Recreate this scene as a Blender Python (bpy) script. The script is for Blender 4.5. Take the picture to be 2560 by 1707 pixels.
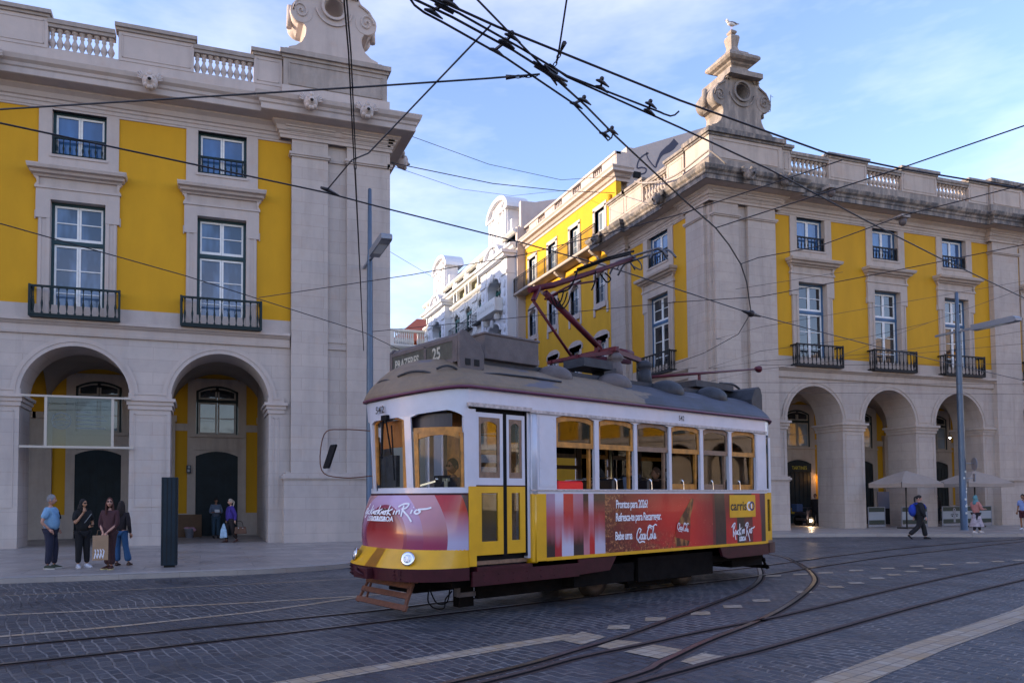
import bpy, bmesh, math, random
from mathutils import Vector, Matrix
random.seed(7)
for o in list(bpy.data.objects): bpy.data.objects.remove(o)
SC = bpy.context.scene; COL = SC.collection
R = math.radians; PI = math.pi

# ---------------------------------------------------------------- camera
F_, PX, PY, PITCH, ROLL, YAW, CH = 1816.71, 1096.88, 1166.95, 0.0404, -0.0047, 0.3165, 1.85
cd = bpy.data.cameras.new("camera"); cam = bpy.data.objects.new("camera", cd); COL.objects.link(cam)
cy, sy = math.cos(YAW), math.sin(YAW)
Fv = Vector((sy, cy, 0)); Rv = Vector((cy, -sy, 0)); Uv = Vector((0, 0, 1))
F2 = Fv*math.cos(PITCH)+Uv*math.sin(PITCH); U2 = -Fv*math.sin(PITCH)+Uv*math.cos(PITCH)
R3 = Rv*math.cos(ROLL)+U2*math.sin(ROLL); U3 = -Rv*math.sin(ROLL)+U2*math.cos(ROLL)
m = Matrix((R3, U3, -F2)).transposed().to_4x4(); m.translation = Vector((0, 0, CH)); cam.matrix_world = m
cd.sensor_fit = 'HORIZONTAL'; cd.sensor_width = 36; cd.lens = 36*F_/2560
cd.shift_x = (1280-PX)/2560; cd.shift_y = (PY-853.5)/2560
cd.clip_start = .1; cd.clip_end = 2000; SC.camera = cam

# ---------------------------------------------------------------- sky and sun
SUN_AZ = 164.0     # degrees counter-clockwise from +X: west with a little north
SUN_EL = 8.5
sdir = Vector((math.cos(R(SUN_AZ))*math.cos(R(SUN_EL)), math.sin(R(SUN_AZ))*math.cos(R(SUN_EL)), math.sin(R(SUN_EL))))
w = bpy.data.worlds.new("World"); SC.world = w; w.use_nodes = True
nt = w.node_tree; bg = nt.nodes['Background']
sky = nt.nodes.new('ShaderNodeTexSky'); sky.sky_type = 'NISHITA'; sky.sun_disc = False
sky.sun_elevation = R(SUN_EL); sky.sun_rotation = math.atan2(sdir.x, sdir.y)
sky.air_density = 1.0; sky.dust_density = .25; sky.ozone_density = 2.2
tc = nt.nodes.new('ShaderNodeTexCoord'); mp = nt.nodes.new('ShaderNodeMapping'); mp.inputs['Scale'].default_value = (1.0, 1.0, 3.2)
ns = nt.nodes.new('ShaderNodeTexNoise'); ns.inputs['Scale'].default_value = 2.1; ns.inputs['Detail'].default_value = 6; ns.inputs['Roughness'].default_value = .62
rp = nt.nodes.new('ShaderNodeValToRGB'); rp.color_ramp.elements[0].position = .40; rp.color_ramp.elements[1].position = .82
rp.color_ramp.elements[0].color = (0, 0, 0, 1); rp.color_ramp.elements[1].color = (.13, .13, .13, 1)
mx = nt.nodes.new('ShaderNodeMix'); mx.data_type = 'RGBA'; mx.inputs[7].default_value = (9.0, 9.4, 10.5, 1)
nt.links.new(tc.outputs['Generated'], mp.inputs[0]); nt.links.new(mp.outputs[0], ns.inputs[0]); nt.links.new(ns.outputs[0], rp.inputs[0])
nt.links.new(rp.outputs[0], mx.inputs[0]); nt.links.new(sky.outputs[0], mx.inputs[6]); tn = nt.nodes.new('ShaderNodeMix'); tn.data_type = 'RGBA'; tn.blend_type = 'MULTIPLY'; tn.inputs[0].default_value = 1; tn.inputs[7].default_value = (1.10,.93,1.06,1); nt.links.new(mx.outputs[2], tn.inputs[6]); nt.links.new(tn.outputs[2], bg.inputs[0])
bg.inputs[1].default_value = .15
sl = bpy.data.lights.new("sun", 'SUN'); so = bpy.data.objects.new("sun", sl); COL.objects.link(so)
sl.energy = 2.3; sl.angle = R(.5); sl.color = (1.0, .80, .58); so.location = sdir*80
so.rotation_euler = (-sdir).to_track_quat('-Z', 'Y').to_euler()
SC.view_settings.view_transform = 'Standard'; SC.view_settings.look = 'None'; SC.view_settings.gamma = 1
SC.view_settings.exposure = 1.9
SC.render.engine = 'CYCLES'

# ---------------------------------------------------------------- object helpers
def tag(o, label=None, cat=None, group=None, kind=None):
    if label: o['label'] = label
    if cat: o['category'] = cat
    if group: o['group'] = group
    if kind: o['kind'] = kind
    return o
def thing(name, loc, label, cat, group=None, rz=0):
    o = bpy.data.objects.new(name, None); COL.objects.link(o)
    o.location = loc; o.rotation_euler = (0, 0, rz); o.empty_display_size = .2
    return tag(o, label, cat, group)
def kids(o): return [c for c in bpy.data.objects if c.parent is o]
def copy_tree(o, parent=None, loc=None, rz=None):
    c = o.copy(); COL.objects.link(c); c.parent = parent
    if loc is not None: c.location = loc
    if rz is not None: c.rotation_euler = (0, 0, rz)
    for k in kids(o): copy_tree(k, c)
    return c
class MB:
    """collects shapes; build() links them as one mesh object"""
    def __init__(s, T=None): s.v = []; s.f = []; s.T = T; s.mi = []; s.m = 0; s.sm = set(); s.uv = {}
    def add(s, vs, fs, smooth=False):
        b = len(s.v)
        for p in vs:
            p = Vector(p); s.v.append(s.T(p) if s.T else p)
        for f in fs:
            if smooth: s.sm.add(len(s.f))
            s.f.append([b+i for i in f]); s.mi.append(s.m)
        return b
    def box(s, x0, x1, y0, y1, z0, z1):
        s.add([(x0,y0,z0),(x1,y0,z0),(x1,y1,z0),(x0,y1,z0),(x0,y0,z1),(x1,y0,z1),(x1,y1,z1),(x0,y1,z1)],
              [(0,3,2,1),(4,5,6,7),(0,1,5,4),(1,2,6,5),(2,3,7,6),(3,0,4,7)]); return s
    def cbox(s, c, size, rot=None):
        h = Vector(size)/2; M = rot or Matrix.Identity(3); c = Vector(c)
        vs = [c+M@Vector((a*h.x,b*h.y,d*h.z)) for d in (-1,1) for a,b in ((-1,-1),(1,-1),(1,1),(-1,1))]
        s.add(vs, [(0,3,2,1),(4,5,6,7),(0,1,5,4),(1,2,6,5),(2,3,7,6),(3,0,4,7)]); return s
    def bar(s, a, b, w, h=None, up=(0,0,1)):
        a = Vector(a); b = Vector(b); d = (b-a); L = d.length
        if L < 1e-6: return s
        d /= L; up = Vector(up)
        if abs(d.dot(up)) > .98: up = Vector((1,0,0))
        x = d.cross(up).normalized(); z = x.cross(d)
        return s.cbox((a+b)/2, (w, L, h or w), Matrix((x, d, z)).transposed())
    def tube(s, pts, r, n=8, closed=False, caps=True):
        pts = [Vector(p) for p in pts]; N = len(pts); rs = r if isinstance(r, (list,tuple)) else [r]*N
        vs = []; prev = None
        for i, p in enumerate(pts):
            a = pts[(i-1)%N] if (closed or i) else p; b = pts[(i+1)%N] if (closed or i < N-1) else p
            d = (b-a).normalized() if (b-a).length > 1e-9 else Vector((0,0,1))
            if prev is None:
                up = Vector((0,0,1)) if abs(d.z) < .9 else Vector((1,0,0)); x = d.cross(up).normalized()
            else: x = (prev-d*prev.dot(d)).normalized()
            prev = x; y = d.cross(x)
            for k in range(n):
                t = 2*PI*k/n; vs.append(p+(x*math.cos(t)+y*math.sin(t))*rs[i])
        fs = []
        for i in range(N if closed else N-1):
            for k in range(n):
                a = i*n+k; b = i*n+(k+1)%n; c = ((i+1)%N)*n+(k+1)%n; d = ((i+1)%N)*n+k; fs.append((a,b,c,d))
        s.add(vs, fs, n > 5)
        if caps and not closed:
            b = len(s.v)-len(vs)
            for f in ([b+k for k in range(n)][::-1], [b+(N-1)*n+k for k in range(n)]): s.f.append(f); s.mi.append(s.m)
        return s
    def lathe(s, prof, c=(0,0,0), n=12, ax='z', ph=0, smooth=True):
        vs = []; c = Vector(c)
        for r, z in prof:
            for k in range(n):
                t = 2*PI*k/n+ph; a, b = r*math.cos(t), r*math.sin(t)
                p = (a,b,z) if ax == 'z' else ((z,a,b) if ax == 'x' else (a,z,b)); vs.append(c+Vector(p))
        fs = [(i*n+k, i*n+(k+1)%n, (i+1)*n+(k+1)%n, (i+1)*n+k) for i in range(len(prof)-1) for k in range(n)]
        s.add(vs, fs, smooth)
        b = len(s.v)-len(vs)
        for f in ([b+k for k in range(n)], [b+(len(prof)-1)*n+k for k in range(n)]): s.f.append(f); s.mi.append(s.m)
        return s
    def prism(s, poly, fn, t0, t1):
        """poly: 2D outline; fn(a,b,t) -> point"""
        n = len(poly); vs = [fn(a,b,t0) for a,b in poly]+[fn(a,b,t1) for a,b in poly]
        s.add(vs, [tuple(range(n)), tuple(range(2*n-1,n-1,-1))]+[(i,(i+1)%n,n+(i+1)%n,n+i) for i in range(n)]); return s
    def strip(s, A, B, closed=False, smooth=False):
        n = len(A); s.add(list(A)+list(B), [(i,(i+1)%n,n+(i+1)%n,n+i) for i in range(n if closed else n-1)], smooth); return s
    def ball(s, c, r, n=10, m_=7, sc=(1,1,1)):
        prof = [(max(1e-4, math.sin(PI*i/m_)), -math.cos(PI*i/m_)) for i in range(m_+1)]; c = Vector(c); vs = []
        for a, z in prof:
            for k in range(n):
                t = 2*PI*k/n; vs.append(c+Vector((a*math.cos(t)*r*sc[0], a*math.sin(t)*r*sc[1], z*r*sc[2])))
        s.add(vs, [(i*n+k, i*n+(k+1)%n, (i+1)*n+(k+1)%n, (i+1)*n+k) for i in range(m_) for k in range(n)], True); return s
    def build(s, name, mat, parent=None, bevel=0, local=False, recalc=True):
        me = bpy.data.meshes.new(name); off = Vector((0,0,0))
        if parent is not None and not local:
            p = parent
            while p is not None: off = off+Vector(p.location); p = p.parent
        me.from_pydata([tuple(v-off) for v in s.v], [], s.f)
        for mt in (mat if isinstance(mat, (list,tuple)) else [mat]): me.materials.append(mt)
        for i, p in enumerate(me.polygons): p.material_index = s.mi[i]; p.use_smooth = i in s.sm
        if recalc:
            bm = bmesh.new(); bm.from_mesh(me); bmesh.ops.recalc_face_normals(bm, faces=bm.faces); bm.to_mesh(me); bm.free()
        if s.uv:
            ul = me.uv_layers.new(name='UVMap')
            for lp in me.loops: ul.data[lp.index].uv = s.uv.get(lp.vertex_index, (0,0))
        o = bpy.data.objects.new(name, me); COL.objects.link(o); o.parent = parent
        if bevel:
            b = o.modifiers.new('bevel','BEVEL'); b.width = bevel; b.segments = 1; b.limit_method = 'ANGLE'; b.angle_limit = R(50)
        return o
def sweep(mb, prof, path, closed=False):
    """prof: (outward,z) list; path: plan points; outward is to the right of travel"""
    n = len(path); rings = []
    P = [Vector((a,b,0)) for a,b in path]
    for i, p in enumerate(P):
        d0 = (p-P[i-1]).normalized() if i or closed else None; d1 = (P[(i+1)%n]-p).normalized() if i < n-1 or closed else None
        d0 = d0 or d1; d1 = d1 or d0
        n0 = Vector((d0.y,-d0.x,0)); n1 = Vector((d1.y,-d1.x,0)); mm = (n0+n1); mm = mm/max(1e-6, mm.length_squared)*2
        if mm.length > 4: mm = mm.normalized()*4
        rings.append([Vector((p.x+mm.x*o, p.y+mm.y*o, z)) for o, z in prof])
    for a, b in zip(rings[:-1], rings[1:]): mb.strip(a, b)
    for r in (rings[0], rings[-1]): mb.add(r, [tuple(range(len(r)))])
def text_mesh(body, size=1, xs=1, bold=0, align='CENTER', sp=1):
    cu = bpy.data.curves.new('t', 'FONT'); cu.body = body; cu.size = size; cu.align_x = align; cu.offset = bold; cu.space_character = sp; cu.resolution_u = 3
    o = bpy.data.objects.new('t', cu); COL.objects.link(o); bpy.context.view_layer.update()
    me = bpy.data.meshes.new_from_object(o.evaluated_get(bpy.context.evaluated_depsgraph_get()))
    vs = [(v.co.x*xs, v.co.y) for v in me.vertices]; fs = [tuple(p.vertices) for p in me.polygons]
    bpy.data.objects.remove(o); bpy.data.curves.remove(cu); bpy.data.meshes.remove(me); return vs, fs
def add_text(mb, body, org, X, Y, size, xs=1, bold=0, align='CENTER', sp=1, fn=None):
    vs, fs = text_mesh(body, size, xs, bold, align, sp); org = Vector(org); X = Vector(X); Y = Vector(Y)
    mb.add([fn(a,b) if fn else org+X*a+Y*b for a,b in vs], fs)
def ribbon(mb, pts, w_, fn):
    """flat brush stroke through 2D pts; w_ number or list; fn(a,b)->3D"""
    n = len(pts); ws = w_ if isinstance(w_, (list,tuple)) else [w_]*n; A = []; B = []
    for i, (x, y) in enumerate(pts):
        a = pts[max(0,i-1)]; b = pts[min(n-1,i+1)]; dx, dy = b[0]-a[0], b[1]-a[1]; L = math.hypot(dx,dy) or 1
        A.append(fn(x-dy/L*ws[i]/2, y+dx/L*ws[i]/2)); B.append(fn(x+dy/L*ws[i]/2, y-dx/L*ws[i]/2))
    mb.strip(A, B)
def smooth_pts(P, k=6, closed=False):
    out = []; n = len(P); P = [Vector(p) for p in P]
    for i in range(n if closed else n-1):
        p0 = P[(i-1)%n] if (closed or i) else P[0]; p1 = P[i]; p2 = P[(i+1)%n]; p3 = P[(i+2)%n] if (closed or i < n-2) else P[-1]
        for j in range(k):
            t = j/k; out.append(.5*((2*p1)+(-p0+p2)*t+(2*p0-5*p1+4*p2-p3)*t*t+(-p0+3*p1-3*p2+p3)*t**3))
    if not closed: out.append(P[-1])
    return out

# ---------------------------------------------------------------- materials
def mat(name, col, rough=.7, metal=0, spec=.5, var=0, vs=3, bump=0, bs=40, emit=None, es=0, alpha=1, trans=0, coat=0):
    M = bpy.data.materials.new(name); M.use_nodes = True; t = M.node_tree; p = t.nodes['Principled BSDF']
    p.inputs['Base Color'].default_value = (*col, 1); p.inputs['Roughness'].default_value = rough; p.inputs['Metallic'].default_value = metal
    p.inputs['Specular IOR Level'].default_value = spec; p.inputs['Coat Weight'].default_value = coat
    if trans: p.inputs['Transmission Weight'].default_value = trans
    if alpha < 1: p.inputs['Alpha'].default_value = alpha
    if emit: p.inputs['Emission Color'].default_value = (*emit,1); p.inputs['Emission Strength'].default_value = es
    if var or bump:
        c = t.nodes.new('ShaderNodeTexCoord')
        if var:
            n = t.nodes.new('ShaderNodeTexNoise'); n.inputs['Scale'].default_value = vs; n.inputs['Detail'].default_value = 8; n.inputs['Roughness'].default_value = .65
            r = t.nodes.new('ShaderNodeValToRGB'); r.color_ramp.elements[0].position = .3; r.color_ramp.elements[1].position = .7
            r.color_ramp.elements[0].color = (*[x*(1-var) for x in col],1); r.color_ramp.elements[1].color = (*[min(1,x*(1+var)) for x in col],1)
            t.links.new(c.outputs['Object'], n.inputs[0]); t.links.new(n.outputs[0], r.inputs[0]); t.links.new(r.outputs[0], p.inputs['Base Color'])
        if bump:
            n = t.nodes.new('ShaderNodeTexNoise'); n.inputs['Scale'].default_value = bs; n.inputs['Detail'].default_value = 6
            b = t.nodes.new('ShaderNodeBump'); b.inputs['Strength'].default_value = bump; b.inputs['Distance'].default_value = .02
            t.links.new(c.outputs['Object'], n.inputs[0]); t.links.new(n.outputs[0], b.inputs['Height']); t.links.new(b.outputs[0], p.inputs['Normal'])
    return M
class NT:
    """tiny node-graph helper"""
    def __init__(s, name, rough=.7):
        s.M = bpy.data.materials.new(name); s.M.use_nodes = True; s.t = s.M.node_tree; s.p = s.t.nodes['Principled BSDF']
        s.p.inputs['Roughness'].default_value = rough; s.co = s.t.nodes.new('ShaderNodeTexCoord')
    def n(s, k, ins=None, **kw):
        x = s.t.nodes.new(k)
        for a, b in kw.items(): setattr(x, a, b)
        for a, b in (ins or {}).items():
            if isinstance(b, bpy.types.NodeSocket): s.t.links.new(b, x.inputs[a])
            else: x.inputs[a].default_value = b
        return x
    def math(s, op, a, b=0.0, c=None):
        d = {0:a, 1:b}
        if c is not None: d[2] = c
        return s.n('ShaderNodeMath', d, operation=op).outputs[0]
    def noise(s, vec, scale, detail=6, rough=.6): return s.n('ShaderNodeTexNoise', {'Vector':vec,'Scale':scale,'Detail':detail,'Roughness':rough}).outputs[0]
    def map(s, vec, scale=(1,1,1), rot=(0,0,0), loc=(0,0,0)): return s.n('ShaderNodeMapping', {0:vec,'Scale':scale,'Rotation':rot,'Location':loc}).outputs[0]
    def ramp(s, fac, stops, mode='LINEAR'):
        r = s.n('ShaderNodeValToRGB', {0:fac}); cr = r.color_ramp; cr.interpolation = mode
        while len(cr.elements) < len(stops): cr.elements.new(.5)
        for e, (p, c) in zip(cr.elements, stops):
            e.position = p; e.color = (*c,1) if isinstance(c, (tuple,list)) else (c,c,c,1)
        return r.outputs[0]
    def mix(s, f, a, b, mode='MIX'):
        x = s.n('ShaderNodeMix', {}, data_type='RGBA', blend_type=mode)
        for k, v in ((0,f),(6,a),(7,b)):
            if isinstance(v, bpy.types.NodeSocket): s.t.links.new(v, x.inputs[k])
            else: x.inputs[k].default_value = v if k == 0 else (*v,1)
        return x.outputs[2]
    def sep(s, vec): return s.n('ShaderNodeSeparateXYZ', {0:vec}).outputs
    def comb(s, x=0.0, y=0.0, z=0.0): return s.n('ShaderNodeCombineXYZ', {0:x,1:y,2:z}).outputs[0]
    def col(s, c): s.t.links.new(c, s.p.inputs['Base Color'])
    def rough(s, c): s.t.links.new(c, s.p.inputs['Roughness'])
    def bump(s, h, st=.4, dist=.02): s.t.links.new(s.n('ShaderNodeBump', {'Height':h,'Strength':st,'Distance':dist}).outputs[0], s.p.inputs['Normal'])

def stone(name, base, dirt=.25, dark=None, joints=True, bw=1.7, bh=.46, streak=.3):
    g = NT(name, .82); o = g.co.outputs['Object']; x, y, z = g.sep(o)
    v = g.comb(g.math('ADD', x, y), z, 0.0)
    n1 = g.noise(o, .35, 5); n2 = g.noise(o, 3.2, 8, .7); n3 = g.noise(g.map(o, (1.6,1.6,.22)), 1.3, 6)
    c = g.ramp(n1, [(.3,[k*.9 for k in base]),(.7,[min(1,base[0]*1.07),base[1]*1.04,base[2]])])
    c = g.mix(g.ramp(n2, [(.35,.0),(.75,dirt)]), c, [k*.62 for k in base])
    c = g.mix(g.ramp(g.noise(g.map(o,(1,1,1),(0,0,0),(5,3,9)), 1.1, 5), [(.55,.0),(.78,.35)]), c, (base[0]*.95, base[1]*.72, base[2]*.55))
    c = g.mix(g.ramp(n3, [(.5,.0),(.72,streak)]), c, [k*.5 for k in base])
    if joints:
        b = g.n('ShaderNodeTexBrick', {'Vector':v,'Scale':1.0,'Mortar Size':.007,'Mortar Smooth':.25,'Brick Width':bw,'Row Height':bh,'Bias':-.2,
            'Color1':(1,1,1,1),'Color2':(.88,.875,.885,1),'Mortar':(.66,.63,.62,1)})
        c = g.mix(.8, c, b.outputs[0], 'MULTIPLY')
    if dark:
        # soot runs on the weather side of a moulding
        n4 = g.noise(g.map(o,(1.5,1.5,.5)), 1.7, 7, .7)
        c = g.mix(g.ramp(n4, [(.36,.0),(.56,dark)]), c, (.075,.072,.075))
    g.col(c); g.bump(g.noise(o, 22, 8, .7), .35, .01); return g.M
M_stone = stone('limestone', (.47,.415,.385))
M_stone2 = stone('limestone_worn', (.45,.385,.34), .35, streak=.4)
M_trim = stone('limestone_trim', (.47,.41,.38), .22, joints=False)
M_trim2 = stone('limestone_trim_worn', (.45,.38,.33), .35, joints=False, streak=.45)
M_soot = stone('limestone_sooty', (.36,.30,.25), .5, .95, joints=False, streak=.7)
M_cap = stone('limestone_sooty_light', (.37,.315,.27), .5, .55, joints=False, streak=.7)
M_capL = stone('limestone_cap', (.38,.33,.295), .45, .22, joints=False, streak=.5)
def plaster(name, base, v=.12):
    g = NT(name, .85); o = g.co.outputs['Object']
    c = g.ramp(g.noise(g.map(o,(1,1,.35)), .9, 6), [(.3,[k*(1-v) for k in base]),(.7,[min(1,k*(1+v*.4)) for k in base])])
    c = g.mix(g.ramp(g.noise(o, 5, 7, .7), [(.55,.0),(.8,.22)]), c, [k*.7 for k in base])
    g.col(c); g.bump(g.noise(o, 60, 6), .15, .005); return g.M
M_yellow = plaster('yellow_plaster', (.56,.285,.004))
M_yellow2 = plaster('yellow_plaster_bright', (.60,.32,.006))
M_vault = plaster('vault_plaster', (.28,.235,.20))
M_ironG = mat('dark_green_iron', (.007,.019,.022), .55, .0, .25, var=.3)
M_ironB = mat('black_iron', (.012,.013,.015), .6, .0, .25, var=.4, vs=20)
M_greenF = mat('dark_green_frame', (.014,.045,.055), .5, 0, .3, var=.25)
M_blueF = mat('faded_blue_frame', (.035,.10,.20), .55, var=.3)
M_white = mat('white_joinery', (.70,.70,.68), .5, var=.08, vs=6)
M_door = mat('dark_green_door', (.005,.013,.018), .5, 0, .2, var=.35, vs=2)
def glassy(name, base, k=.0, rough=.03, curt=.0):
    g = NT(name, rough); g.p.inputs['IOR'].default_value = 1.75
    o = g.co.outputs['Object']
    c = g.ramp(g.noise(g.map(o,(.7,.7,.25)), 1.6, 3), [(.40,base),(.62,[b*(1+k) for b in base])])
    g.col(c); g.bump(g.noise(o, 1.7, 2), .06, .03); return g.M
M_glass = glassy('window_glass', (.035,.06,.10), 2.2)  # dark blue base stands in for reflected sky
M_glassB = glassy('attic_glass', (.03,.085,.20), .8)  # sky reflection put into the colour as a stronger blue
M_glassD = glassy('window_glass_dark', (.012,.016,.02), 1.0)
M_glassP = glassy('window_glass_pale', (.16,.20,.24), .5)
D = 28.43
# ---------------------------------------------------------------- window kits (origin on the wall plane, outward is -y)
def sash_pair(fr, sa, gl, hw, z0, z1, y, nrows, fw=.10):
    """fr frame MB, sa sash MB, gl glass MB"""
    fr.box(-hw, -hw+fw, y-.06, y+.06, z0, z1); fr.box(hw-fw, hw, y-.06, y+.06, z0, z1); fr.box(-hw+fw, hw-fw, y-.06, y+.06, z1-fw, z1)
    a = hw-fw
    for sx in (-1, 1):
        x0, x1 = sorted((sx*.005, sx*a))
        sa.box(x0, x0+.065, y-.03, y+.03, z0+.01, z1-fw-.002); sa.box(x1-.065, x1, y-.03, y+.03, z0+.01, z1-fw-.002)
        sa.box(x0+.065, x1-.065, y-.03, y+.03, z0+.01, z0+.11); sa.box(x0+.065, x1-.065, y-.03, y+.03, z1-fw-.075, z1-fw-.002)
        for k in range(1, nrows):
            zz = z0+.09+(z1-fw-z0-.14)*k/nrows; sa.box(x0+.065, x1-.065, y-.018, y+.018, zz-.018, zz+.018)
    gl.box(-a, a, y+.01, y+.02, z0, z1-fw)
BAL = [(.030,0),(.045,.02),(.045,.07),(.018,.12),(.040,.30),(.052,.40),(.022,.56),(.030,.60),(.020,.64),(.020,.90),(.040,.95),(.040,1.0)]
def baluster(mb, x, y, z0, h, k=.8, n=6): mb.lathe([(r*k, z0+z*h) for r, z in BAL], (x,y,0), n)
def balcony_rail(mb, hw, y, z0, z1, n, ret):
    mb.box(-hw, hw, y-.035, y+.035, z1-.07, z1); mb.box(-hw, hw, y-.025, y+.025, z0, z0+.06)
    for s in (-1,1):
        if ret:
            mb.box(min(s*hw,s*(hw-.06)), max(s*hw,s*(hw-.06)), y+.035, 0, z1-.07, z1); mb.box(min(s*hw,s*(hw-.05)), max(s*hw,s*(hw-.05)), y+.025, 0, z0, z0+.06)
            for k in (1,2): baluster(mb, s*(hw-.03), y+abs(y)*k/3, z0, z1-z0-.06)
        mb.box(s*hw-.035, s*hw+.035, y-.035, y+.035, z0-.05, z1+.02)
    for i in range(n):
        x = -hw+2*hw*(i+.5)/n; baluster(mb, x, y, z0+.03, z1-z0-.08)
def make_kit(mframe, miron, gl_t, gl_a, mtrim, label=None):
    """returns a list of part roots making one bay of upper windows"""
    parts = []
    fr, sa, gl = MB(), MB(), MB()
    sash_pair(fr, sa, gl, .89, 11.06, 12.42, .24, 2); sash_pair(fr, sa, gl, .89, 8.25, 11.0, .24, 3)
    fr.box(-.89, .89, .17, .30, 10.93, 11.06)
    w_ = fr.build('french_window', mframe, None); sa.build('sash', M_white, w_); gl.build('pane', gl_t, w_); parts.append(w_)
    r = MB(); balcony_rail(r, 1.43, -.45, 8.20, 9.24, 11, True)
    r.box(-1.43, 1.43, -.47, 0, 8.13, 8.19)
    parts.append(r.build('balcony_railing', miron, None))
    fr, sa, gl = MB(), MB(), MB(); sash_pair(fr, sa, gl, .89, 14.07, 15.73, .24, 1)
    w2 = fr.build('attic_window', mframe, None); sa.build('sash', M_white, w2); gl.build('pane', gl_a, w2)
    r = MB(); balcony_rail(r, .84, .04, 14.10, 14.77, 8, False); r.build('window_guard', miron, w2); parts.append(w2)
    s = MB()
    for sx in (-1, 1):
        def bx(x0, x1, *a): s.box(min(sx*x0, sx*x1), max(sx*x0, sx*x1), *a)
        bx(.89, 1.28, -.06, .36, 8.16, 11.74); bx(.89, 1.36, -.10, .36, 11.74, 12.80); bx(.90, 1.02, -.09, -.06, 8.16, 11.74)
        bx(1.17, 1.25, -.085, -.06, 8.16, 11.74); bx(.89, 1.31, -.05, .36, 14.07, 15.73); bx(1.36, 1.40, -.05, 0, 11.70, 12.0)
    s.box(-.89, .89, -.10, .36, 12.42, 12.80); s.box(-1.40, 1.40, -.14, 0, 12.80, 12.88); s.box(-1.27, 1.27, -.06, .36, 12.88, 13.20)
    s.box(-1.31, 1.31, -.05, .36, 13.55, 14.07); s.box(-.95, .95, -.085, -.05, 13.98, 14.07)
    # scroll ears by the frieze and the projecting hood
    for sx in (-1, 1): s.prism([(1.27,12.88),(1.40,12.88),(1.33,13.0),(1.36,13.12),(1.44,13.20),(1.27,13.20)], lambda a,b,t: Vector((sx*a, t, b)), -.12, 0)
    hood = [(0,13.20),(.14,13.20),(.18,13.26),(.30,13.29),(.34,13.37),(.46,13.40),(.50,13.50),(.50,13.54),(0,13.60)]
    s.prism([(-o,z) for o, z in hood], lambda a,b,t: Vector((t, a, b)), -1.36, 1.36)
    for sx in (-1,1):
        n = len(hood); A = [Vector((sx*1.36,-o,z)) for o,z in hood]; B = [Vector((sx*(1.36+.5*o),-o,z)) for o,z in hood]; C = [Vector((sx*(1.36+.5*o),0,z)) for o,z in hood]
        s.strip(A, B); s.strip(B, C)
    parts.append(s.build('window_surround', mtrim, None))
    return parts
def place_kit(kit, parent, loc, rz=0, labels=None):
    out = []
    for p in kit: out.append(copy_tree(p, parent, loc, rz))
    return out
def drop(kit):
    for p in kit:
        for c in kids(p): bpy.data.objects.remove(c)
        bpy.data.objects.remove(p)

# ---------------------------------------------------------------- arcade pavilion pieces, all in facade space (a along, d outward, z)
RA = 1.77; ZS = 5.48     # arch radius and springing height
def arc(c, r, n=20): return [(c+r*math.cos(PI-PI*k/n), ZS+r*math.sin(PI-PI*k/n)) for k in range(n+1)]
def arcade(mb, T, a0, a1, centers, ztop=7.7, depth=1.65):
    """solid wall a0..a1 with round arches; T(a,d,z)"""
    pts = []
    edges = [a0]
    for c in centers: edges += [c-RA, c+RA]
    edges.append(a1)
    for i in range(0, len(edges), 2):
        x0, x1 = edges[i], edges[i+1]
        if x1-x0 > .01:
            vs = [T(x,d,z) for z in (.1,ztop) for x,d in ((x0,0),(x1,0),(x1,-depth),(x0,-depth))]
            mb.add(vs, [(0,3,2,1),(4,5,6,7),(0,1,5,4),(1,2,6,5),(2,3,7,6),(3,0,4,7)])
    for c in centers:
        A = arc(c, RA); n = len(A)
        for d in (0, -depth): mb.strip([T(x,d,z) for x,z in A], [T(x,d,ztop) for x,z in A])
        mb.strip([T(x,0,z) for x,z in A], [T(x,-depth,z) for x,z in A], smooth=True)
def arcade_trim(mb, T, centers, piers, depth=1.65):
    for c in centers:
        for r0, r1, d in ((RA-.0, RA+.30, .05), (RA+.14, RA+.17, .075)):
            A, B = arc(c, r0, 24), arc(c, r1, 24)
            mb.strip([T(x,d,z) for x,z in A], [T(x,d,z) for x,z in B]); mb.strip([T(x,d,z) for x,z in B], [T(x,0,z) for x,z in B]); mb.strip([T(x,0,z) for x,z in A], [T(x,d,z) for x,z in A])
    for x0, x1 in piers:
        for e, d, z0, z1 in ((.05,.05,5.06,5.22),(.10,.10,5.22,5.36),(.17,.17,5.36,5.47)):
            vs = [T(x,dd,z) for z in (z0,z1) for x,dd in ((x0-e,d),(x1+e,d),(x1+e,-depth-d),(x0-e,-depth-d))]
            mb.add(vs, [(0,3,2,1),(4,5,6,7),(0,1,5,4),(1,2,6,5),(2,3,7,6),(3,0,4,7)])
        # raised rim of the sunk pier panel and the lobed band between arches
        for (p0,p1,q0,q1) in ((x0+.16,x0+.19,1.55,4.9),(x1-.19,x1-.16,1.55,4.9),(x0+.16,x1-.16,1.52,1.55),(x0+.16,x1-.16,4.87,4.9)):
            if x1-x0 < 1.9 and p1 > p0: bxT(mb, T, p0, p1, 0, .018, q0, q1)
        bxT(mb, T, x0-.04, x1+.04, 0, .045, 5.475, 5.66)
        if x1-x0 < 1.9: bxT(mb, T, x0+.12, x1-.12, .045, .07, 5.60, 5.64)
def bxT(mb, T, a0, a1, d0, d1, z0, z1):
    vs = [T(x,d,z) for z in (z0,z1) for x,d in ((a0,d0),(a1,d0),(a1,d1),(a0,d1))]
    mb.add(vs, [(0,3,2,1),(4,5,6,7),(0,1,5,4),(1,2,6,5),(2,3,7,6),(3,0,4,7)])
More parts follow.
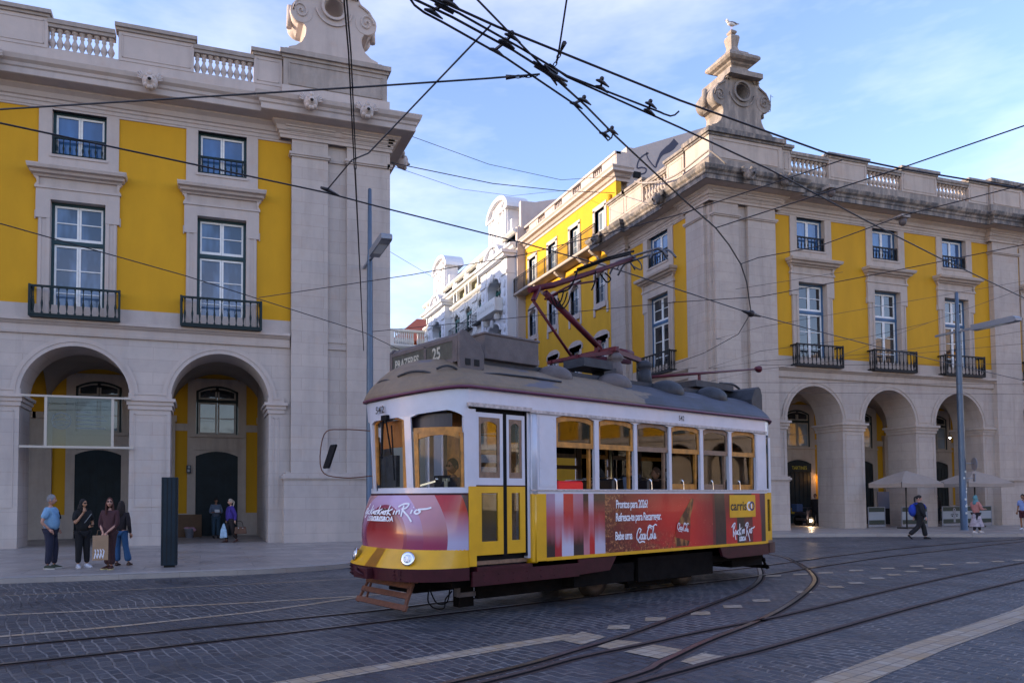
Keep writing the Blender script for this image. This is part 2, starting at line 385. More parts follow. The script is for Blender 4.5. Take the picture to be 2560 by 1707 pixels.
def pilaster(mb, T, a0, a1, ztop=16.3, d=.26):
    bxT(mb, T, a0, a1, 0, d, 2.75, ztop)
    for e, z0, z1 in ((.10,15.17,15.27),(.06,15.11,15.17),(.05,15.90,15.98),(.12,15.98,16.08),(.20,16.08,16.18),(.26,16.18,16.30)): bxT(mb, T, a0-e, a1+e, 0, d+e, z0, z1)
def pedestal(mb, T, a0, a1, d=.42):
    bxT(mb, T, a0, a1, 0, d, .10, 2.50)
    for e, z0, z1 in ((.03,2.50,2.56),(.08,2.56,2.66),(.03,2.66,2.73),(-.06,2.73,2.80)): bxT(mb, T, a0-e, a1+e, 0, d+e, z0, z1)
CORN = [(0,15.78),(.06,15.78),(.06,15.9),(.10,15.93),(.10,16.02),(.16,16.05),(.22,16.2),(.36,16.30),(.36,16.36),(.80,16.40),(.83,16.42),(.83,16.62),(.88,16.66),(.90,16.76),(1.0,16.84),(1.05,16.98),(1.05,17.02),(0,17.12)]
PBASE = [(-.3,17.0),(.10,17.0),(.10,17.45),(.06,17.50),(.06,17.90),(-.3,17.90)]
STONEBAL = [(.12,17.90),(.12,17.96),(.07,17.99),(.055,18.02),(.10,18.12),(.125,18.20),(.10,18.28),(.055,18.38),(.05,18.46),(.085,18.50),(.07,18.56),(.075,18.62),(.12,18.64),(.12,18.70)]
BFIRST = {}
def parapet(root, T, segs, mst, mcap, mbal, nbal, rz):
    first = BFIRST.get(root.name)
    """segs: (a0,a1,kind) kind 'P' solid panel, 'B' balustrade"""
    for a0, a1, k in segs:
        pm, cm = MB(), MB()
        if k == 'P':
            bxT(pm, T, a0, a1, -.3, .08, 17.88, 18.98)
            for q in ((a0+.12,a0+.15,18.0,18.86),(a1-.15,a1-.12,18.0,18.86),(a0+.12,a1-.12,18.0,18.03),(a0+.12,a1-.12,18.83,18.86)):
                if a1-a0 > .5: bxT(pm, T, q[0], q[1], .08, .10, q[2], q[3])
            bxT(cm, T, a0-.06, a1+.06, -.36, .14, 18.98, 19.08); bxT(cm, T, a0-.12, a1+.12, -.42, .22, 19.08, 19.22)
        else:
            bxT(cm, T, a0-.02, a1+.02, -.30, .06, 18.70, 18.82); bxT(cm, T, a0-.02, a1+.02, -.34, .11, 18.82, 18.98); bxT(cm, T, a0, a1, -.28, .02, 17.885, 17.93)
        if pm.v: cm.build('parapet_cap', mcap, pm.build('parapet_panel', mst, root)); continue
        bal = cm.build('balustrade', mcap, root)
        for i in range(nbal):
            p = T(a0+(a1-a0)*(i+.5)/nbal, -.12, 0)
            if first is None:
                first = MB(); first.lathe(STONEBAL, (0,0,0), 8); first = first.build('baluster', mbal, bal, local=True); first.location = p-root.location; BFIRST[root.name] = first
            else:
                c = first.copy(); COL.objects.link(c); c.parent = bal; c.location = p-root.location
def groin(mb, cx, y0, y1, hw, R0=1.77, n=22):
    """groin vault over one bay: union of the two barrels"""
    yc = (y0+y1)/2; hy = (y1-y0)/2; G = []
    def bh(t, h): t = min(1, abs(t)/h); return ZS+.12+(R0+.1)*math.sqrt(max(0,1-t*t))
    for j in range(n+1):
        for i in range(n+1):
            x = -hw+2*hw*i/n; y = -hy+2*hy*j/n; G.append((cx+x, yc+y, max(bh(x,hw), bh(y,hy))))
    mb.add(G, [(j*(n+1)+i, j*(n+1)+i+1, (j+1)*(n+1)+i+1, (j+1)*(n+1)+i) for j in range(n) for i in range(n)], True)
YB = 34.64
def arcade_inside(root, a0, a1, centers, ped_piers, tone, doors, vm, dress):
    """back wall of the covered walk: yellow wall, pilasters, arched window over a door in each bay"""
    y = YB; wall, st, fr, gl, dr, vt = MB(), MB(), MB(), MB(), MB(), MB(); drs = []
    wall.box(a0, a1, y+.0, y+.4, .1, 7.75)
    vt.box(a0, a1, 30.2, y, 7.66, 7.75)
    for c in centers:
        groin(vt, c, 30.08, y, 4.94/2-.45)
        for sx in (-1,1):   # arch surround, jambs
            s0, s1 = sorted((c+sx*.92, c+sx*1.28)); st.box(s0, s1, y-.07, y, .1, 7.2)
            s0, s1 = sorted((c+sx*1.80, c+sx*2.47)); st.box(s0, s1, y-.16, y, .1, 5.5); st.box(s0-.06, s1+.06, y-.24, y, 5.25, 5.52)
            s0, s1 = sorted((c+sx*1.28, c+sx*1.80)); st.box(s0, s1, y-.05, y, .1, 1.14); st.box(s0, s1, y-.05, y, 4.86, 5.18)
            s0, s1 = sorted((c+sx*.92, c+sx*1.80)); st.box(s0, s1, y-.12, y, .1, 1.10)
        st.box(c-.92, c+.92, y-.07, y, 3.98, 4.72); st.box(c-1.2, c+1.2, y-.20, y, 4.58, 4.70)
        def segarch(w_, zb, rise, z1, yy0, yy1, mb, n=10):
            A = [(c-w_+2*w_*k/n, zb+rise*(1-(2*k/n-1)**2)) for k in range(n+1)]
            for q in (yy0, yy1): mb.strip([Vector((a,q,b)) for a,b in A], [Vector((a,q,z1)) for a,b in A])
            mb.strip([Vector((a,yy0,b)) for a,b in A], [Vector((a,yy1,b)) for a,b in A])
        segarch(.92, 3.72, .22, 4.0, y-.07, y, st); segarch(.92, 6.68, .26, 7.25, y-.07, y, st)
        segarch(.82, 6.60, .24, 7.0, y-.05, y-.02, fr)
        # door leaves
        dr = MB(); drs.append(dr)
        n = 10; A = [(c-.92+1.84*k/n, 3.72+.22*(1-(2*k/n-1)**2)) for k in range(n+1)]
        dr.prism([(c-.92,.1)]+A+[(c+.92,.1)], lambda a,b,t: Vector((a,t,b)), y-.03, y-.001)
        for k in range(6):
            q = c-.86+k*.30+(.04 if k > 2 else 0); dr.box(q, q+.22, y-.045, y-.03, .5, 3.5)
        # arched window
        gl = MB(); gl.prism([(c-.92,4.72),(c+.92,4.72)]+[(c+.92-1.84*k/n, 6.68+.26*(1-(2*k/n-1)**2)) for k in range(n+1)], lambda a,b,t: Vector((a,t,b)), y-.012, y-.002); gl.build('fanlight', M_glassD, root)
    pass
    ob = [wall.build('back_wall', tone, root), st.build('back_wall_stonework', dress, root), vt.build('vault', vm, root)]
    for dr in drs: dr.build('arcade_door', M_door, root)
    for c in centers:
        f, s = MB(), MB(); hw = .90; y2 = y-.04
        f.box(c-hw,c-hw+.08,y2-.03,y2+.03,4.72,6.70); f.box(c+hw-.08,c+hw,y2-.03,y2+.03,4.72,6.70); f.box(c-hw+.08,c+hw-.08,y2-.03,y2+.03,6.17,6.29)
        n = 10; A = [Vector((c-hw+2*hw*k/n, y2-.03, 6.68+.25*(1-(2*k/n-1)**2))) for k in range(n+1)]; B = [v+Vector((0,0,-.09)) for v in A]
        f.strip(A,B); f.strip(B,[v+Vector((0,.06,0)) for v in B])
        for sx in (-1,1):
            x0, x1 = sorted((c+sx*.02, c+sx*.81))
            for z0, z1 in ((4.72,6.16),(6.30,6.66)):
                s.box(x0,x0+.07,y2-.02,y2+.02,z0,z1); s.box(x1-.07,x1,y2-.02,y2+.02,z0,z1); s.box(x0+.07,x1-.07,y2-.02,y2+.02,z0,z0+.08)
                if z1 < 6.5: s.box(x0+.07,x1-.07,y2-.02,y2+.02,z1-.07,z1); s.box(x0+.07,x1-.07,y2-.015,y2+.015,5.42,5.46)
        for sx in (-1,1):
            A = [Vector((c+sx*(.06+.72*k/8), y2-.02, 6.62+.22*(1-((.06+.72*k/8)/.9)**2))) for k in range(9)]; s.strip(A, [v+Vector((0,0,-.07)) for v in A])
        wo = f.build('arched_window', M_ironG, root); s.build('sash', mat('weathered_joinery', (.30,.27,.24), .6, var=.15) if 'weathered_joinery' not in bpy.data.materials else bpy.data.materials['weathered_joinery'], wo)
        g = MB(); g.box(c-.84,c+.84,y2-.004,y2+.0,4.74,6.16); g.build('pane', M_glassP if tone is M_yellow else M_glassD, wo)
    return ob

def ornament(name, root, cx, cy_, mst, mdk, z0=19.22, obelisk=True):
    """scrolled roof crest with an oculus, cut right through"""
    g = MB(); oc = Vector((0, 0, z0+2.16)); ro = .38; H = .62
    half = [(0,3.32),(.35,3.28),(.70,3.12),(.95,2.86),(1.08,2.58),(1.20,2.46),(1.42,2.34),(1.60,2.10),(1.68,1.80),(1.60,1.52),(1.42,1.34),(1.22,1.30),(1.12,1.16),(1.12,1.0),(1.16,.80),(1.28,.55),(1.52,.36),(1.80,.26),(1.82,.0)]
    out = half+[(-a,b) for a,b in half[::-1][0:]]+[]
    up = [p for p in half if p[1] >= 1.16]+[(.55,1.16),(0,1.16)]
    P = up+[(-a,b) for a,b in up[-2:0:-1]]
    n = len(P)
    hole = []
    for a, b in P:
        t = math.atan2(b-2.16, a); hole.append((ro*math.cos(t), 2.16+ro*math.sin(t)))
    lo = [(1.12,1.16),(1.12,1.0),(1.16,.80),(1.28,.55),(1.52,.36),(1.80,.26),(1.82,.0)]
    for i in range(len(lo)-1):
        (a0,b0),(a1,b1) = lo[i], lo[i+1]
        for y in (-H, H): g.add([(cx-a0,cy_+y,z0+b0),(cx+a0,cy_+y,z0+b0),(cx+a1,cy_+y,z0+b1),(cx-a1,cy_+y,z0+b1)], [(0,1,2,3)])
        for q in (-1,1): g.add([(cx+q*a0,cy_-H,z0+b0),(cx+q*a0,cy_+H,z0+b0),(cx+q*a1,cy_+H,z0+b1),(cx+q*a1,cy_-H,z0+b1)], [(0,1,2,3)])
    V = lambda p, y: Vector((cx+p[0], cy_+y, z0+p[1]))
    for y in (-H, H): g.strip([V(p,y) for p in P], [V(p,y) for p in hole], closed=True)
    g.strip([V(p,-H) for p in P], [V(p,H) for p in P], closed=True)
    g.strip([V(p,-H) for p in hole], [V(p,H) for p in hole], closed=True)
    ob = g.build('crest', mst, root)
    t = MB()
    def ring(r0, r1, d, a0=0, a1=2*PI, n=30):
        A = [(r0*math.cos(a0+(a1-a0)*k/n), 2.16+r0*math.sin(a0+(a1-a0)*k/n)) for k in range(n+1)]; B = [(r1*math.cos(a0+(a1-a0)*k/n), 2.16+r1*math.sin(a0+(a1-a0)*k/n)) for k in range(n+1)]
        for s in (-1,1):
            y = s*(H+d); t.strip([V(p,y) for p in A],[V(p,y) for p in B]); t.strip([V(p,y) for p in B],[V(p,s*H) for p in B]); t.strip([V(p,y) for p in A],[V(p,s*H) for p in A])
    ring(.42,.52,.10); ring(.70,.76,.06,PI*1.05,PI*1.95); ring(.86,1.0,.06,PI*.18,PI*.82); ring(1.02,1.10,.12,PI*.15,PI*.85)
    for s in (-1,1):      # volutes: a roll through the depth and a raised spiral on each face
        sp = [(s*(1.32+.30*(1-k/26)*math.cos(k*.42)), 1.78+.34*(1-k/26)*math.sin(k*.42)) for k in range(26)]
        lead = [(s*1.02,2.50),(s*1.2,2.40),(s*1.42,2.26),(s*1.56,2.04)]
        for f in (-1,1): t.tube([V(p, f*(H+.03)) for p in lead+sp], .045, 5)
        t.lathe([(.44,-H-.02),(.46,-H+.12),(.40,-H+.22),(.36,0),(.40,H-.22),(.46,H-.12),(.44,H+.02)], (cx+s*1.30, cy_, z0+1.76), 18, 'y')
        t.tube([V((s*1.70,2.3),0),V((s*1.72,1.4),0)], .12, 6)
    t.build('volutes', mst, ob)
    b = MB(); b.box(cx-1.95, cx+1.95, cy_-.75, cy_+.75, z0-.02, z0+.12); b.build('crest_plinth', mdk, ob)
    if obelisk:
        q = MB(); z = z0+3.2
        prof = [(1.0,-.42),(1.0,-.18),(.78,-.10),(.60,-.02),(.56,.10),(.50,.18),(.50,.30),(.62,.36),(.66,.42),(.84,.48),(.94,.58),(.93,.70),(.84,.80),(.70,.84),(.66,.94),(.56,.97),(.54,1.08),(.42,1.12),(.34,1.18),(.24,1.28),(.19,1.50),(.24,1.78),(.27,1.95),(.24,2.06),(.12,2.12),(.11,2.16),(.17,2.22),(.18,2.30),(.10,2.40)]
        q.lathe([(r*1.38,z+a) for r,a in prof], (cx-.0,cy_,0), 4, ph=PI/4, smooth=False); q.build('finial', mst, ob)
    return ob
def gargoyle(mb, c, rz):
    """carved fish-lion waterspout head with fins"""
    M = Matrix.Rotation(rz, 3, 'Z'); c = Vector(c); t0 = MB(); r = random.Random(3)
    t0.ball((0,-.02,0), .27, 10, 8, (1,1.1,1.05)); t0.ball((0,-.22,-.03), .15, 8, 6, (1,1,.8)); t0.ball((-.11,-.22,.10), .07); t0.ball((.11,-.22,.10), .07); t0.ball((0,-.2,.2), .1, 8, 6, (1,1,1.2))
    for s in (-1,1):
        for k in range(4):
            a = .5+k*.42; t0.bar((s*.16,0,.05), (s*(.2+.24*math.cos(a-.7)), -.03, .05+.30*math.sin(a-.3)), .08, .05)
        t0.ball((s*.12,-.14,-.18), .10, 8, 6); t0.ball((s*.04,-.18,-.26), .08, 6, 5)
    mb.add([c+M@v for v in t0.v], t0.f, True)
    mb.m = 1; mb.ball(c+M@Vector((0,-.345,-.05)), .07, 8, 5, (1,.6,.8)); mb.m = 0
M_dark = mat('dark_recess', (.01,.01,.01), .9)
TF = lambda a, d, z: Vector((a, D-d, z))

# ---------------------------------------------------------------- west pavilion (left)
root = thing('arcade_building', (0,D,0), 'left arcaded building, yellow panels between pale stone, dark green window frames', 'building')
LC = [.69, -4.25, -9.19, -14.13]; XE = 7.08
w_ = MB(); arcade(w_, TF, -30, XE, sorted(LC)); w_.box(XE-4.6, XE, D+1.65, YB+.4, .1, 7.7)
w_.build('arcade_wall', M_stone, root)
w_ = MB(); arcade_trim(w_, TF, LC, [(c+RA, c+4.94-RA) for c in LC[1:]]+[(LC[0]+RA, 3.0)])
sweep(w_, [(0,7.62),(.08,7.62),(.10,7.70),(.10,7.92),(.16,7.96),(.22,8.02),(.28,8.04),(.28,8.14),(0,8.18)], [(-30,D),(3.23,D)])
bxT(w_, TF, -30, 3.27, 0, .02, 8.14, 8.68)
bxT(w_, TF, -30, 3.27, 0, .035, 15.70, 15.9)
w_.build('stone_bands', M_trim, root)
w_ = MB()
cs = sorted(LC)
prev = -30
for c in cs: bxT(w_, TF, prev, c-1.28, -.35, 0, 8.6, 15.78); prev = c+1.28
bxT(w_, TF, prev, 3.3, -.35, 0, 8.6, 15.78)
w_.build('yellow_wall', M_yellow, root)
w_ = MB(); w_.box(-30, XE-.02, D+.35, 60, 7.72, 17.05); w_.box(-95, -30, D, 60, 0, 19.0); w_.box(-60, 6.6, 56, 78, 0, 21.8); w_.box(-60, 6.6, 78, 120, 0, 20.5); w_.box(XE-4.6, XE-.05, YB+.4, 60, 0, 7.72); w_.box(-30, XE-4.6, YB+.41, 60, 0, 7.72)  # unseen far-left and up-street blocks added, sized to shade square and street
w_.box(-88, 4.5, D+3, 56, 17.0, 18.6)
w_.build('rear_blocks', M_stone, root)
for a0, a1 in ((3.27,4.68),(5.44,XE)): w_ = MB(); pilaster(w_, TF, a0, a1); w_.build('pilaster', M_stone, root)
w_ = MB(); bxT(w_, TF, 3.27, XE, -.35, .08, 2.7, 16.3); pedestal(w_, TF, 3.0, XE)
bxT(w_, TF, 4.68, 5.44, .08, .14, 7.64, 7.9); bxT(w_, TF, 4.68, 5.44, .08, .18, 7.9, 8.1); bxT(w_, TF, 4.68, 5.44, .08, .14, 15.11, 15.27)
TE = lambda a, d, z: Vector((XE+d, a, z))
pilaster(w_, TE, D-.26, D+1.4, d=.12); pedestal(w_, TE, D-.42, D+1.6, d=.2)
w_.build('corner_pier', M_stone, root)
w_ = MB(); sweep(w_, CORN, [(-30,D),(2.86,D),(2.86,D-.26),(XE+.14,D-.26),(XE+.14,60)]); w_.build('cornice', M_trim, root)
w_ = MB(); sweep(w_, PBASE, [(-30,D-.0),(2.94,D-.0),(2.94,D-.22),(XE+.05,D-.22),(XE+.05,60)]); w_.build('parapet_base', M_trim, root)
segs = []
for c in LC: segs += [(c-3.69, c-1.07, 'P'), (c-1.07, c+1.11, 'B')]
segs += [(1.83, 2.90, 'P')]
parapet(root, TF, segs, M_trim, M_capL, M_trim, 9, 0)
w_ = MB()
for a0, a1 in ((2.94, XE+.02),):
    bxT(w_, TF, a0, a1, -1.5, .20, 17.9, 19.02)
    for q in ((a0+.2,a0+.24,18.0,18.86),(a1-.24,a1-.2,18.0,18.86),(a0+.2,a1-.2,17.98,18.02),(a0+.2,a1-.2,18.84,18.88)): bxT(w_, TF, q[0], q[1], .20, .23, q[2], q[3])
    bxT(w_, TF, a0-.06, a1+.06, -1.56, .26, 19.02, 19.14); bxT(w_, TF, a0-.14, a1+.14, -1.62, .36, 19.14, 19.32)
TE2 = lambda a, d, z: Vector((XE+d, a, z))
bxT(w_, TE2, D+1.5, 59, -.3, .05, 17.9, 19.0)
w_.build('crest_block', M_capL, root)
ornament('crest', root, 4.95, D+.55, M_trim, M_capL, z0=19.32)
for p, a in (((-1.84,D-1.12,16.66),0),((-6.9,D-1.12,16.66),0),((3.83,D-1.38,16.72),0),((5.99,D-1.38,16.72),0),((XE+1.25,30.6,16.66),PI/2)):
    w_ = MB(); gargoyle(w_, p, a); w_.build('carved_spout_head', [M_trim, M_dark], root)
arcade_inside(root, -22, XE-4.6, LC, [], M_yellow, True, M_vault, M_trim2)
kL = make_kit(M_greenF, M_ironG, M_glass, M_glassB, M_trim)
for i, c in enumerate(LC): place_kit(kL, root, Vector((c,0,0)))
drop(kL)

# ---------------------------------------------------------------- east pavilion (right)
XS = 22.97
root2 = thing('arcade_building', (XS,D,0), 'right arcaded building with sooty cornice and tall finial on its corner crest', 'building')
RC = [29.02, 33.955, 38.89]; RC2 = [45.25, 50.19]
w_ = MB(); arcade(w_, TF, XS, 62, RC+RC2)
TS = lambda a, d, z: Vector((XS-d, a, z))
arcade(w_, TS, D+1.65, 37.2, [32.55], depth=.9); w_.box(XS+.9, 26.0, D+1.65, YB+.3, 7.66, 7.72)
w_.build('arcade_wall', M_stone2, root2)
w_ = MB(); arcade_trim(w_, TF, RC, [(26.6,RC[0]-RA)]+[(c+RA, c+4.935-RA) for c in RC[:2]]+[(RC[2]+RA, 41.5)]); arcade_trim(w_, TF, RC2, [(43.5,45.25-RA),(45.25+RA,50.19-RA)])
arcade_trim(w_, TS, [32.55], [], .9)
cp = [(0,7.62),(.08,7.62),(.10,7.70),(.10,7.92),(.16,7.96),(.22,8.02),(.28,8.04),(.28,8.14),(0,8.18)]
sweep(w_, cp, [(26.61,D),(41.5,D)]); sweep(w_, cp, [(43.5,D),(62,D)]); sweep(w_, cp, [(XS,35.4),(XS,29.95)])
bxT(w_, TF, 26.6, 62, 0, .02, 8.14, 8.68); bxT(w_, TF, 26.6, 62, 0, .035, 15.7, 15.9); bxT(w_, TS, 29.9, 35.4, 0, .02, 8.14, 8.68); bxT(w_, TS, 29.9, 35.4, 0, .035, 15.7, 15.9)
w_.build('stone_bands', M_trim2, root2)
w_ = MB(); prev = 26.6
for c in RC: bxT(w_, TF, prev, c-1.28, -.35, 0, 8.6, 15.78); prev = c+1.28
bxT(w_, TF, prev, 41.5, -.35, 0, 8.6, 15.78); prev = 43.5
for c in RC2: bxT(w_, TF, prev, c-1.28, -.35, 0, 8.6, 15.78); prev = c+1.28
bxT(w_, TF, prev, 62, -.35, 0, 8.6, 15.78)
bxT(w_, TS, 29.9, 32.55-1.28, -.35, 0, 8.6, 15.78); bxT(w_, TS, 32.55+1.28, 35.5, -.35, 0, 8.6, 15.78)
w_.build('yellow_wall', M_yellow, root2)
w_ = MB(); w_.box(XS+.35, 62, D+.35, 37.2, 7.72, 17.05); w_.box(XS+.9, 62, YB+.4, 50, 0, 7.7); w_.box(XS+3, 60, D+3, 37.3, 17.0, 17.6); w_.build('rear_blocks', M_stone2, root2)
for T_, a0, a1, d_ in ((TF,23.03,24.42,.26),(TF,24.97,26.61,.26),(TS,28.62,29.95,.22),(TS,35.42,36.85,.22)):
    w_ = MB(); pilaster(w_, T_, a0, a1, d=d_)
    if a0 > 30: bxT(w_, TS, 35.1, 37.2, -.35, .06, 2.7, 16.3)
    w_.build('pilaster', M_stone2, root2)
w_ = MB(); pilaster(w_, TF, 41.5, 43.5); pedestal(w_, TF, 41.3, 43.7); w_.build('pilaster', M_stone2, root2)
w_ = MB(); bxT(w_, TF, XS, 26.61, -.35, .08, 2.7, 16.3); pedestal(w_, TF, 22.8, 26.95)
bxT(w_, TF, 24.42, 24.97, .08, .14, 15.11, 15.27); bxT(w_, TS, D-.05, 29.95, -.35, .06, 2.7, 16.3)
pedestal(w_, TS, D-.35, 30.1, d=.38)
w_.build('corner_pier', M_stone2, root2)
path = [(XS,37.25),(XS,36.98),(XS-.22,36.98),(XS-.22,35.3),(XS,35.3),(XS,30.1),(XS-.22,30.1),(XS-.22,D-.26),(26.85,D-.26),(26.85,D),(41.3,D),(41.3,D-.26),(43.7,D-.26),(43.7,D),(62,D)]
w_ = MB(); sweep(w_, [p for p in CORN if p[1] < 16.41]+[(0.0,16.42)], path); w_.build('cornice_bed', M_trim2, root2)
w_ = MB(); sweep(w_, [(.2,16.425)]+[p for p in CORN if p[1] > 16.41], path); w_.build('cornice', M_soot, root2)
w_ = MB(); sweep(w_, PBASE, [(XS,37.25),(XS,30.1),(XS-.12,30.1),(XS-.12,D-.2),(27.2,D-.2),(27.2,D),(41.6,D),(41.6,D-.2),(44.2,D-.2),(44.2,D),(62,D)]); w_.build('parapet_base', M_cap, root2)
segs = [(27.3,27.84,'P'),(27.84,30.25,'B'),(30.25,32.78,'P'),(32.78,35.19,'B'),(35.19,37.72,'P'),(37.72,40.1,'B'),(40.1,41.6,'P'),(44.2,44.9,'P'),(44.9,47.2,'B'),(47.2,49.8,'P')]
parapet(root2, TF, segs, M_trim2, M_cap, M_trim2, 9, 0)
parapet(root2, TS, [(30.2,31.6,'P'),(31.6,33.75,'B'),(33.75,35.5,'P'),(35.5,37.2,'P')], M_trim2, M_cap, M_trim2, 8, 0)
for a0, a1 in ((XS-.1, 27.2),(41.65,44.2)):
    w_ = MB(); bxT(w_, TF, a0, a1, -1.6, .18, 17.9, 19.02)
    for q in ((a0+.2,a0+.24,18.0,18.86),(a1-.24,a1-.2,18.0,18.86),(a0+.2,a1-.2,17.98,18.02),(a0+.2,a1-.2,18.84,18.88)): bxT(w_, TF, q[0], q[1], .18, .21, q[2], q[3])
    cb = w_.build('crest_block', M_trim2, root2)
    w_ = MB(); bxT(w_, TF, a0-.06, a1+.06, -1.66, .24, 19.02, 19.14); bxT(w_, TF, a0-.14, a1+.14, -1.72, .34, 19.14, 19.36); w_.build('block_cap', M_soot, cb)
ornament('crest', root2, 24.95, D+.55, M_cap, M_soot, z0=19.34)
for p, a in (((24.1,D-1.38,16.72),0),((26.3,D-1.38,16.72),0),((42.9,D-1.38,16.72),0),((XS-1.3,30.6,16.66),-PI/2),((XS-1.3,36.6,16.66),-PI/2)):
    w_ = MB(); gargoyle(w_, p, a); w_.build('carved_spout_head', [M_soot, M_dark], root2)
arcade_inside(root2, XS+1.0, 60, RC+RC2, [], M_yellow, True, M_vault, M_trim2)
kR = make_kit(M_blueF, M_ironB, M_glassD, M_glassB, M_trim2)
for c in RC+RC2: place_kit(kR, root2, Vector((c-XS,0,0)))
place_kit(kR, root2, Vector((0,32.55-D,0)), -PI/2)
drop(kR)

# ---------------------------------------------------------------- the square's east wing: out of frame, it shows in the tram's windows
root6 = thing('arcade_wing', (72,-60,0), 'long yellow arcaded wing closing the east side of the square', 'building')
TW6 = lambda a, d, z: Vector((72-d, a, z))
w_ = MB(); cs6 = [-150+4.94*k for k in range(34)]; arcade(w_, TW6, -155, 16, cs6, 7.7, 1.6); w_.box(78, 84, -155, 16, 0, 17); w_.build('arcade_wall', M_stone2, root6)
w_ = MB(); w_.box(72.1, 84, -155, 16, 7.7, 17)
w_.build('yellow_wall', M_yellow, root6)
w_ = MB()
for c in cs6:
    for q0, q1 in ((-1.28,-.89),(.89,1.28)): bxT(w_, TW6, c+q0, c+q1, -.1, .08, 8, 15.8)
bxT(w_, TW6, -155, 16, -.1, .3, 7.6, 8.2); bxT(w_, TW6, -155, 16, -.1, .9, 16.2, 17.0); bxT(w_, TW6, -155, 16, -.3, .1, 17.0, 19.2); w_.build('stone_bands', M_trim2, root6)
for c in cs6[8:]: w_ = MB(); bxT(w_, TW6, c-.89, c+.89, -.1, -.02, 8.3, 12.4); bxT(w_, TW6, c-.89, c+.89, -.1, -.02, 14.1, 15.7); w_.build('window', M_glassD, root6)
# ---------------------------------------------------------------- yellow block in the side street
XY = 23.2
root3 = thing('yellow_townhouse', (XY,43,0), 'taller bright yellow house in the side street with one long iron balcony', 'building')
M_gable = stone('grey_gable_render', (.46,.41,.39), .2, joints=False, streak=.25)
TY = lambda a, d, z: Vector((XY-d, a, z))
YC = [38.75, 41.97, 45.15, 48.3]
def side_wall(mb, T, a0, a1, z0, z1, openings, th=.35):
    """openings (a0,a1,z0,z1) sharing columns; fills the wall around them"""
    cols = sorted({(o[0],o[1]) for o in openings}); prev = a0
    for c0, c1 in cols:
        bxT(mb, T, prev, c0, -th, 0, z0, z1); zz = z0
        for o in sorted([o for o in openings if (o[0],o[1]) == (c0,c1)], key=lambda o: o[2]):
            bxT(mb, T, c0, c1, -th, 0, zz, o[2]); zz = o[3]
        bxT(mb, T, c0, c1, -th, 0, zz, z1); prev = c1
    bxT(mb, T, prev, a1, -th, 0, z0, z1)
ops = []
for c in YC: ops += [(c-.56,c+.56,17.1,19.45),(c-.56,c+.56,13.65,15.62),(c-.56,c+.56,9.3,11.3),(c-.56,c+.56,4.6,6.8)]
w_ = MB(); side_wall(w_, TY, 36.9, 50.0, 0, 20.75, ops); w_.build('wall', M_yellow2, root3)
w_ = MB(); w_.box(XY+.35, 36, 37.3, 49.9, 0, 20.75)
w_.prism([(24.0,20.7),(24.0,22.62),(24.5,22.62),(30.0,24.85),(31.0,25.2),(31.0,17),(24.0,17)], lambda a,b,t: Vector((a,t,b)), 36.95, 49.9)
w_.build('gable_wall', M_gable, root3)
w_ = MB(); w_.box(24.42,24.92,36.90,36.95,20.82,21.2)
for k in range(6): w_.box(24.43,24.91,36.87,36.90,20.84+k*.06,20.87+k*.06)
w_.build('vent_grille', M_ironB, root3)
w_ = MB(); gf = lambda a, b: Vector((a, 36.935, b))
for st, wd in (([(24.88,21.07),(25.24,21.21),(25.32,21.47),(25.03,21.51),(24.71,21.45),(24.82,21.9),(25.15,22.26),(25.51,22.47)], .09), ([(25.38,22.5),(25.47,22.12),(25.96,21.66),(26.11,21.96),(26.41,22.51),(26.78,22.81),(27.15,23.09),(27.5,23.5)], [.07,.08,.16,.42])):
    P = smooth_pts([(a,b,0) for a,b in st], 5); n = len(P)
    ww = wd if not isinstance(wd, list) else [wd[min(3,int(i*4/n))]+(i*4/n-int(i*4/n))*(wd[min(3,int(i*4/n)+1)]-wd[min(3,int(i*4/n))]) for i in range(n)]
    ribbon(w_, [(p.x, p.y) for p in P], ww, gf)
w_.build('spray_tag', mat('spray_paint', (.03,.03,.06), .6), root3)
w_ = MB(); sweep(w_, [(0,20.45),(.05,20.45),(.05,20.62),(.18,20.66),(.28,20.80),(.50,20.86),(.50,21.0),(.58,21.1),(.58,21.16),(0,21.2)], [(XY+.8,36.93),(XY+.8,36.9),(XY,36.9),(XY,50.05)][::-1] if False else [(XY,50.05),(XY,36.9),(XY+.9,36.9)]); w_.build('cornice', M_trim, root3)
w_ = MB(); a = 36.9; k = 0
while a < 49.9:
    L = 1.5 if k%2 == 0 else 1.1
    b = min(a+L, 50.0)
    if k%2 == 0: bxT(w_, TY, a, b, -.25, .02, 21.18, 22.05); bxT(w_, TY, a+.25, b-.25, .02, .04, 21.35, 21.9)
    else:
        bxT(w_, TY, a, b, -.25, .02, 21.18, 21.3); 
        for j in range(5): w_.lathe([(.05,21.3),(.09,21.5),(.05,21.75),(.07,21.95)], TY(a+L*(j+.5)/5, -.1, 0), 6)
    a = b; k += 1
bxT(w_, TY, 36.8, 50.05, -.3, .1, 22.05, 22.2); bxT(w_, lambda a,d,z: Vector((XY+a, 36.9-d, z)), 0, .9, -.2, .1, 21.2, 22.2)
w_.build('parapet', M_trim, root3)
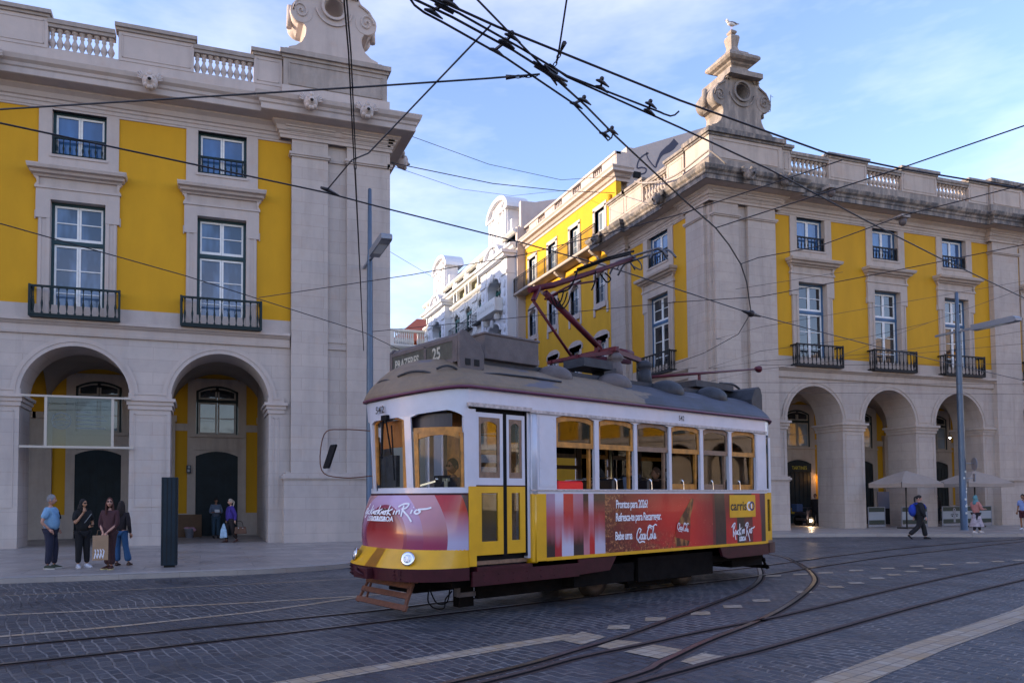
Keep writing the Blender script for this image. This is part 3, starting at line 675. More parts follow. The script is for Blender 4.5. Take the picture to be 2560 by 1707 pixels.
for c in YC:
    for (z0, z1, arch) in ((17.1,19.45,0),(13.65,15.62,1),(9.3,11.3,0),(4.6,6.8,0)):
        fr, sa, gl = MB(), MB(), MB()
        sash_pair(fr, sa, gl, .56, z0, z1, .24, 3 if arch else 2, .06)
        rot = Matrix.Rotation(-PI/2, 4, 'Z')
        def fin(mb): mb.v = [rot@v+Vector((XY, c, 0)) for v in mb.v]; return mb
        wo = fin(fr).build('window', M_blueF, root3); fin(sa).build('sash', M_white, wo); fin(gl).build('pane', M_glassP, wo)
        s = MB()
        for sx in (-1,1):
            a0, a1 = sorted((c+sx*.56, c+sx*.80)); bxT(s, TY, a0, a1, -.33, .05, z0-.1, z1+.1)
            if arch: a0, a1 = sorted((c+sx*.66, c+sx*.86)); bxT(s, TY, a0, a1, -.0, .05, z0-.75, z0-.1)
        bxT(s, TY, c-.80, c+.80, -.33, .05, z1, z1+.28 if not arch else z1+.1)
        if arch:
            A = [(c-.8+1.6*k/10, z1+.1+.35*(1-(2*k/10-1)**2)) for k in range(11)]
            s.prism([(c-.8,z1-.02)]+A+[(c+.8,z1-.02)], lambda a,b,t: Vector((t,a,b)), XY-.05, XY+.01)
            s.prism([(c-.56,z1+.01)]+[(c-.56+1.12*k/8, z1-.28*(2*k/8-1)**2) for k in range(9)]+[(c+.56,z1+.01)], lambda a,b,t: Vector((t,a,b)), XY-.045, XY+.2)
            bxT(s, TY, c-.66, c+.66, -.2, .10, z0-.35, z0-.0)
        elif z0 < 12:
            A = [(c-.95+1.9*k/10, z1+.28+.35*(1-abs(2*k/10-1)**3)) for k in range(11)]
            s.prism([(c-.95,z1)]+A+[(c+.95,z1)], lambda a,b,t: Vector((t,a,b)), XY-.05, XY+.01)
        s.build('window_surround', M_trim, wo)
        if arch:
            b = MB(); b.bar(TY(c-.56,.0,z0+.95), TY(c+.56,.0,z0+.95), .03)
            for q in range(8): b.bar(TY(c-.5+q*.143,.0,z0), TY(c-.5+q*.143,.0,z0+.95), .018)
            b.build('window_guard', M_ironB, wo)
w_ = MB(); bxT(w_, TY, 38.0, 51.2, 0, .85, 16.92, 17.05); bxT(w_, TY, 38.0, 51.2, .80, .88, 16.96, 17.08)
for a in (38.9, 40.4, 43.5, 46.7, 49.7): w_.prism([(0,16.92),(.7,16.92),(.7,16.82),(.45,16.62),(.2,16.55),(0,16.3)], lambda d,b,t: Vector((XY-d,t,b)), a-.12, a+.12)
w_.build('balcony_slab', M_trim2, root3)
w_ = MB(); 
for z in (17.12, 18.2, 18.05): w_.bar(TY(38.0,.82,z), TY(51.15,.82,z), .035); w_.bar(TY(51.15,.82,z), TY(51.15,0,z), .035)
k = 0; a = 38.0
while a < 51.2: w_.bar(TY(a,.82,17.05), TY(a,.82,18.2), .05 if k%12 == 0 else .022); a += .14; k += 1
for q in range(6): w_.bar(TY(51.15,.82-q*.14,17.05), TY(51.15,.82-q*.14,18.2), .022)
w_.build('balcony_railing', M_ironB, root3)
for a in (37.5, 49.95):
    w_ = MB(); w_.tube([TY(a,.10,0), TY(a,.10,19.6 if a < 40 else 20.3)], .08, 8); w_.lathe([(.08,19.3),(.16,19.5),(.18,19.8)], TY(a,.1,0), 8) if a < 40 else None
    w_.build('downpipe', M_yellow2, root3)

# ---------------------------------------------------------------- ornate white block further up the street
XW = 22.6
root4 = thing('ornate_building', (XW,61,0), 'ornate white building with curved gables and arched balcony windows behind the yellow house', 'building')
def paint(n, c): return plaster(n, c, .06)
M_wh = paint('white_render', (.66,.65,.62)); M_wh2 = paint('white_stucco', (.60,.61,.64)); M_cream = paint('cream_render', (.60,.56,.38)); M_slate = mat('pale_zinc', (.62,.60,.55), .6, var=.1)
M_teal = mat('teal_frame', (.01,.10,.085), .5)
TW = lambda a, d, z: Vector((XW-d, a, z))
bays = [(49.9,55.3,'big'),(55.3,58.4,'mid'),(58.4,61.5,'mid'),(61.5,64.6,'mid'),(64.6,70.0,'big'),(70.0,73.2,'mid')]
w_ = MB(); w_.box(XW+.3, XW+14, 49.95, 73.2, 0, 20.6); w_.box(XW+2.2, XW+14, 49.95, 73.2, 20.6, 22.8); w_.build('wall', M_cream, root4)
w_ = MB(); A = [(49.6,22.6),(73.4,22.6)]
w_.strip([TW(49.9,.1,21.95),TW(73.3,.1,21.95)],[TW(49.9,-1.6,24.0),TW(73.3,-1.6,24.0)]); w_.strip([TW(49.9,-1.6,24.0),TW(73.3,-1.6,24.0)],[TW(49.9,-8,24.6),TW(73.3,-8,24.6)])
w_.build('roof', M_slate, root4)
w_ = MB(); w_.box(XW-.02, XW+12, 49.6, 49.95, 0, 22.2); w_.prism([(XW+.3,22.2),(XW+.3,24.2),(XW+1.5,24.25),(XW+3.6,24.8),(XW+9,26.0),(XW+9,22.2)], lambda a,b,t: Vector((a,t,b)), 49.6, 49.95); w_.build('party_wall', M_gable, root4)
def whalf(mb, a0, a1, d, z0, z1): bxT(mb, TW, a0, a1, 0, d, z0, z1)
st = MB(); orn = MB(); k = 0
sweep(st, [(0,20.6),(.2,20.66),(.3,20.8),(.5,20.85),(.5,21.0),(0,21.1)], [(XW-.1,73.3),(XW-.1,49.7)])
sweep(st, [(0,17.15+2.2),(.2,19.4),(.35,19.5),(.35,19.65),(0,19.7)], [(XW-.0,73.3),(XW-.0,55.3)])
sweep(st, [(0,21.75),(.15,21.78),(.35,21.9),(.35,22.05),(0,22.1)], [(XW-.0,73.3),(XW-.0,49.7)])
st.build('cornices', M_wh, root4)
for a0, a1, kind in bays:
    c = (a0+a1)/2; big = kind == 'big'; d0 = .75 if big else .12
    hw = 1.35 if big else .72
    s = MB()
    # body of the bay with pilaster strips
    for q0, q1 in ((a0+.02, c-hw-.25),(c+hw+.25, a1-.02)):
        bxT(s, TW, q0, q1, -.3, d0, 0, 19.9 if big else 19.4)
        bxT(s, TW, q0-.03, q1+.03, -.3, d0+.10, 18.7, 18.95)
        n_ = 9
        for j in range(n_): s.ball(TW((q0+q1)/2, d0+.02, 12.6+j*.68), .22 if big else .14, 6, 5, (.4,1,1.5))
    for z0, z1 in ((0,13.2),(15.35,16.55),(18.9,19.95 if big else 19.4)): bxT(s, TW, c-hw-.25, c+hw+.25, -.3, d0-.06, z0, z1)
    for (z0, z1) in ((13.2,14.6),(16.55,18.2)):
        n_ = 10; A = [(c+hw*math.cos(PI-PI*j/n_), z1+(.72 if big else .45)*math.sin(PI*j/n_)) for j in range(n_+1)]
        zt = 15.35 if z0 < 15 else 18.9+.05
        s.strip([TW(a,d0-.05,z) for a,z in A],[TW(a,d0-.05,zt) for a,z in A]); s.strip([TW(a,d0-.05,z) for a,z in A],[TW(a,-.2,z) for a,z in A])
        s.tube([TW(a,d0-.0,z+.06) for a,z in A], .10, 5)
        for sx in (-1,1): q0, q1 = sorted((c+sx*hw, c+sx*(hw+.25))); bxT(s, TW, q0, q1, -.3, d0-.05, z0, zt)
        s.ball(TW(c, d0+.12, z1+.80 if big else z1+.5), .30 if big else .2, 8, 6, (.6,.8,1.3))
    if big:
        bxT(s, TW, a0-.1, a1+.1, -.3, d0+.35, 19.95, 20.2); bxT(s, TW, a0-.2, a1+.2, -.3, d0+.5, 20.2, 20.45)
        # broken curved pediment over the bay
        n_ = 14; 
        for (w0, zb, rr, dd) in ((1.5, 20.4, 1.0, .75),):
            A = [(c+w0*math.cos(PI-PI*j/n_), zb+rr*math.sin(PI*j/n_)) for j in range(n_+1)]
            s.prism(A, lambda a,b,t: TW(a,t,b), -.4, dd)
            B = [(c+(w0+.22)*math.cos(PI-PI*j/n_), zb+(rr+.22)*math.sin(PI*j/n_)) for j in range(n_+1)]
            s.strip([TW(a,dd+.25,z) for a,z in A],[TW(a,dd+.25,z) for a,z in B]); s.strip([TW(a,dd+.25,z) for a,z in B],[TW(a,-.4,z) for a,z in B]); s.strip([TW(a,dd+.25,z) for a,z in A],[TW(a,dd,z) for a,z in A])
            s.ball(TW(c,dd+.1,zb+.45), .42, 10, 8, (.5,1,1.1))
        # roof gable
        bxT(s, TW, a0+.9, a1-.9, -.9, .3, 22.05, 24.1); bxT(s, TW, a0+.5, a1-.5, -.9, .1, 22.05, 23.1); bxT(s, TW, a0+.6, a1-.6, -.9, .5, 24.0, 24.16)
        for q in (c-1.6,c-1.15,c+1.15,c+1.6): bxT(s, TW, q-.12, q+.12, .3, .42, 22.1, 24.0)
        A = [(c+1.9*math.cos(PI-PI*j/n_), 24.1+1.05*math.sin(PI*j/n_)) for j in range(n_+1)]; s.prism(A, lambda a,b,t: TW(a,t,b), -1.4, .2)
        B = [(c+2.2*math.cos(PI-PI*j/n_), 24.05+1.42*math.sin(PI*j/n_)) for j in range(n_+1)]
        s.strip([TW(a,.5,z) for a,z in A],[TW(a,.5,z) for a,z in B]); s.strip([TW(a,.5,z) for a,z in B],[TW(a,-1.4,z) for a,z in B]); s.strip([TW(a,.5,z) for a,z in A],[TW(a,.2,z) for a,z in A])
        r_ = random.Random(5)
        for j in range(30): s.ball(TW(c-1.0+2.0*r_.random(), .26, 22.5+2.3*r_.random()), .10+.16*r_.random(), 6, 5, (.9,1,1.2))
        s.ball(TW(c,.3,24.0), .55, 12, 8, (.5,1,1.2))
    s.build('bay', M_wh2 if big else M_wh, root4)
    for z0, z1 in ((13.2,15.25),(16.55,18.85)):
        f, sa, gl = MB(), MB(), MB()
        bxT(gl, TW, c-hw, c+hw, -.16, -.14, z0, z1)
        for q in (c-hw, c+hw-.1): bxT(f, TW, q, q+.1, -.12, -.02, z0, z1)
        bxT(f, TW, c-hw, c+hw, -.12, .0, z1-.85, z1-.62)
        for j in range(1, 6 if big else 3):
            q = c-hw+2*hw*j/(6 if big else 3); bxT(sa, TW, q-.03, q+.03, -.12, -.04, z0, z1)
        for zz in (z0+.5, z0+1.0, z1-.35): bxT(sa, TW, c-hw+.1, c+hw-.1, -.12, -.05, zz-.02, zz+.02)
        wo = f.build('window', M_teal, root4); sa.build('glazing_bars', M_white, wo); gl.build('pane', M_glassD, wo)
        b = MB()
        if big: 
            bxT(b, TW, c-1.9, c+1.9, d0, d0+.7, z0-.55, z0-.42); bxT(b, TW, c-1.9, c+1.9, d0+.58, d0+.7, z0-.42, z0+.45); bxT(b, TW, c-1.9, c-1.8, d0, d0+.6, z0-.42, z0+.45); bxT(b, TW, c+1.8, c+1.9, d0, d0+.6, z0-.42, z0+.45)
            for j in range(9): b.ball(TW(c-1.6+.4*j, d0+.70, z0+.0), .13, 6, 5, (.4,1,1.6))
            for q in (-1.2, 1.2): b.ball(TW(c+q, d0+.2, z0-.85), .3, 8, 6, (1,.6,1.2))
            b.build('stone_balcony', M_wh, root4)
        else:
            bxT(b, TW, c-1.05, c+1.05, .12, .6, z0-.12, z0)
            for z in (z0+.12, z0+.8): b.bar(TW(c-1.05,.58,z), TW(c+1.05,.58,z), .03)
            for j in range(14): b.bar(TW(c-1.05+.16*j,.58,z0), TW(c-1.05+.16*j,.58,z0+.8), .02)
            for q in (c-1.05, c+1.05): b.bar(TW(q,.58,z0+.8), TW(q,.1,z0+.8), .03)
            b.build('iron_balcony', M_ironB, root4)
    # attic windows
    for q in ((c-.8, c+.8) if big else (c,)):
        g_ = MB(); bxT(g_, TW, q-.33, q+.33, -.22, -.18, 19.95 if not big else 20.75, 21.2); 
        gl2 = MB(); bxT(gl2, TW, q-.33, q+.33, .1, .12, 20.25 if big else 19.95, 21.3)
        wo = gl2.build('attic_window', M_glassD, root4); s2 = MB()
        for sx in (-1,1): e0, e1 = sorted((q+sx*.33, q+sx*.52)); bxT(s2, TW, e0, e1, 0, .28, 19.85, 21.3)
        bxT(s2, TW, q-.6, q+.6, 0, .34, 21.3, 21.5); s2.ball(TW(q,.3,21.55), .2, 8, 6, (.8,1,1.2))
        bxT(s2, TW, q-.02, q+.02, .12, .15, 19.95, 21.3); bxT(s2, TW, q-.33, q+.33, .12, .15, 20.6, 20.64)
        s2.build('attic_surround', M_wh, wo)

# ---------------------------------------------------------------- small pale house at the end of the street
root5 = thing('pale_house', (20,75,0), 'distant pale house with red hipped tile roof beside the grey lamp post', 'building')
M_pale = paint('pale_cream', (.66,.63,.52)); 
w_ = MB(); w_.box(18.5, 40, 75, 95, 0, 18.0); w_.build('wall', M_pale, root5)
w_ = MB(); sweep(w_, [(0,17.7),(.2,17.75),(.35,17.95),(.35,18.1),(0,18.2)], [(18.5,95),(18.5,75),(40,75)]); w_.box(18.5,19.6,75,75.3,18.15,19.7); w_.box(18.45,40,74.95,75.35,19.6,19.85); w_.box(23.8,24.6,75,75.3,18.15,19.7)
w_.box(18.35, 18.75, 74.9, 75.3, 0, 17.8)
for k in range(18): w_.lathe([(.10,18.2),(.16,18.6),(.08,19.1),(.12,19.6)], (19.8+k*.24 if k < 9 else 22.0+.25*(k-9)+.3, 75.15, 0), 6)
w_.box(19.55, 25, 75.0, 75.3, 18.1, 18.25)
w_.build('balustrade', M_wh, root5)
g = NT('red_roof_tiles', .8); o = g.co.outputs['Object']; wv = g.n('ShaderNodeTexWave', {'Vector':o,'Scale':1.6,'Distortion':.4}, bands_direction='DIAGONAL').outputs[0]
g.col(g.mix(g.noise(o,2,5), (.42,.07,.03), (.55,.15,.07))); g.bump(wv, .8, .06); M_tile = g.M
w_ = MB(); w_.add([(19.6,76,18.9),(40,76,18.9),(40,92,18.9),(19.6,92,18.9),(24.2,82,22.9),(36,82,22.9)], [(0,1,5,4),(1,2,5),(2,3,4,5),(3,0,4)]); w_.build('roof', M_tile, root5)
for x, z in ((21.0,15.6),(21.0,11.5),(24,15.6)):
    f = MB(); f.box(x-.5,x+.5,74.93,75,z,z+1.5); wo = f.build('window', M_wh, root5); g_ = MB(); g_.box(x-.4,x-.04,74.9,74.93,z+.1,z+1.4); g_.box(x+.04,x+.4,74.9,74.93,z+.1,z+1.4); g_.build('pane', M_glassP, wo)
    s = MB(); s.box(x-.58,x-.5,74.88,75,z-.08,z+1.58); s.box(x+.5,x+.58,74.88,75,z-.08,z+1.58); s.box(x-.5,x+.5,74.88,75,z+1.5,z+1.58); s.build('frame', M_ironB, wo)

# ---------------------------------------------------------------- ground, road, kerbs
def cobble(name):
    g = NT(name, .5); o = g.co.outputs['Object']
    wob = g.n('ShaderNodeTexNoise', {'Vector':o,'Scale':.55,'Detail':3}).outputs[1]; wob2 = g.n('ShaderNodeTexNoise', {'Vector':o,'Scale':4.5,'Detail':2}).outputs[1]
    v = g.n('ShaderNodeVectorMath', {0:wob,1:(.5,.5,.5)}, operation='SUBTRACT').outputs[0]; v = g.n('ShaderNodeVectorMath', {0:v,'Scale':.5}, operation='SCALE').outputs[0]
    v2 = g.n('ShaderNodeVectorMath', {0:wob2,1:(.5,.5,.5)}, operation='SUBTRACT').outputs[0]; v2 = g.n('ShaderNodeVectorMath', {0:v2,'Scale':.055}, operation='SCALE').outputs[0]
    p = g.n('ShaderNodeVectorMath', {0:o,1:v}, operation='ADD').outputs[0]; p = g.n('ShaderNodeVectorMath', {0:p,1:v2}, operation='ADD').outputs[0]
    p = g.map(p, rot=(0,0,R(-106)))
    br = g.n('ShaderNodeTexBrick', {'Vector':p,'Scale':1.0,'Mortar Size':.017,'Mortar Smooth':.45,'Brick Width':.23,'Row Height':.145,'Bias':0.0,'Color1':(.0,.0,.0,1),'Color2':(1,1,1,1),'Mortar':(.5,.5,.5,1)})
    c = g.ramp(br.outputs[0], [(0,(.017,.022,.034)),(.45,(.036,.043,.060)),(.85,(.062,.068,.084)),(1,(.080,.075,.080))])
    c = g.mix(g.ramp(g.noise(o, 6, 8, .7), [(.35,0.0),(.75,.55)]), c, (.035,.038,.045))
    c = g.mix(g.ramp(g.noise(o, .35, 5), [(.35,.0),(.7,.35)]), c, (.065,.064,.072))
    sand = g.ramp(g.noise(o, .5, 4), [(.33,(.012,.012,.016)),(.52,(.20,.19,.19)),(.7,(.26,.245,.24))])
    gap = g.math('MULTIPLY', br.outputs[1], g.ramp(g.noise(o, 1.3, 4), [(.28,.25),(.6,1.0)]))
    c = g.mix(gap, c, sand); g.col(c)
    g.rough(g.ramp(g.noise(o, 2.3, 6), [(.3,.34),(.7,.60)]))
    h = g.math('ADD', g.math('MULTIPLY', br.outputs[1], -1.0), g.math('MULTIPLY', g.noise(o, 9, 6), .5))
    g.bump(h, 1.0, .05); return g.M
M_cob = cobble('basalt_setts')
def paving(name):
    g = NT(name, .38); o = g.co.outputs['Object']
    br = g.n('ShaderNodeTexBrick', {'Vector':g.map(o, rot=(0,0,0)),'Scale':1.0,'Mortar Size':.008,'Mortar Smooth':.2,'Brick Width':2.6,'Row Height':1.05,'Color1':(.30,.255,.23,1),'Color2':(.37,.32,.285,1),'Mortar':(.06,.055,.05,1)})
    c = g.mix(g.ramp(g.noise(o, 1.6, 8, .7), [(.35,0.0),(.7,.6)]), br.outputs[0], (.22,.19,.175))
    c = g.mix(g.ramp(g.noise(o, 14, 6, .7), [(.5,0.0),(.8,.4)]), c, (.10,.09,.09)); g.col(c)
    g.rough(g.ramp(g.noise(o, .8, 5), [(.35,.28),(.65,.6)])); g.bump(g.math('MULTIPLY', br.outputs[1], -1.0), .4, .01); return g.M
M_pav = paving('limestone_paving'); M_kerb = stone('kerb_stone', (.34,.31,.29), .4, joints=True, bw=1.3, bh=5, streak=.2)
w_ = MB(); w_.box(-300, 300, -200, 400, -.5, 0); tag(w_.build('road', M_cob), kind='structure')
def pavement(name, poly, edge, h):
    p = MB(); n = len(poly); p.add([(a,b,h) for a,b in poly], [tuple(range(n))]); tag(p.build(name, M_pav, recalc=False), kind='structure')
    k = MB(); sweep(k, [(-.32,-.1),(-.32,h+.004),(-.02,h+.004),(0,h-.015),(0,-.1)], edge); tag(k.build('kerb', M_kerb), kind='structure')
eL = [(-90,18.0)]+[(p.x,p.y) for p in smooth_pts([(0,18.0,0),(1.4,18.05,0),(2.9,18.4,0),(4.2,19.25,0),(5.8,20.7,0),(7.4,23,0),(8.6,26,0),(9.1,30,0)], 4)]+[(9.2,90)]
pavement('pavement', eL+[(-90,90)], eL, .12)
eR = [(19.6,90),(19.6,32)]+[(p.x,p.y) for p in smooth_pts([(19.8,29,0),(21.2,26.6,0),(24,25.5,0),(28.3,24.4,0),(30.8,22.9,0),(33.6,21.9,0),(45,20.5,0)], 4)]+[(90,17)]
pavement('pavement', eR+[(90,90)], eR, .15)

# ---------------------------------------------------------------- tram rails and stone lines in the road
M_rail = mat('worn_rail_steel', (.20,.19,.20), .28, .9, var=.35, vs=8); M_groove = mat('rail_groove', (.010,.009,.010), .9, 0, .1); M_rust = mat('rusty_rail_edge', (.06,.035,.03), .7, var=.4, vs=12)
def offset_path(P, d):
    out = []
    for i, p in enumerate(P):
        a = P[max(0,i-1)]; b = P[min(len(P)-1,i+1)]; t = (b-a).normalized(); out.append(p+Vector((-t.y,t.x,0))*d)
    return out
def flat(mb, P, d0, d1, z, z2=None):
    A = offset_path(P, d0); B = offset_path(P, d1)
    mb.strip([Vector((p.x,p.y,z)) for p in A], [Vector((p.x,p.y,z2 if z2 is not None else z)) for p in B])
def rail(root, pts, shiny=True):
    P = smooth_pts([(a,b,0) for a,b in pts], 6)
    m_ = MB(); flat(m_, P, -.085, .085, .004); r = m_.build('rail_bed', M_rust, root, recalc=False)
    m_ = MB(); flat(m_, P, -.012, .055, .0135); m_.build('rail', M_rail if shiny else M_rust, root, recalc=False)
    m_ = MB(); flat(m_, P, -.05, -.012, .009); m_.build('groove', M_groove, root, recalc=False)
trk = thing('tram_track', (5,12,0), 'pair of rails running straight under the tram', 'tram track')
rail(trk, [(-14,7.0),(-8,8.05),(-2.1,9.28),(-.79,9.6),(.71,10.0),(2.38,10.5),(3.41,10.85),(5.44,11.47),(6.81,11.9),(9.2,12.68),(11.8,13.46),(14.7,14.6),(19.3,16.4),(24.8,18.1),(30.3,19.8),(45,23.5)])
rail(trk, [(-14,8.1),(-8,9.2),(-2.36,10.4),(-1.28,10.63),(.79,11.13),(2.6,11.58),(3.79,12.05),(5.6,12.75),(8.3,13.65),(11.3,14.62),(13.3,15.2),(15.3,16.0),(21.05,18.2),(26.6,19.8),(32.2,21.0),(45,24.6)])
trk2 = thing('tram_track', (9,9,0), 'curving shiny pair of rails sweeping out from behind the tram', 'tram track')
rail(trk2, [(-4,4.4),(1.0,6.35),(3.19,7.24),(4.3,7.84),(5.24,8.37),(6.46,9.16),(8.18,10.3),(10.0,11.55),(11.6,12.95),(13.18,14.7),(14.5,16.4),(15.5,18.2),(16.0,20.2),(16.15,24),(16.15,50)])
rail(trk2, [(-1,4.4),(3.86,6.38),(4.94,7.0),(6.11,7.76),(7.8,8.75),(9.43,9.86),(11.17,11.2),(12.57,12.4),(13.69,13.6),(14.56,14.69),(15.68,16.2),(16.69,17.85),(17.2,20),(17.3,24),(17.3,50)])
trk3 = thing('tram_track', (10,8,0), 'nearest dull brown pair of rails running off to the right edge', 'tram track')
rail(trk3, [(-4,4.1),(1,6.1),(3.07,6.96),(4.1,7.46),(5.22,7.87),(6.48,8.34),(8.1,8.87),(9.59,9.45),(14.2,11.3),(20.9,13.7),(40,20)], False)
rail(trk3, [(-1,4.3),(4.11,6.29),(4.9,6.59),(5.64,6.88),(6.52,7.18),(9.9,8.5),(12.84,9.6),(16.8,11.0),(40,18.9)], False)
g = NT('cream_setts', .6); o = g.co.outputs['Object']
br = g.n('ShaderNodeTexBrick', {'Vector':g.map(o, rot=(0,0,R(-19))),'Scale':1.0,'Mortar Size':.008,'Brick Width':.17,'Row Height':.155,'Color1':(.33,.24,.15,1),'Color2':(.40,.33,.255,1),'Mortar':(.10,.08,.07,1)}); br.offset = 0
c = g.mix(g.ramp(g.noise(o, 1.2, 6), [(.45,0.0),(.7,.5)]), br.outputs[0], (.38,.22,.08)); c = g.mix(g.ramp(g.noise(o, 8, 6), [(.4,0.0),(.75,.5)]), c, (.18,.16,.15)); g.col(c); M_line = g.M
def line(pts, wd, name='stone_line', z=.0045):
    P = [Vector((a,b,0)) for a,b in pts]; m_ = MB(); flat(m_, P, -wd/2, wd/2, z); tag(m_.build(name, M_line, recalc=False), kind='structure')
line([(-14,15.1),(-3.6,15.79),(1.14,16.08),(3.58,16.29),(9,17.1)], .07)
line([(-14,12.9),(-3.0,13.2),(-1.1,13.22),(.94,13.26),(2.95,13.45),(7,14.6)], .13)
line([(-14,9.2),(-2.54,11.17),(-.99,11.51),(.86,12.16),(1.9,12.75),(2.9,13.36)], .13)
line([(-6,5.0),(.85,7.40),(1.4,7.60),(3.69,8.37),(4.75,8.68)], .27)
line([(3.2,4.4),(5.96,5.64),(8.5,6.66),(12.2,7.98),(20,11.2),(40,18.3)], .38)
def quad(pts, name='stone_patch'):
    m_ = MB(); m_.add([(a,b,.0075) for a,b in pts], [tuple(range(len(pts)))]); tag(m_.build(name, M_line, recalc=False), kind='structure')
quad([(4.4,8.44),(4.95,8.88),(5.06,8.44),(4.51,8.1)]); quad([(4.62,7.93),(5.07,8.24),(5.32,7.96),(4.73,7.69)]); quad([(4.78,7.58),(5.35,7.81),(5.51,7.42),(4.95,7.12)]); quad([(5.09,6.93),(5.61,7.22),(5.75,6.93),(5.13,6.70)])
tx, ty = Vector((.94,.34)), Vector((.12,1.0))
for (x,y) in ((5.6,9.0),(6.48,9.4),(7.45,9.62),(8.4,10.02),(9.34,10.41),(10.92,11.05),(12.1,11.45),(13.02,11.8),(14.16,12.28),(15.15,12.69),(16.17,13.08),(17.25,13.45)):
    s = .30; quad([(x-.27*s/.3*.94,y-.1),(x+.06,y-.17),(x+.27*.94,y+.1),(x-.06,y+.17)])
for (x,y) in ((12.43,13.47),(13.27,13.52),(14.07,13.58),(15.17,13.73),(16.34,13.86),(17.51,14.02),(18.63,14.07),(19.7,14.16),(20.7,14.19),(21.6,14.25),(22.6,14.3)):
    quad([(x-.32,y-.1),(x+.05,y-.17),(x+.32,y+.1),(x-.05,y+.17)])
# ================================================================ the tram
TH = R(18.6); TO = Vector((6.728, 12.462, 0))
tram = thing('tram', TO, 'old white, yellow and maroon tram with red advert panels and raised pantograph', 'tram', rz=TH)
M_tw = mat('white_enamel', (.50,.52,.60), .32, var=.06, vs=4, coat=.2, bump=.04, bs=3); M_ty = mat('tram_yellow_paint', (.62,.33,.003), .34, var=.10, vs=3, coat=.2, bump=.05, bs=4); M_tm = mat('maroon_paint', (.038,.0045,.010), .5, 0, .25, var=.25, vs=6, bump=.1, bs=20)
M_wood = mat('varnished_wood', (.40,.165,.022), .45, var=.45, vs=7); M_wood2 = mat('weathered_wood', (.20,.12,.075), .6, var=.35, vs=9)
M_grey = mat('grey_roof_box', (.105,.088,.088), .6, 0, .3, var=.22, vs=5, bump=.15, bs=12); M_dgrey = mat('dark_grey_metal', (.030,.033,.042), .55, 0, .25, var=.35, vs=6); M_under = mat('oily_underframe', (.006,.005,.005), .85, 0, .08, var=.5, vs=5)
M_pan = mat('pantograph_maroon', (.075,.008,.018), .5, 0, .25, var=.25, vs=9); M_rusty = mat('rusted_lifeguard_wood', (.115,.042,.022), .75, var=.35, vs=10, bump=.3)
M_chrome = mat('chrome', (.7,.7,.72), .15, 1.0); M_lens = mat('headlamp_lens', (.75,.78,.82), .08, .6, bump=.8, bs=60)
M_ink = mat('black_lettering', (.01,.01,.012), .5); M_wt = mat('white_lettering', (.72,.72,.78), .5); M_cl = mat('cream_lettering', (.36,.35,.30), .7, var=.3, vs=20)
M_rubber = mat('black_rubber', (.007,.007,.008), .8, 0, .15); M_red = mat('red_seat_shell', (.75,.004,.006), .4)
def clear_glass(name, tint, a, ior=1.42):
    M = bpy.data.materials.new(name); M.use_nodes = True; t = M.node_tree; t.nodes.remove(t.nodes['Principled BSDF']); out = t.nodes['Material Output']
    tr = t.nodes.new('ShaderNodeBsdfTransparent'); tr.inputs[0].default_value = (*tint,1); gl = t.nodes.new('ShaderNodeBsdfGlossy'); gl.inputs['Roughness'].default_value = .02
    fr = t.nodes.new('ShaderNodeFresnel'); fr.inputs[0].default_value = ior; mx = t.nodes.new('ShaderNodeMixShader'); ad = t.nodes.new('ShaderNodeMath'); ad.operation = 'ADD'; ad.inputs[1].default_value = a
    t.links.new(fr.outputs[0], ad.inputs[0]); t.links.new(ad.outputs[0], mx.inputs[0]); t.links.new(tr.outputs[0], mx.inputs[1]); t.links.new(gl.outputs[0], mx.inputs[2]); t.links.new(mx.outputs[0], out.inputs[0]); return M
M_clear = clear_glass('clear_glass', (.74,.78,.78), .02)
M_clearF = clear_glass('cab_glass', (.93,.95,.95), .0, 1.22)
HW = 1.2; NX, BX = -3.47, 4.93          # body side runs between the two platform posts
def nose(a, n, k, xc=NX, hw=HW):
    """point on the platform outline, k in degrees, -90 near side, 90 far side"""
    c, s = math.cos(R(k)), math.sin(R(k)); return xc-a*abs(c)**(2/n), math.copysign(hw*abs(s)**(2/n), s)
def shell(mb, f0, f1, k0, k1, z0, z1, th=.05, n=14, zf=None, end='front'):
    """curved slab between platform outlines f0 (at z0) and f1 (at z1)"""
    def pt(f, k, z, inn):
        a, n_ = f; x, y = nose(a-inn, n_, k, hw=HW-inn)
        if zf: z += zf(k)
        return Vector((x, y, z)) if end == 'front' else Vector((NX+BX-x, y, z))
    ks = [k0+(k1-k0)*i/n for i in range(n+1)]
    o0 = [pt(f0,k,z0,0) for k in ks]; o1 = [pt(f1,k,z1,0) for k in ks]; i0 = [pt(f0,k,z0,th) for k in ks]; i1 = [pt(f1,k,z1,th) for k in ks]
    b = len(mb.v); mb.strip(o0, o1, smooth=True); mb.strip(i0, i1, smooth=True); mb.strip(o0, i0); mb.strip(o1, i1)
    mb.add([o0[0],o1[0],i1[0],i0[0]], [(0,1,2,3)]); mb.add([o0[-1],o1[-1],i1[-1],i0[-1]], [(0,1,2,3)])
    return b, len(ks)
LB = (.68,1.9); EV = (.78,2.0); YT = (.84,2.2); BP = (1.07,2.5)
droop = lambda k: -.11*math.cos(R(k))**1.5
def tb(mb, name, m, par=None, bevel=0): return mb.build(name, m, par or tram, bevel=bevel, local=True)
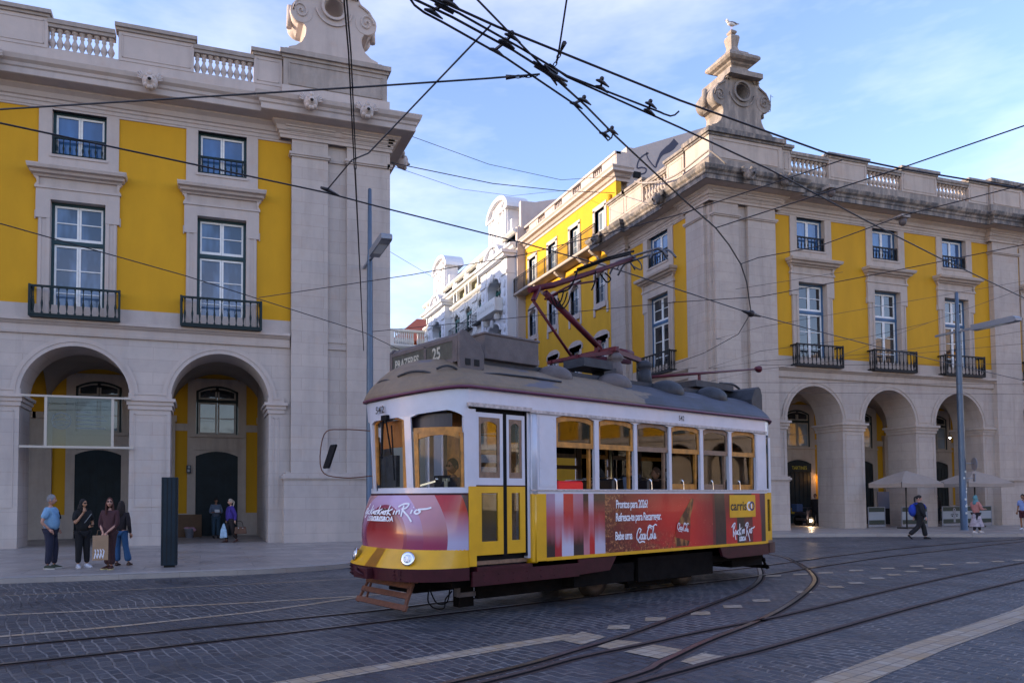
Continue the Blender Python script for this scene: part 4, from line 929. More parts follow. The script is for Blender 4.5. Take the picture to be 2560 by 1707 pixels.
# --- body panels
m_ = MB()
for s in (-1,1):
    y0, y1 = sorted((s*HW, s*(HW-.05)))
    m_.box(NX if s > 0 else -2.18, BX, y0, y1, 1.885, 1.96)                       # window rail
    if s < 0: m_.box(NX, -3.33, y0, y1, .95, 3.17)
    m_.box(NX, BX, y0, y1, 3.22, 3.50)
tb(m_, 'letter_board', M_tw)
m_ = MB()
for s in (-1,1):
    posts = [(-2.18,-1.60),(-.655,-.545),(.415,.50),(1.45,1.53),(2.47,2.57),(3.48,3.585),(4.52,4.93)]
    if s > 0: posts = [(NX,-3.3),(-2.5,-2.4)]+posts
    for a, b in posts:
        m_ = MB(); y0, y1 = sorted((s*(HW+.0), s*(HW-.06))); m_.box(a, b, y0, y1, 1.96, 3.22)
        if b-a > .3:
            m_.box(a+.18 if a < 0 else a+.04, b-.03, s*HW-.006, s*HW+.006, 2.0, 3.15)
            for q in (a+.21 if a < 0 else a+.07, b-.06):
                for k in range(9): m_.ball((q, s*(HW+.006), 2.03+k*.135), .008, 5, 3)
        tb(m_, 'window_post', M_tw)
m_ = MB(); m_.box(-2.22, BX, -HW-.035, -HW+.02, 3.185, 3.235); m_.box(-2.2, BX+.02, -HW-.02, -HW, 1.93, 1.955); m_.box(-3.5,-2.2,-HW-.06,-HW+.02,3.20,3.26); tb(m_, 'drip_rail', mat('peeling_rail', (.42,.36,.34), .6, var=.4, vs=14))
# arched heads over the windows
def arch_head(mb, a, b, zt, rise, z1, y0, y1, n=8):
    A = [(a+(b-a)*k/n, zt-rise*(2*k/n-1)**2) for k in range(n+1)]
    for y in (y0, y1): mb.strip([Vector((p,y,q)) for p,q in A], [Vector((p,y,z1)) for p,q in A])
    mb.strip([Vector((p,y0,q)) for p,q in A], [Vector((p,y1,q)) for p,q in A])
WN = [(-1.60,-.655),(-.545,.415),(.50,1.45),(1.53,2.47),(2.57,3.48),(3.585,4.52)]
for s in (-1,1):
    m_ = MB()
    for a, b in WN: arch_head(m_, a, b, 3.215, .07, 3.225, s*HW, s*(HW-.06))
    tb(m_, 'window_heads', M_tw)
# near-side windows: timber sashes, top light fixed, lower one partly lowered
for s in (-1,1):
    for i, (a, b) in enumerate(WN):
        y = s*(HW-.045); f = MB(); fw = .065
        wd = (M_wood, M_wood, M_wood2, M_wood, M_wood2, M_wood)[i]
        f.box(a+.005, a+fw, y-.02, y+.02, 2.66, 3.14); f.box(b-fw, b-.005, y-.02, y+.02, 2.66, 3.14); f.box(a+fw, b-fw, y-.02, y+.02, 2.66, 2.75)
        A = [(a+.005+(b-a-.01)*k/8, 3.205-.07*(2*k/8-1)**2) for k in range(9)]
        f.strip([Vector((p,y-.02,q)) for p,q in A], [Vector((p,y-.02,q-.085)) for p,q in A]); f.strip([Vector((p,y+.02,q)) for p,q in A], [Vector((p,y+.02,q-.085)) for p,q in A]); f.strip([Vector((p,y-.02,q-.085)) for p,q in A], [Vector((p,y+.02,q-.085)) for p,q in A])
        # lower sash leaning inward
        lean = .10 if i in (0,1,2,3,4,5) else 0; yi = y-s*.06
        f.bar((b-.05, yi, 1.97), (b-.05-.04, y-s*.02, 2.66), .05, .05, (0,1,0)) if s < 0 else None
        if i >= 3: f.box(a+.01, b-.06, yi-.015, yi+.015, 1.965, 2.07)
        wo = f.build('side_window', wd, tram, local=True)
        g_ = MB(); g_.box(a+.06, b-.06, y-.003, y+.003, 2.74, 3.16)
        if i >= 3: g_.box(a+.02, b-.09, yi-.003, yi+.003, 2.07, 2.66)
        g_.build('pane', M_clear, wo, local=True)
# --- lower side: advert panels, yellow corner posts and edge strip
m_ = MB(); m_.box(-2.18,-1.86,-HW-.01,-HW+.05,.80,1.885); m_.box(4.83,4.93,-HW-.006,-HW+.05,.80,1.885); m_.box(-1.86,4.83,-HW-.014,-HW+.05,.795,.85); tb(m_, 'yellow_edging', M_ty)
m_ = MB(); m_.box(NX, BX, HW-.05, HW, .80, 1.885); tb(m_, 'far_side_panel', M_ty)
m_ = MB(); m_.lathe([(.10,.78),(.10,1.875)], (-2.10,-HW+.085,0), 12); tb(m_, 'rounded_door_post', M_ty); m_ = MB(); m_.lathe([(.11,1.88),(.11,3.2)], (-2.10,-HW+.09,0), 12); tb(m_, 'rounded_door_post', M_tw)
g = NT('printed_advert', .28); g.p.inputs['Coat Weight'].default_value = .3
x, y, z = g.sep(g.co.outputs['Object']); 
u_ = g.math('DIVIDE', g.math('ADD', x, 1.86), 6.69); v_ = g.math('DIVIDE', g.math('SUBTRACT', z, .85), 1.035)
BLK, RED, DRD, WHT = (.012,.008,.012), (.42,.008,.012), (.12,.006,.012), (.46,.45,.58)
# striped block at the left
topc = g.ramp(g.math('MULTIPLY', u_, 4.55), [(0,(.30,.20,.30)),(.137,WHT),(.27,RED),(.43,(.36,.16,.22)),(.60,BLK),(.69,(.44,.36,.46)),(.78,BLK)], 'CONSTANT')
botc = g.ramp(g.math('MULTIPLY', u_, 4.55), [(0,BLK),(.13,(.34,.01,.02)),(.24,WHT),(.43,BLK),(.60,(.42,.16,.2)),(.70,RED),(.79,(.42,.40,.52))], 'CONSTANT')
stripes = g.mix(g.ramp(g.math('ADD', v_, g.math('MULTIPLY', g.noise(g.comb(u_,0,0), 40, 1), .5)), [(.45,0.0),(.9,1.0)]), botc, topc)
stripes = g.mix(g.ramp(v_, [(.15,0.0),(.52,.75),(.62,.75),(.9,0.0)]), stripes, (.38,.02,.03))
# drink advert: red glow, splashes, droplets
ad = g.ramp(g.math('ADD', u_, g.math('MULTIPLY', v_, .04)), [(.21,(.06,.006,.010)),(.34,(.17,.006,.01)),(.50,(.46,.006,.010)),(.60,(.50,.010,.010)),(.67,(.36,.008,.014)),(.71,(.24,.008,.014))])
ad = g.mix(g.ramp(v_, [(.75,0.0),(1,.45)]), ad, (.08,.004,.008))
pv = g.comb(x, z, 0.0)
spl = g.noise(g.map(pv,(1.4,2.6,1)), 2.6, 9, .72); low = g.ramp(v_, [(0,1.0),(.42,0.0)]); lft = g.ramp(u_, [(.21,1.0),(.26,.5),(.34,0.0)]); 
msk = g.math('MULTIPLY', g.math('MAXIMUM', g.math('MULTIPLY', low, g.ramp(u_, [(.25,1.0),(.52,.65),(.6,0.0)])), lft), g.ramp(spl, [(.42,0.0),(.55,1.0)]))
ad = g.mix(msk, ad, g.ramp(g.noise(pv, 17, 6, .8), [(.35,(.01,.004,.004)),(.5,(.10,.02,.008)),(.62,(.65,.30,.12))]))
vo = g.n('ShaderNodeTexVoronoi', {'Vector':pv,'Scale':19.0}).outputs[0]
dm = g.math('MULTIPLY', g.ramp(vo, [(.10,1.0),(.17,0.0)]), g.ramp(g.noise(pv, 1.9, 4), [(.50,0.0),(.60,1.0)]))
ad = g.mix(g.math('MULTIPLY', dm, .75), ad, (.70,.33,.18))
# bands at the right
bd = g.ramp(g.math('MULTIPLY', g.math('SUBTRACT', u_, g.math('ADD', .70, g.math('MULTIPLY', v_, -.004))), 3.4), [(0,(.10,.006,.012)),(.055,BLK),(.235,DRD),(.42,BLK),(.76,RED),(.92,(.06,.015,.04))], 'CONSTANT')
bd2 = g.ramp(g.math('MULTIPLY', g.math('SUBTRACT', u_, .70), 3.4), [(0,(.10,.006,.012)),(.055,BLK),(.25,RED),(.45,BLK),(.60,DRD),(.76,RED),(.93,BLK)], 'CONSTANT')
bd = g.mix(g.ramp(v_, [(.30,0.0),(.75,1.0)]), bd2, bd)
c = g.mix(g.ramp(u_, [(.212,0.0),(.2121,1.0)], 'CONSTANT'), stripes, ad); c = g.mix(g.ramp(u_, [(.70,0.0),(.7001,1.0)], 'CONSTANT'), c, bd)
g.col(c); g.bump(g.noise(g.co.outputs['Object'], 1.4, 3), .25, .05); M_ad = g.M
m_ = MB(); m_.box(-1.86, 4.83, -HW-.008, -HW+.04, .85, 1.885); adv = tb(m_, 'advert_panel', M_ad)
AP = lambda a, b, d=0: Vector((-1.86+6.69*a, -HW-.010-d, .85+1.035*b))
m_ = MB(); m_.box(3.45, 4.43, -HW-.013, -HW-.009, 1.385, 1.85); tb(m_, 'yellow_logo_plate', M_ty, adv)
m_ = MB()
def tfn(a, b, d=.006): return Vector((a, -HW-.010-d, b))
add_text(m_, 'carris', (3.78,-HW-.016,1.535), (1,0,0), (0,0,1), .27, 1.0, .006)
tb(m_, 'operator_name', M_ink, adv)
def ringt(mb, cx_, cz, r0, r1, d): 
    n = 24; A = [tfn(cx_+r0*math.cos(2*PI*k/n), cz+r0*1.0*math.sin(2*PI*k/n), d) for k in range(n)]; B = [tfn(cx_+r1*math.cos(2*PI*k/n), cz+r1*math.sin(2*PI*k/n), d) for k in range(n)]; mb.strip(A,B,closed=True)
m_ = MB(); ringt(m_, 4.19, 1.615, .06, .10, .006); tb(m_, 'logo_ring', M_wt, adv); m_ = MB(); ringt(m_, 4.285, 1.615, .06, .10, .008); tb(m_, 'logo_ring', mat('navy_ink', (.03,.015,.10), .5), adv)
for tx_, xx, zz in (('Prontos para 2026?',-.14,1.63),('Refresca-te para Recarregar.',-.15,1.40),('Bebe uma',-.17,1.07)): m_ = MB(); add_text(m_, tx_, (xx,-HW-.016,zz), (1,0,0), (0,0,1), .205, .66, .004, 'LEFT', .86); tb(m_, 'slogan_line', M_wt, adv)
# flowing script and brush lettering drawn as strokes
def script(mb, strokes, ox, oz, sx, sz, w_, fn):
    for st in strokes:
        P = smooth_pts([(a,b,0) for a,b in st], 5); ribbon(mb, [(ox+p.x*sx, oz+p.y*sz) for p in P], w_, fn)
COCA = [[(.9,.85),(.75,1.0),(.45,.95),(.12,.55),(.08,.15),(.35,.02),(.7,.3)],[(.62,.62),(.85,.78),(1.0,.95)],
 [(1.0,.5),(.86,.46),(.78,.22),(.92,.05),(1.1,.2),(1.12,.42),(1.0,.5)],[(1.48,.45),(1.32,.5),(1.2,.25),(1.3,.05),(1.5,.2)],[(1.8,.42),(1.66,.5),(1.55,.2),(1.68,.05),(1.82,.45),(1.82,.1),(1.98,.12)],[(2.0,.4),(2.15,.42)],
 [(3.05,.9),(2.85,1.1),(2.5,1.0),(2.2,.6),(2.2,.15),(2.5,.02),(2.85,.3)],[(2.3,1.0),(2.7,1.25),(3.3,1.12),(3.9,1.3),(4.2,1.2)],
 [(3.05,.48),(2.9,.44),(2.84,.2),(2.98,.05),(3.14,.25),(3.05,.48)],[(3.2,.15),(3.35,.6),(3.55,1.05),(3.4,.95),(3.32,.2),(3.5,.08)],[(3.85,.42),(3.7,.5),(3.6,.2),(3.72,.05),(3.88,.45),(3.88,.1),(4.05,.15)],[(.3,.0),(.6,-.2),(1.2,-.12),(1.7,-.22)]]
RIR = [[(0,.80),(.35,1.05),(.75,1.15),(.55,.75),(.28,.62)],[(.35,1.0),(.32,.0)],[(.3,.62),(.7,.1),(.85,-.25)],[(.85,.6),(.8,.3),(.95,.22),(1.1,.5),(1.15,.2)],[(1.5,.58),(1.3,.45),(1.28,.22),(1.5,.22)],[(1.75,1.1),(1.62,.1)],[(2.05,.75),(1.7,.45),(1.98,.12)],
 [(2.25,.6),(2.2,.2)],[(2.3,.78),(2.32,.8)],[(2.45,.6),(2.42,.2),(2.5,.5),(2.68,.6),(2.68,.22)],[(2.9,.85),(3.2,1.1),(3.55,1.12),(3.45,.78),(3.15,.65)],[(3.25,1.0),(3.2,.0)],[(3.2,.62),(3.65,.05),(3.9,-.45)],[(3.85,.62),(3.8,.25)],[(3.9,.8),(3.93,.83)],[(4.15,.62),(4.02,.4),(4.18,.25),(4.38,.45),(4.2,.62),(4.7,.68),(5.0,.8)]]
m_ = MB(); script(m_, COCA, .42, 1.04, .142, .21, .024, lambda a,b: tfn(a,b)); script(m_, COCA, 1.64, 1.20, .088, .13, .014, lambda a,b: tfn(a,b-.18*(a-1.64),.012)); tb(m_, 'script_lettering', M_wt, adv)
m_ = MB(); script(m_, RIR, 3.50, .985, .175, .245, .026, lambda a,b: tfn(a,b)); add_text(m_, 'LISBOA', (3.90,-HW-.016,.895), (1,0,0), (0,0,1), .125, .62, .006); tb(m_, 'festival_lettering', M_wt, adv)
bot = [(.0,.0),(.42,.0),(.47,.12),(.50,.42),(.50,.60),(.58,.80),(.62,.95),(.62,1.0),(.55,1.02),(.48,.94),(.34,.78),(.16,.60),(.04,.42),(-.05,.18)]
m_ = MB(); Bf = lambda a,b: (1.60+a*.95, .875+b*.90)
m_.add([tfn(*Bf(a,b), .002) for a,b in bot], [tuple(range(len(bot)))]); g = NT('printed_bottle', .3); q = g.co.outputs['Object']; xx, yy, zz = g.sep(q)
g.col(g.mix(g.ramp(g.noise(g.map(q,(3,1,1.2)), 3, 5), [(.4,0.0),(.62,.9)]), (.05,.018,.010), (.42,.17,.05))); tb(m_, 'printed_bottle', g.M, adv)
m_ = MB(); m_.add([tfn(*Bf(a,b), .007) for a,b in ((-.03,.20),(.455,.10),(.50,.42),(.04,.50))], [(0,1,2,3)]); tb(m_, 'bottle_label', mat('label_red', (.30,.006,.010), .3), adv)

# --- near-side folding doors
m_ = MB(); m_.box(NX-.01,-3.335,-HW-.01,-HW+.10,.80,2.0); tb(m_, 'yellow_corner_post', M_ty)
def leaf(a, b, y):
    up = MB(); up.box(a,b,y-.02,y+.02,2.02,2.13); up.box(a,b,y-.02,y+.02,3.06,3.13); up.box(a,a+.06,y-.02,y+.02,2.13,3.06); up.box(b-.06,b,y-.02,y+.02,2.13,3.06); d = up.build('door_leaf', M_tw, tram, local=True)
    f = MB(); f.box(a+.06,a+.11,y-.012,y+.012,2.13,3.06); f.box(b-.11,b-.06,y-.012,y+.012,2.13,3.06); f.box(a+.11,b-.11,y-.012,y+.012,2.13,2.22); arch_head(f, a+.11, b-.11, 3.0, .05, 3.06, y-.012, y+.012); f.build('window_frame', M_wood2, d, local=True)
    g_ = MB(); g_.box(a+.11,b-.11,y-.003,y+.003,2.22,3.02); wx = .11; g_.box(a+wx,b-wx,y-.003,y+.003,1.16,1.90); g_.build('pane', M_clear, d, local=True)
    lo = MB(); lo.box(a,b,y-.02,y+.02,.955,1.16); lo.box(a,b,y-.02,y+.02,1.90,2.0); lo.box(a,a+wx,y-.02,y+.02,1.16,1.90); lo.box(b-wx,b,y-.02,y+.02,1.16,1.90); lo.build('lower_panel', M_ty, d, local=True)
    s_ = MB(); s_.box(a,b,y-.024,y+.02,2.0,2.02); s_.build('maroon_strip', M_tm, d, local=True)
leaf(-3.325,-2.775,-HW+.03); leaf(-2.69,-2.29,-HW+.05)
m_ = MB(); m_.box(-2.775,-2.69,-HW+.02,-HW+.05,.93,3.15); m_.box(-2.29,-2.235,-HW+.04,-HW+.07,.9,3.2); m_.box(-3.33,-2.24,-HW+.06,-HW+.09,3.13,3.22); m_.box(-3.33,-2.24,-HW+.12,-HW+.14,.78,.96); tb(m_, 'door_seals', M_rubber)
m_ = MB(); m_.box(-2.235,-2.18,-HW+.03,-HW+.3,.86,3.2); tb(m_, 'door_jamb', M_tw)
m_ = MB(); m_.box(-3.34,-2.2,-HW-.03,-HW+.2,.72,.78); m_.box(-3.42,-1.1,-HW-.015,-HW+.03,.50,.72); m_.prism([(-1.1,.52),(-.3,.55),(-.12,.785),(-1.1,.785)], lambda a,b,t: Vector((a,t,b)), -HW, -HW+.03)
for k in range(7): m_.ball((-3.2+k*.3,-HW-.017,.66),.012,5,3); m_.ball((-3.2+k*.3,-HW-.017,.56),.012,5,3)
tb(m_, 'maroon_sill', M_tm); m_ = MB(); m_.prism([(3.1,.785),(3.2,.60),(3.4,.55),(4.95,.56),(4.95,.785)], lambda a,b,t: Vector((a,t,b)), -HW, -HW+.06); tb(m_, 'rear_skirt', M_tm)
# --- front platform
m_ = MB(); shell(m_, LB, LB, -90, 90, 1.90, 1.985, zf=None); shell(m_, (.75,1.95), EV, -90, 90, 3.17, 3.47, zf=droop)
for k0, k1 in ((-90,-83),(-30,-23.5),(23.5,30),(83,90)): shell(m_, LB, (.75,1.95), k0, k1, 1.985, 3.17, n=3, zf=lambda k: 0)
tb(m_, 'front_window_surround', M_tw)
m_ = MB(); shell(m_, (.69,1.9), (.69,1.9), -90, 90, 1.865, 1.90, .06); tb(m_, 'maroon_strip', M_tm)
def front_arch(mb, k0, k1, zt, rise, z1, n=10):
    ks = [k0+(k1-k0)*i/n for i in range(n+1)]; dr = lambda k: 0
    A = []; B = []
    for i, k in enumerate(ks):
        x, y = nose(.745,1.95,k); z = zt-rise*(2*i/n-1)**2
        A.append(Vector((x,y,z))); B.append(Vector((x,y,z1)))
    mb.strip(A,B); mb.strip(A,[v+Vector((.05,0,0)) for v in A])
m_ = MB(); front_arch(m_,-83,-30,3.15,.10,3.19); front_arch(m_,-23.5,23.5,3.12,.10,3.16); front_arch(m_,30,83,3.15,.10,3.19); tb(m_, 'front_window_arches', M_tw)
# dash with the printed swirl
m_ = MB(); ks = [-90+180*i/48 for i in range(49)]; rows = [(YT,1.05),((.86,2.2),1.2),((.86,2.15),1.4),((.82,2.05),1.6),((.75,1.95),1.78),((.69,1.9),1.87)]
prev = None; L = 0; arcl = {}
for f, z in rows:
    ring = []; s_ = 0; last = None
    for k in ks:
        x, y = nose(f[0], f[1], k)
        if last: s_ += math.hypot(x-last[0], y-last[1])
        last = (x, y); ring.append((Vector((x,y,z)), s_))
    b = m_.add([p for p,_ in ring], [])
    for i, (p, sv) in enumerate(ring): m_.uv[b+i] = (sv/s_, (z-1.05)/.82)
    if prev is not None:
        for i in range(48): m_.sm.add(len(m_.f)); m_.f.append([prev+i, prev+i+1, b+i+1, b+i]); m_.mi.append(0)
    prev = b
g = NT('printed_swirl', .25); g.p.inputs['Coat Weight'].default_value = .4
u, v, _ = g.sep(g.co.outputs['UV'])      # u: 0 near corner, .5 nose, 1 far corner
du = g.math('SUBTRACT', .47, u); dv = g.math('DIVIDE', g.math('SUBTRACT', v, .22), 3.6)
dist = g.math('SQRT', g.math('ADD', g.math('MULTIPLY', du, du), g.math('MULTIPLY', dv, dv)))
def step(t): return g.math('GREATER_THAN', dist, t)
inner = g.mix(g.ramp(v, [(.0,1.0),(.35,0.0)]), g.mix(g.ramp(v, [(.30,0.0),(.80,1.0)]), (.30,.010,.010), (.035,.002,.006)), (.40,.11,.11))
mid = g.mix(g.ramp(v, [(.15,0.0),(.9,1.0)]), (.22,.03,.09), (.44,.30,.46)); mid2 = g.mix(g.ramp(v, [(.1,0.0),(.9,1.0)]), (.24,.025,.08), (.44,.22,.24)); out3 = g.mix(g.ramp(v, [(.15,0.0),(.72,1.0)]), (.38,.36,.52), (.36,.012,.012))
c = g.mix(step(.150), inner, (.22,.03,.07)); c = g.mix(step(.168), c, mid); c = g.mix(step(.252), c, mid2); c = g.mix(step(.362), c, out3); c = g.mix(step(.478), c, (.02,.015,.03))
g.col(c); M_sw = g.M
dash = tb(m_, 'printed_dash_panel', M_sw)
def dpt(uu, zz, off=.014):   # point just proud of the dash, by outline angle and height
    for (f0, z0), (f1, z1) in zip(rows[:-1], rows[1:]):
        if zz <= z1: break
    q = (zz-z0)/(z1-z0); x, y = nose(f0[0]+(f1[0]-f0[0])*q+off, f0[1]+(f1[1]-f0[1])*q, uu, hw=HW+off); return Vector((x,y,zz))
m_ = MB()
def strokes_on_dash(mb, strokes, k0, z0, sk, sz, wd):
    for st in strokes:
        P = smooth_pts([(a,b,0) for a,b in st], 4); n = len(P); A = []; B = []
        for i, p in enumerate(P):
            q0 = P[max(0,i-1)]; q1 = P[min(n-1,i+1)]; dx, dz = (q1.x-q0.x)*sk, (q1.y-q0.y)*sz*57; L_ = math.hypot(dx,dz) or 1
            k, z = k0-p.x*sk, z0+p.y*sz; A.append(dpt(k-dz/L_*wd*28*-1, z+dx/L_*wd/2*1.0)); B.append(dpt(k+dz/L_*wd*28*-1, z-dx/L_*wd/2))
        mb.strip(A,B)
strokes_on_dash(m_, RIR[10:], 22, 1.55, 14.5, .17, .026)
for k0 in (34, 22, 10): strokes_on_dash(m_, RIR[3:10], k0, 1.55, 12, .15, .020)
strokes_on_dash(m_, [[(0,.2),(.2,.7),(.5,.3),(.2,-.3),(0,.2)],[(.4,1.2),(.4,.3)]], 26, 1.56, 12, .15, .020)
vs_, fs_ = text_mesh('LISBOA', .105, .9, .003)
for off in (0,8,16): m_.add([dpt(-8+off-a*58, 1.475+b) for a,b in vs_], fs_)
tb(m_, 'brush_lettering', M_wt, dash)
m_ = MB(); shell(m_, BP, YT, -90, 90, .785, 1.06, .06, 40); tb(m_, 'yellow_bumper_skirt', M_ty)
m_ = MB(); shell(m_, BP, YT, -8, 1, .79, 1.055, .0, 6); m_.v = [v+Vector((-.006,0,.003)) for v in m_.v]; tb(m_, 'faded_yellow_patch', mat('faded_yellow', (.50,.22,.02), .5, var=.15))
m_ = MB(); shell(m_, (1.05,2.5), BP, -90, 90, .60, .79, .08, 40); 
for k in (-33, -27, 20, 26):
    for z in (.64,.70,.75): x,y = nose(1.08,2.5,k); m_.ball((x,y,z), .014, 6, 4)
tb(m_, 'maroon_bumper', M_tm)
m_ = MB(); x, y = nose(1.07,2.5,0); m_.cbox((x-.04,.02,.69), (.12,.40,.16)); m_.tube([(x-.09,-.1,.66),(x-.16,.02,.72),(x-.1,.14,.76)], .025, 6); tb(m_, 'coupling_plate', M_tm, bevel=.01)
for k in (-37, 22):
    x, y = nose(.985,2.4,k); nrm = Vector((-math.cos(R(k)*1.0), math.sin(R(k))*.9, .25)).normalized(); Q = nrm.to_track_quat('Z','Y').to_matrix(); c0 = Vector((x,y,.93))
    m_ = MB(); L_ = MB(); L_.lathe([(.085,-.05),(.085,.012),(.105,.02),(.11,.03),(.10,.045),(.078,.045)], (0,0,0), 20); m_.add([c0+Q@v for v in L_.v], L_.f, True); hl = tb(m_, 'headlight', M_chrome)
    m_ = MB(); L_ = MB(); L_.lathe([(.078,.035),(.06,.05),(.03,.058),(.001,.06)], (0,0,0), 20); m_.add([c0+Q@v for v in L_.v], L_.f, True); tb(m_, 'lens', M_lens, hl)
# front windows
for nm, k0, k1, z0 in (('front_side_window',-82,-31,1.985),('windscreen',-23,23,1.985),('front_side_window',31,82,1.985)):
    f = MB(); ztop = 3.13 if nm == 'windscreen' else 2.83
    dk = 4.0
    for a, b in ((k0,k0+dk),(k1-dk,k1)): shell(f, (.66,1.9), (.70,1.95), a, b, z0, ztop-.02, .035, 3)
    ks = [k0+(k1-k0)*i/10 for i in range(11)]; A = []; B = []
    for i, k in enumerate(ks):
        x, y = nose(.69,1.95,k, hw=HW-.03); h_ = .08*(2*i/10-1)**2; A.append(Vector((x,y,ztop+(.06 if nm != 'windscreen' else -.0-h_)))); B.append(Vector((x,y,ztop-.06-h_)))
    f.strip(A,B); f.strip(B,[p+Vector((.03,0,0)) for p in B])
    wo = f.build(nm, M_wood, tram, local=True); g_ = MB(); shell(g_, (.63,1.9), (.66,1.95), k0+dk, k1-dk, z0, ztop-.08, .004, 10); g_.build('pane', M_clearF, wo, local=True)
m_ = MB(); ks = [-22+44*i/6 for i in range(7)]
m_.strip([Vector((nose(.58,1.9,k)[0], nose(.58,1.9,k)[1]*.9, 3.05)) for k in ks], [Vector((nose(.58,1.9,k)[0], nose(.58,1.9,k)[1]*.9, 2.62)) for k in ks]); tb(m_, 'orange_sun_blind', mat('orange_blind', (.42,.15,.03), .8, var=.15))
m_ = MB(); m_.bar((-4.26,-.05,3.08), (-4.22,.05,2.45), .018); m_.bar((-4.26,-.12,3.08), (-4.22,-.22,2.5), .018); m_.bar((-4.24,-.26,2.95), (-4.2,-.28,2.1), .022, .012); m_.cbox((-4.24,-.08,3.08),(.06,.16,.08)); tb(m_, 'windscreen_wiper', M_rubber)
m_ = MB(); m_.tube(smooth_pts([(-3.95,.75,2.95),(-4.35,1.05,2.98),(-4.62,1.22,2.90),(-4.66,1.24,2.3),(-4.35,1.05,2.17),(-3.95,.75,2.2)],5), .010, 6); mo = tb(m_, 'wing_mirror', M_rusty)
m_ = MB(); m_.cbox((-4.60,1.05,2.52),(.04,.20,.42), Matrix.Rotation(R(20),3,'Y')); tb(m_, 'mirror_head', M_rubber, mo, bevel=.01)
# --- rear platform
m_ = MB(); shell(m_, LB, LB, -90, 90, 1.90, 1.985, end='rear'); shell(m_, (.75,1.95), EV, -90, 90, 3.17, 3.47, end='rear', zf=droop)
for k0, k1 in ((-60,-52),(-30,-23.5),(23.5,30),(83,90)): shell(m_, LB, (.75,1.95), k0, k1, 1.985, 3.17, n=3, end='rear')
tb(m_, 'rear_window_surround', M_tw)
m_ = MB(); shell(m_, (.86,2.2), LB, -60, 90, .80, 1.90, .05, 30, end='rear'); m_.box(BX+.0, BX+.08, -HW+.1,-HW+.14,.85,1.9); m_.box(BX+.3, BX+.36, -HW+.1,-HW+.14,.85,1.9); m_.box(BX+.08,BX+.3,-HW+.1,-HW+.14,.85,1.05); m_.box(BX+.08,BX+.3,-HW+.1,-HW+.14,1.75,1.9); tb(m_, 'rear_yellow_panel', M_ty)
m_ = MB(); m_.box(BX+.02, BX+.09,-HW+.1,-HW+.14,1.9,3.12); m_.box(BX+.28,BX+.36,-HW+.1,-HW+.14,1.9,3.12); tb(m_, 'rear_door', M_tw)
m_ = MB(); m_.box(BX+.09, BX+.28,-HW+.115,-HW+.125,1.05,3.1); shell(m_, (.64,1.9), (.66,1.95), -52, 83, 1.985, 3.15, .004, 20, end='rear'); tb(m_, 'rear_panes', M_clear)
m_ = MB(); shell(m_, (.95,2.4), (.95,2.4), -88, 88, .58, .80, .08, 30, end='rear'); tb(m_, 'rear_bumper', M_tm)
# --- roof: capsule dome on the eaves
def roof_ring(r, z):
    pts = []
    def endz(k, end): return droop(k) if True else 0
    for i in range(19):
        k = -90+10*i; x, y = nose(.82*(.25+.75*r), 2.0, k, xc=NX+(1-r)*.35, hw=(HW+.03)*r); pts.append(Vector((x, y, z+droop(k)*(r**2))))
    for i in range(19):
        k = 90-10*i; x, y = nose(.82*(.25+.75*r), 2.0, k, xc=NX+(1-r)*.35, hw=(HW+.03)*r); pts.append(Vector((NX+BX-x, y, z+droop(k)*(r**2))))
    # reorder: front near->far then rear far->near
    return pts
prof = [(1.0,3.50),(1.0,3.555),(.97,3.62),(.90,3.72),(.78,3.84),(.64,3.945),(.48,4.02),(.30,4.065),(.12,4.085),(.02,4.09)]
g = NT('patched_roof_paint', .6); q = g.co.outputs['Object']; xx, yy, zz = g.sep(q)
edge = g.math('ADD', xx, g.math('MULTIPLY', g.math('SUBTRACT', g.noise(g.map(q,(.7,.7,2.2)), 1.1, 4), .5), 3.2)); edge2 = g.math('ADD', edge, g.math('MULTIPLY', zz, 1.6))
brown = g.mix(g.ramp(g.noise(q, 5, 8, .75), [(.35,0.0),(.7,.8)]), (.20,.145,.092), (.13,.098,.072)); blue = g.mix(g.ramp(g.noise(q, 2.2, 6), [(.35,0.0),(.7,.9)]), (.045,.052,.082), (.028,.028,.034))
c = g.mix(g.ramp(g.math('DIVIDE', g.math('ADD', edge, 5.0), 10.0), [(.545,0.0),(.56,1.0)]), brown, blue)
pt_ = g.math('MULTIPLY', g.ramp(g.noise(g.map(q,(.55,1,2.6)), 1.6, 2), [(.60,0.0),(.63,1.0)]), g.ramp(xx, [(0,0.0),(.01,1.0)])) 
c = g.mix(g.math('MULTIPLY', g.ramp(g.noise(g.map(q,(.5,1,3.2), loc=(.6,0,1)), 1.4, 3, .5), [(.62,0.0),(.65,1.0)]), .7), c, (.075,.085,.13)); g.col(c); g.bump(g.noise(q, 8, 6), .3, .01); M_roof = g.M
m_ = MB(); rings = [roof_ring(r,z) for r,z in prof]
for a, b in zip(rings[:-1], rings[1:]): m_.strip(a, b, closed=True, smooth=True)
m_.add(rings[-1], [tuple(range(len(rings[-1])))]); roof = tb(m_, 'roof', M_roof)
m_ = MB(); rg = [p+Vector((0,0,.0)) for p in rings[0]]; m_.tube([Vector((p.x*1.0+(.0),p.y*1.012,p.z+.0)) for p in rings[0]], .026, 6, closed=True); tb(m_, 'eaves_moulding', mat('purple_moulding', (.10,.018,.05), .45), roof)
m_ = MB()
for (k0,k1,z) in ((-84,-58,3.78),(-52,-14,3.72),(-8,30,3.66)):
    P = []
    for i in range(9):
        k = k0+(k1-k0)*i/8; x, y = nose(.66,2.0,k,hw=1.02); P.append(Vector((x,y,z+.05*(1-(2*i/8-1)**2))))
    m_.tube(P, .018, 5)
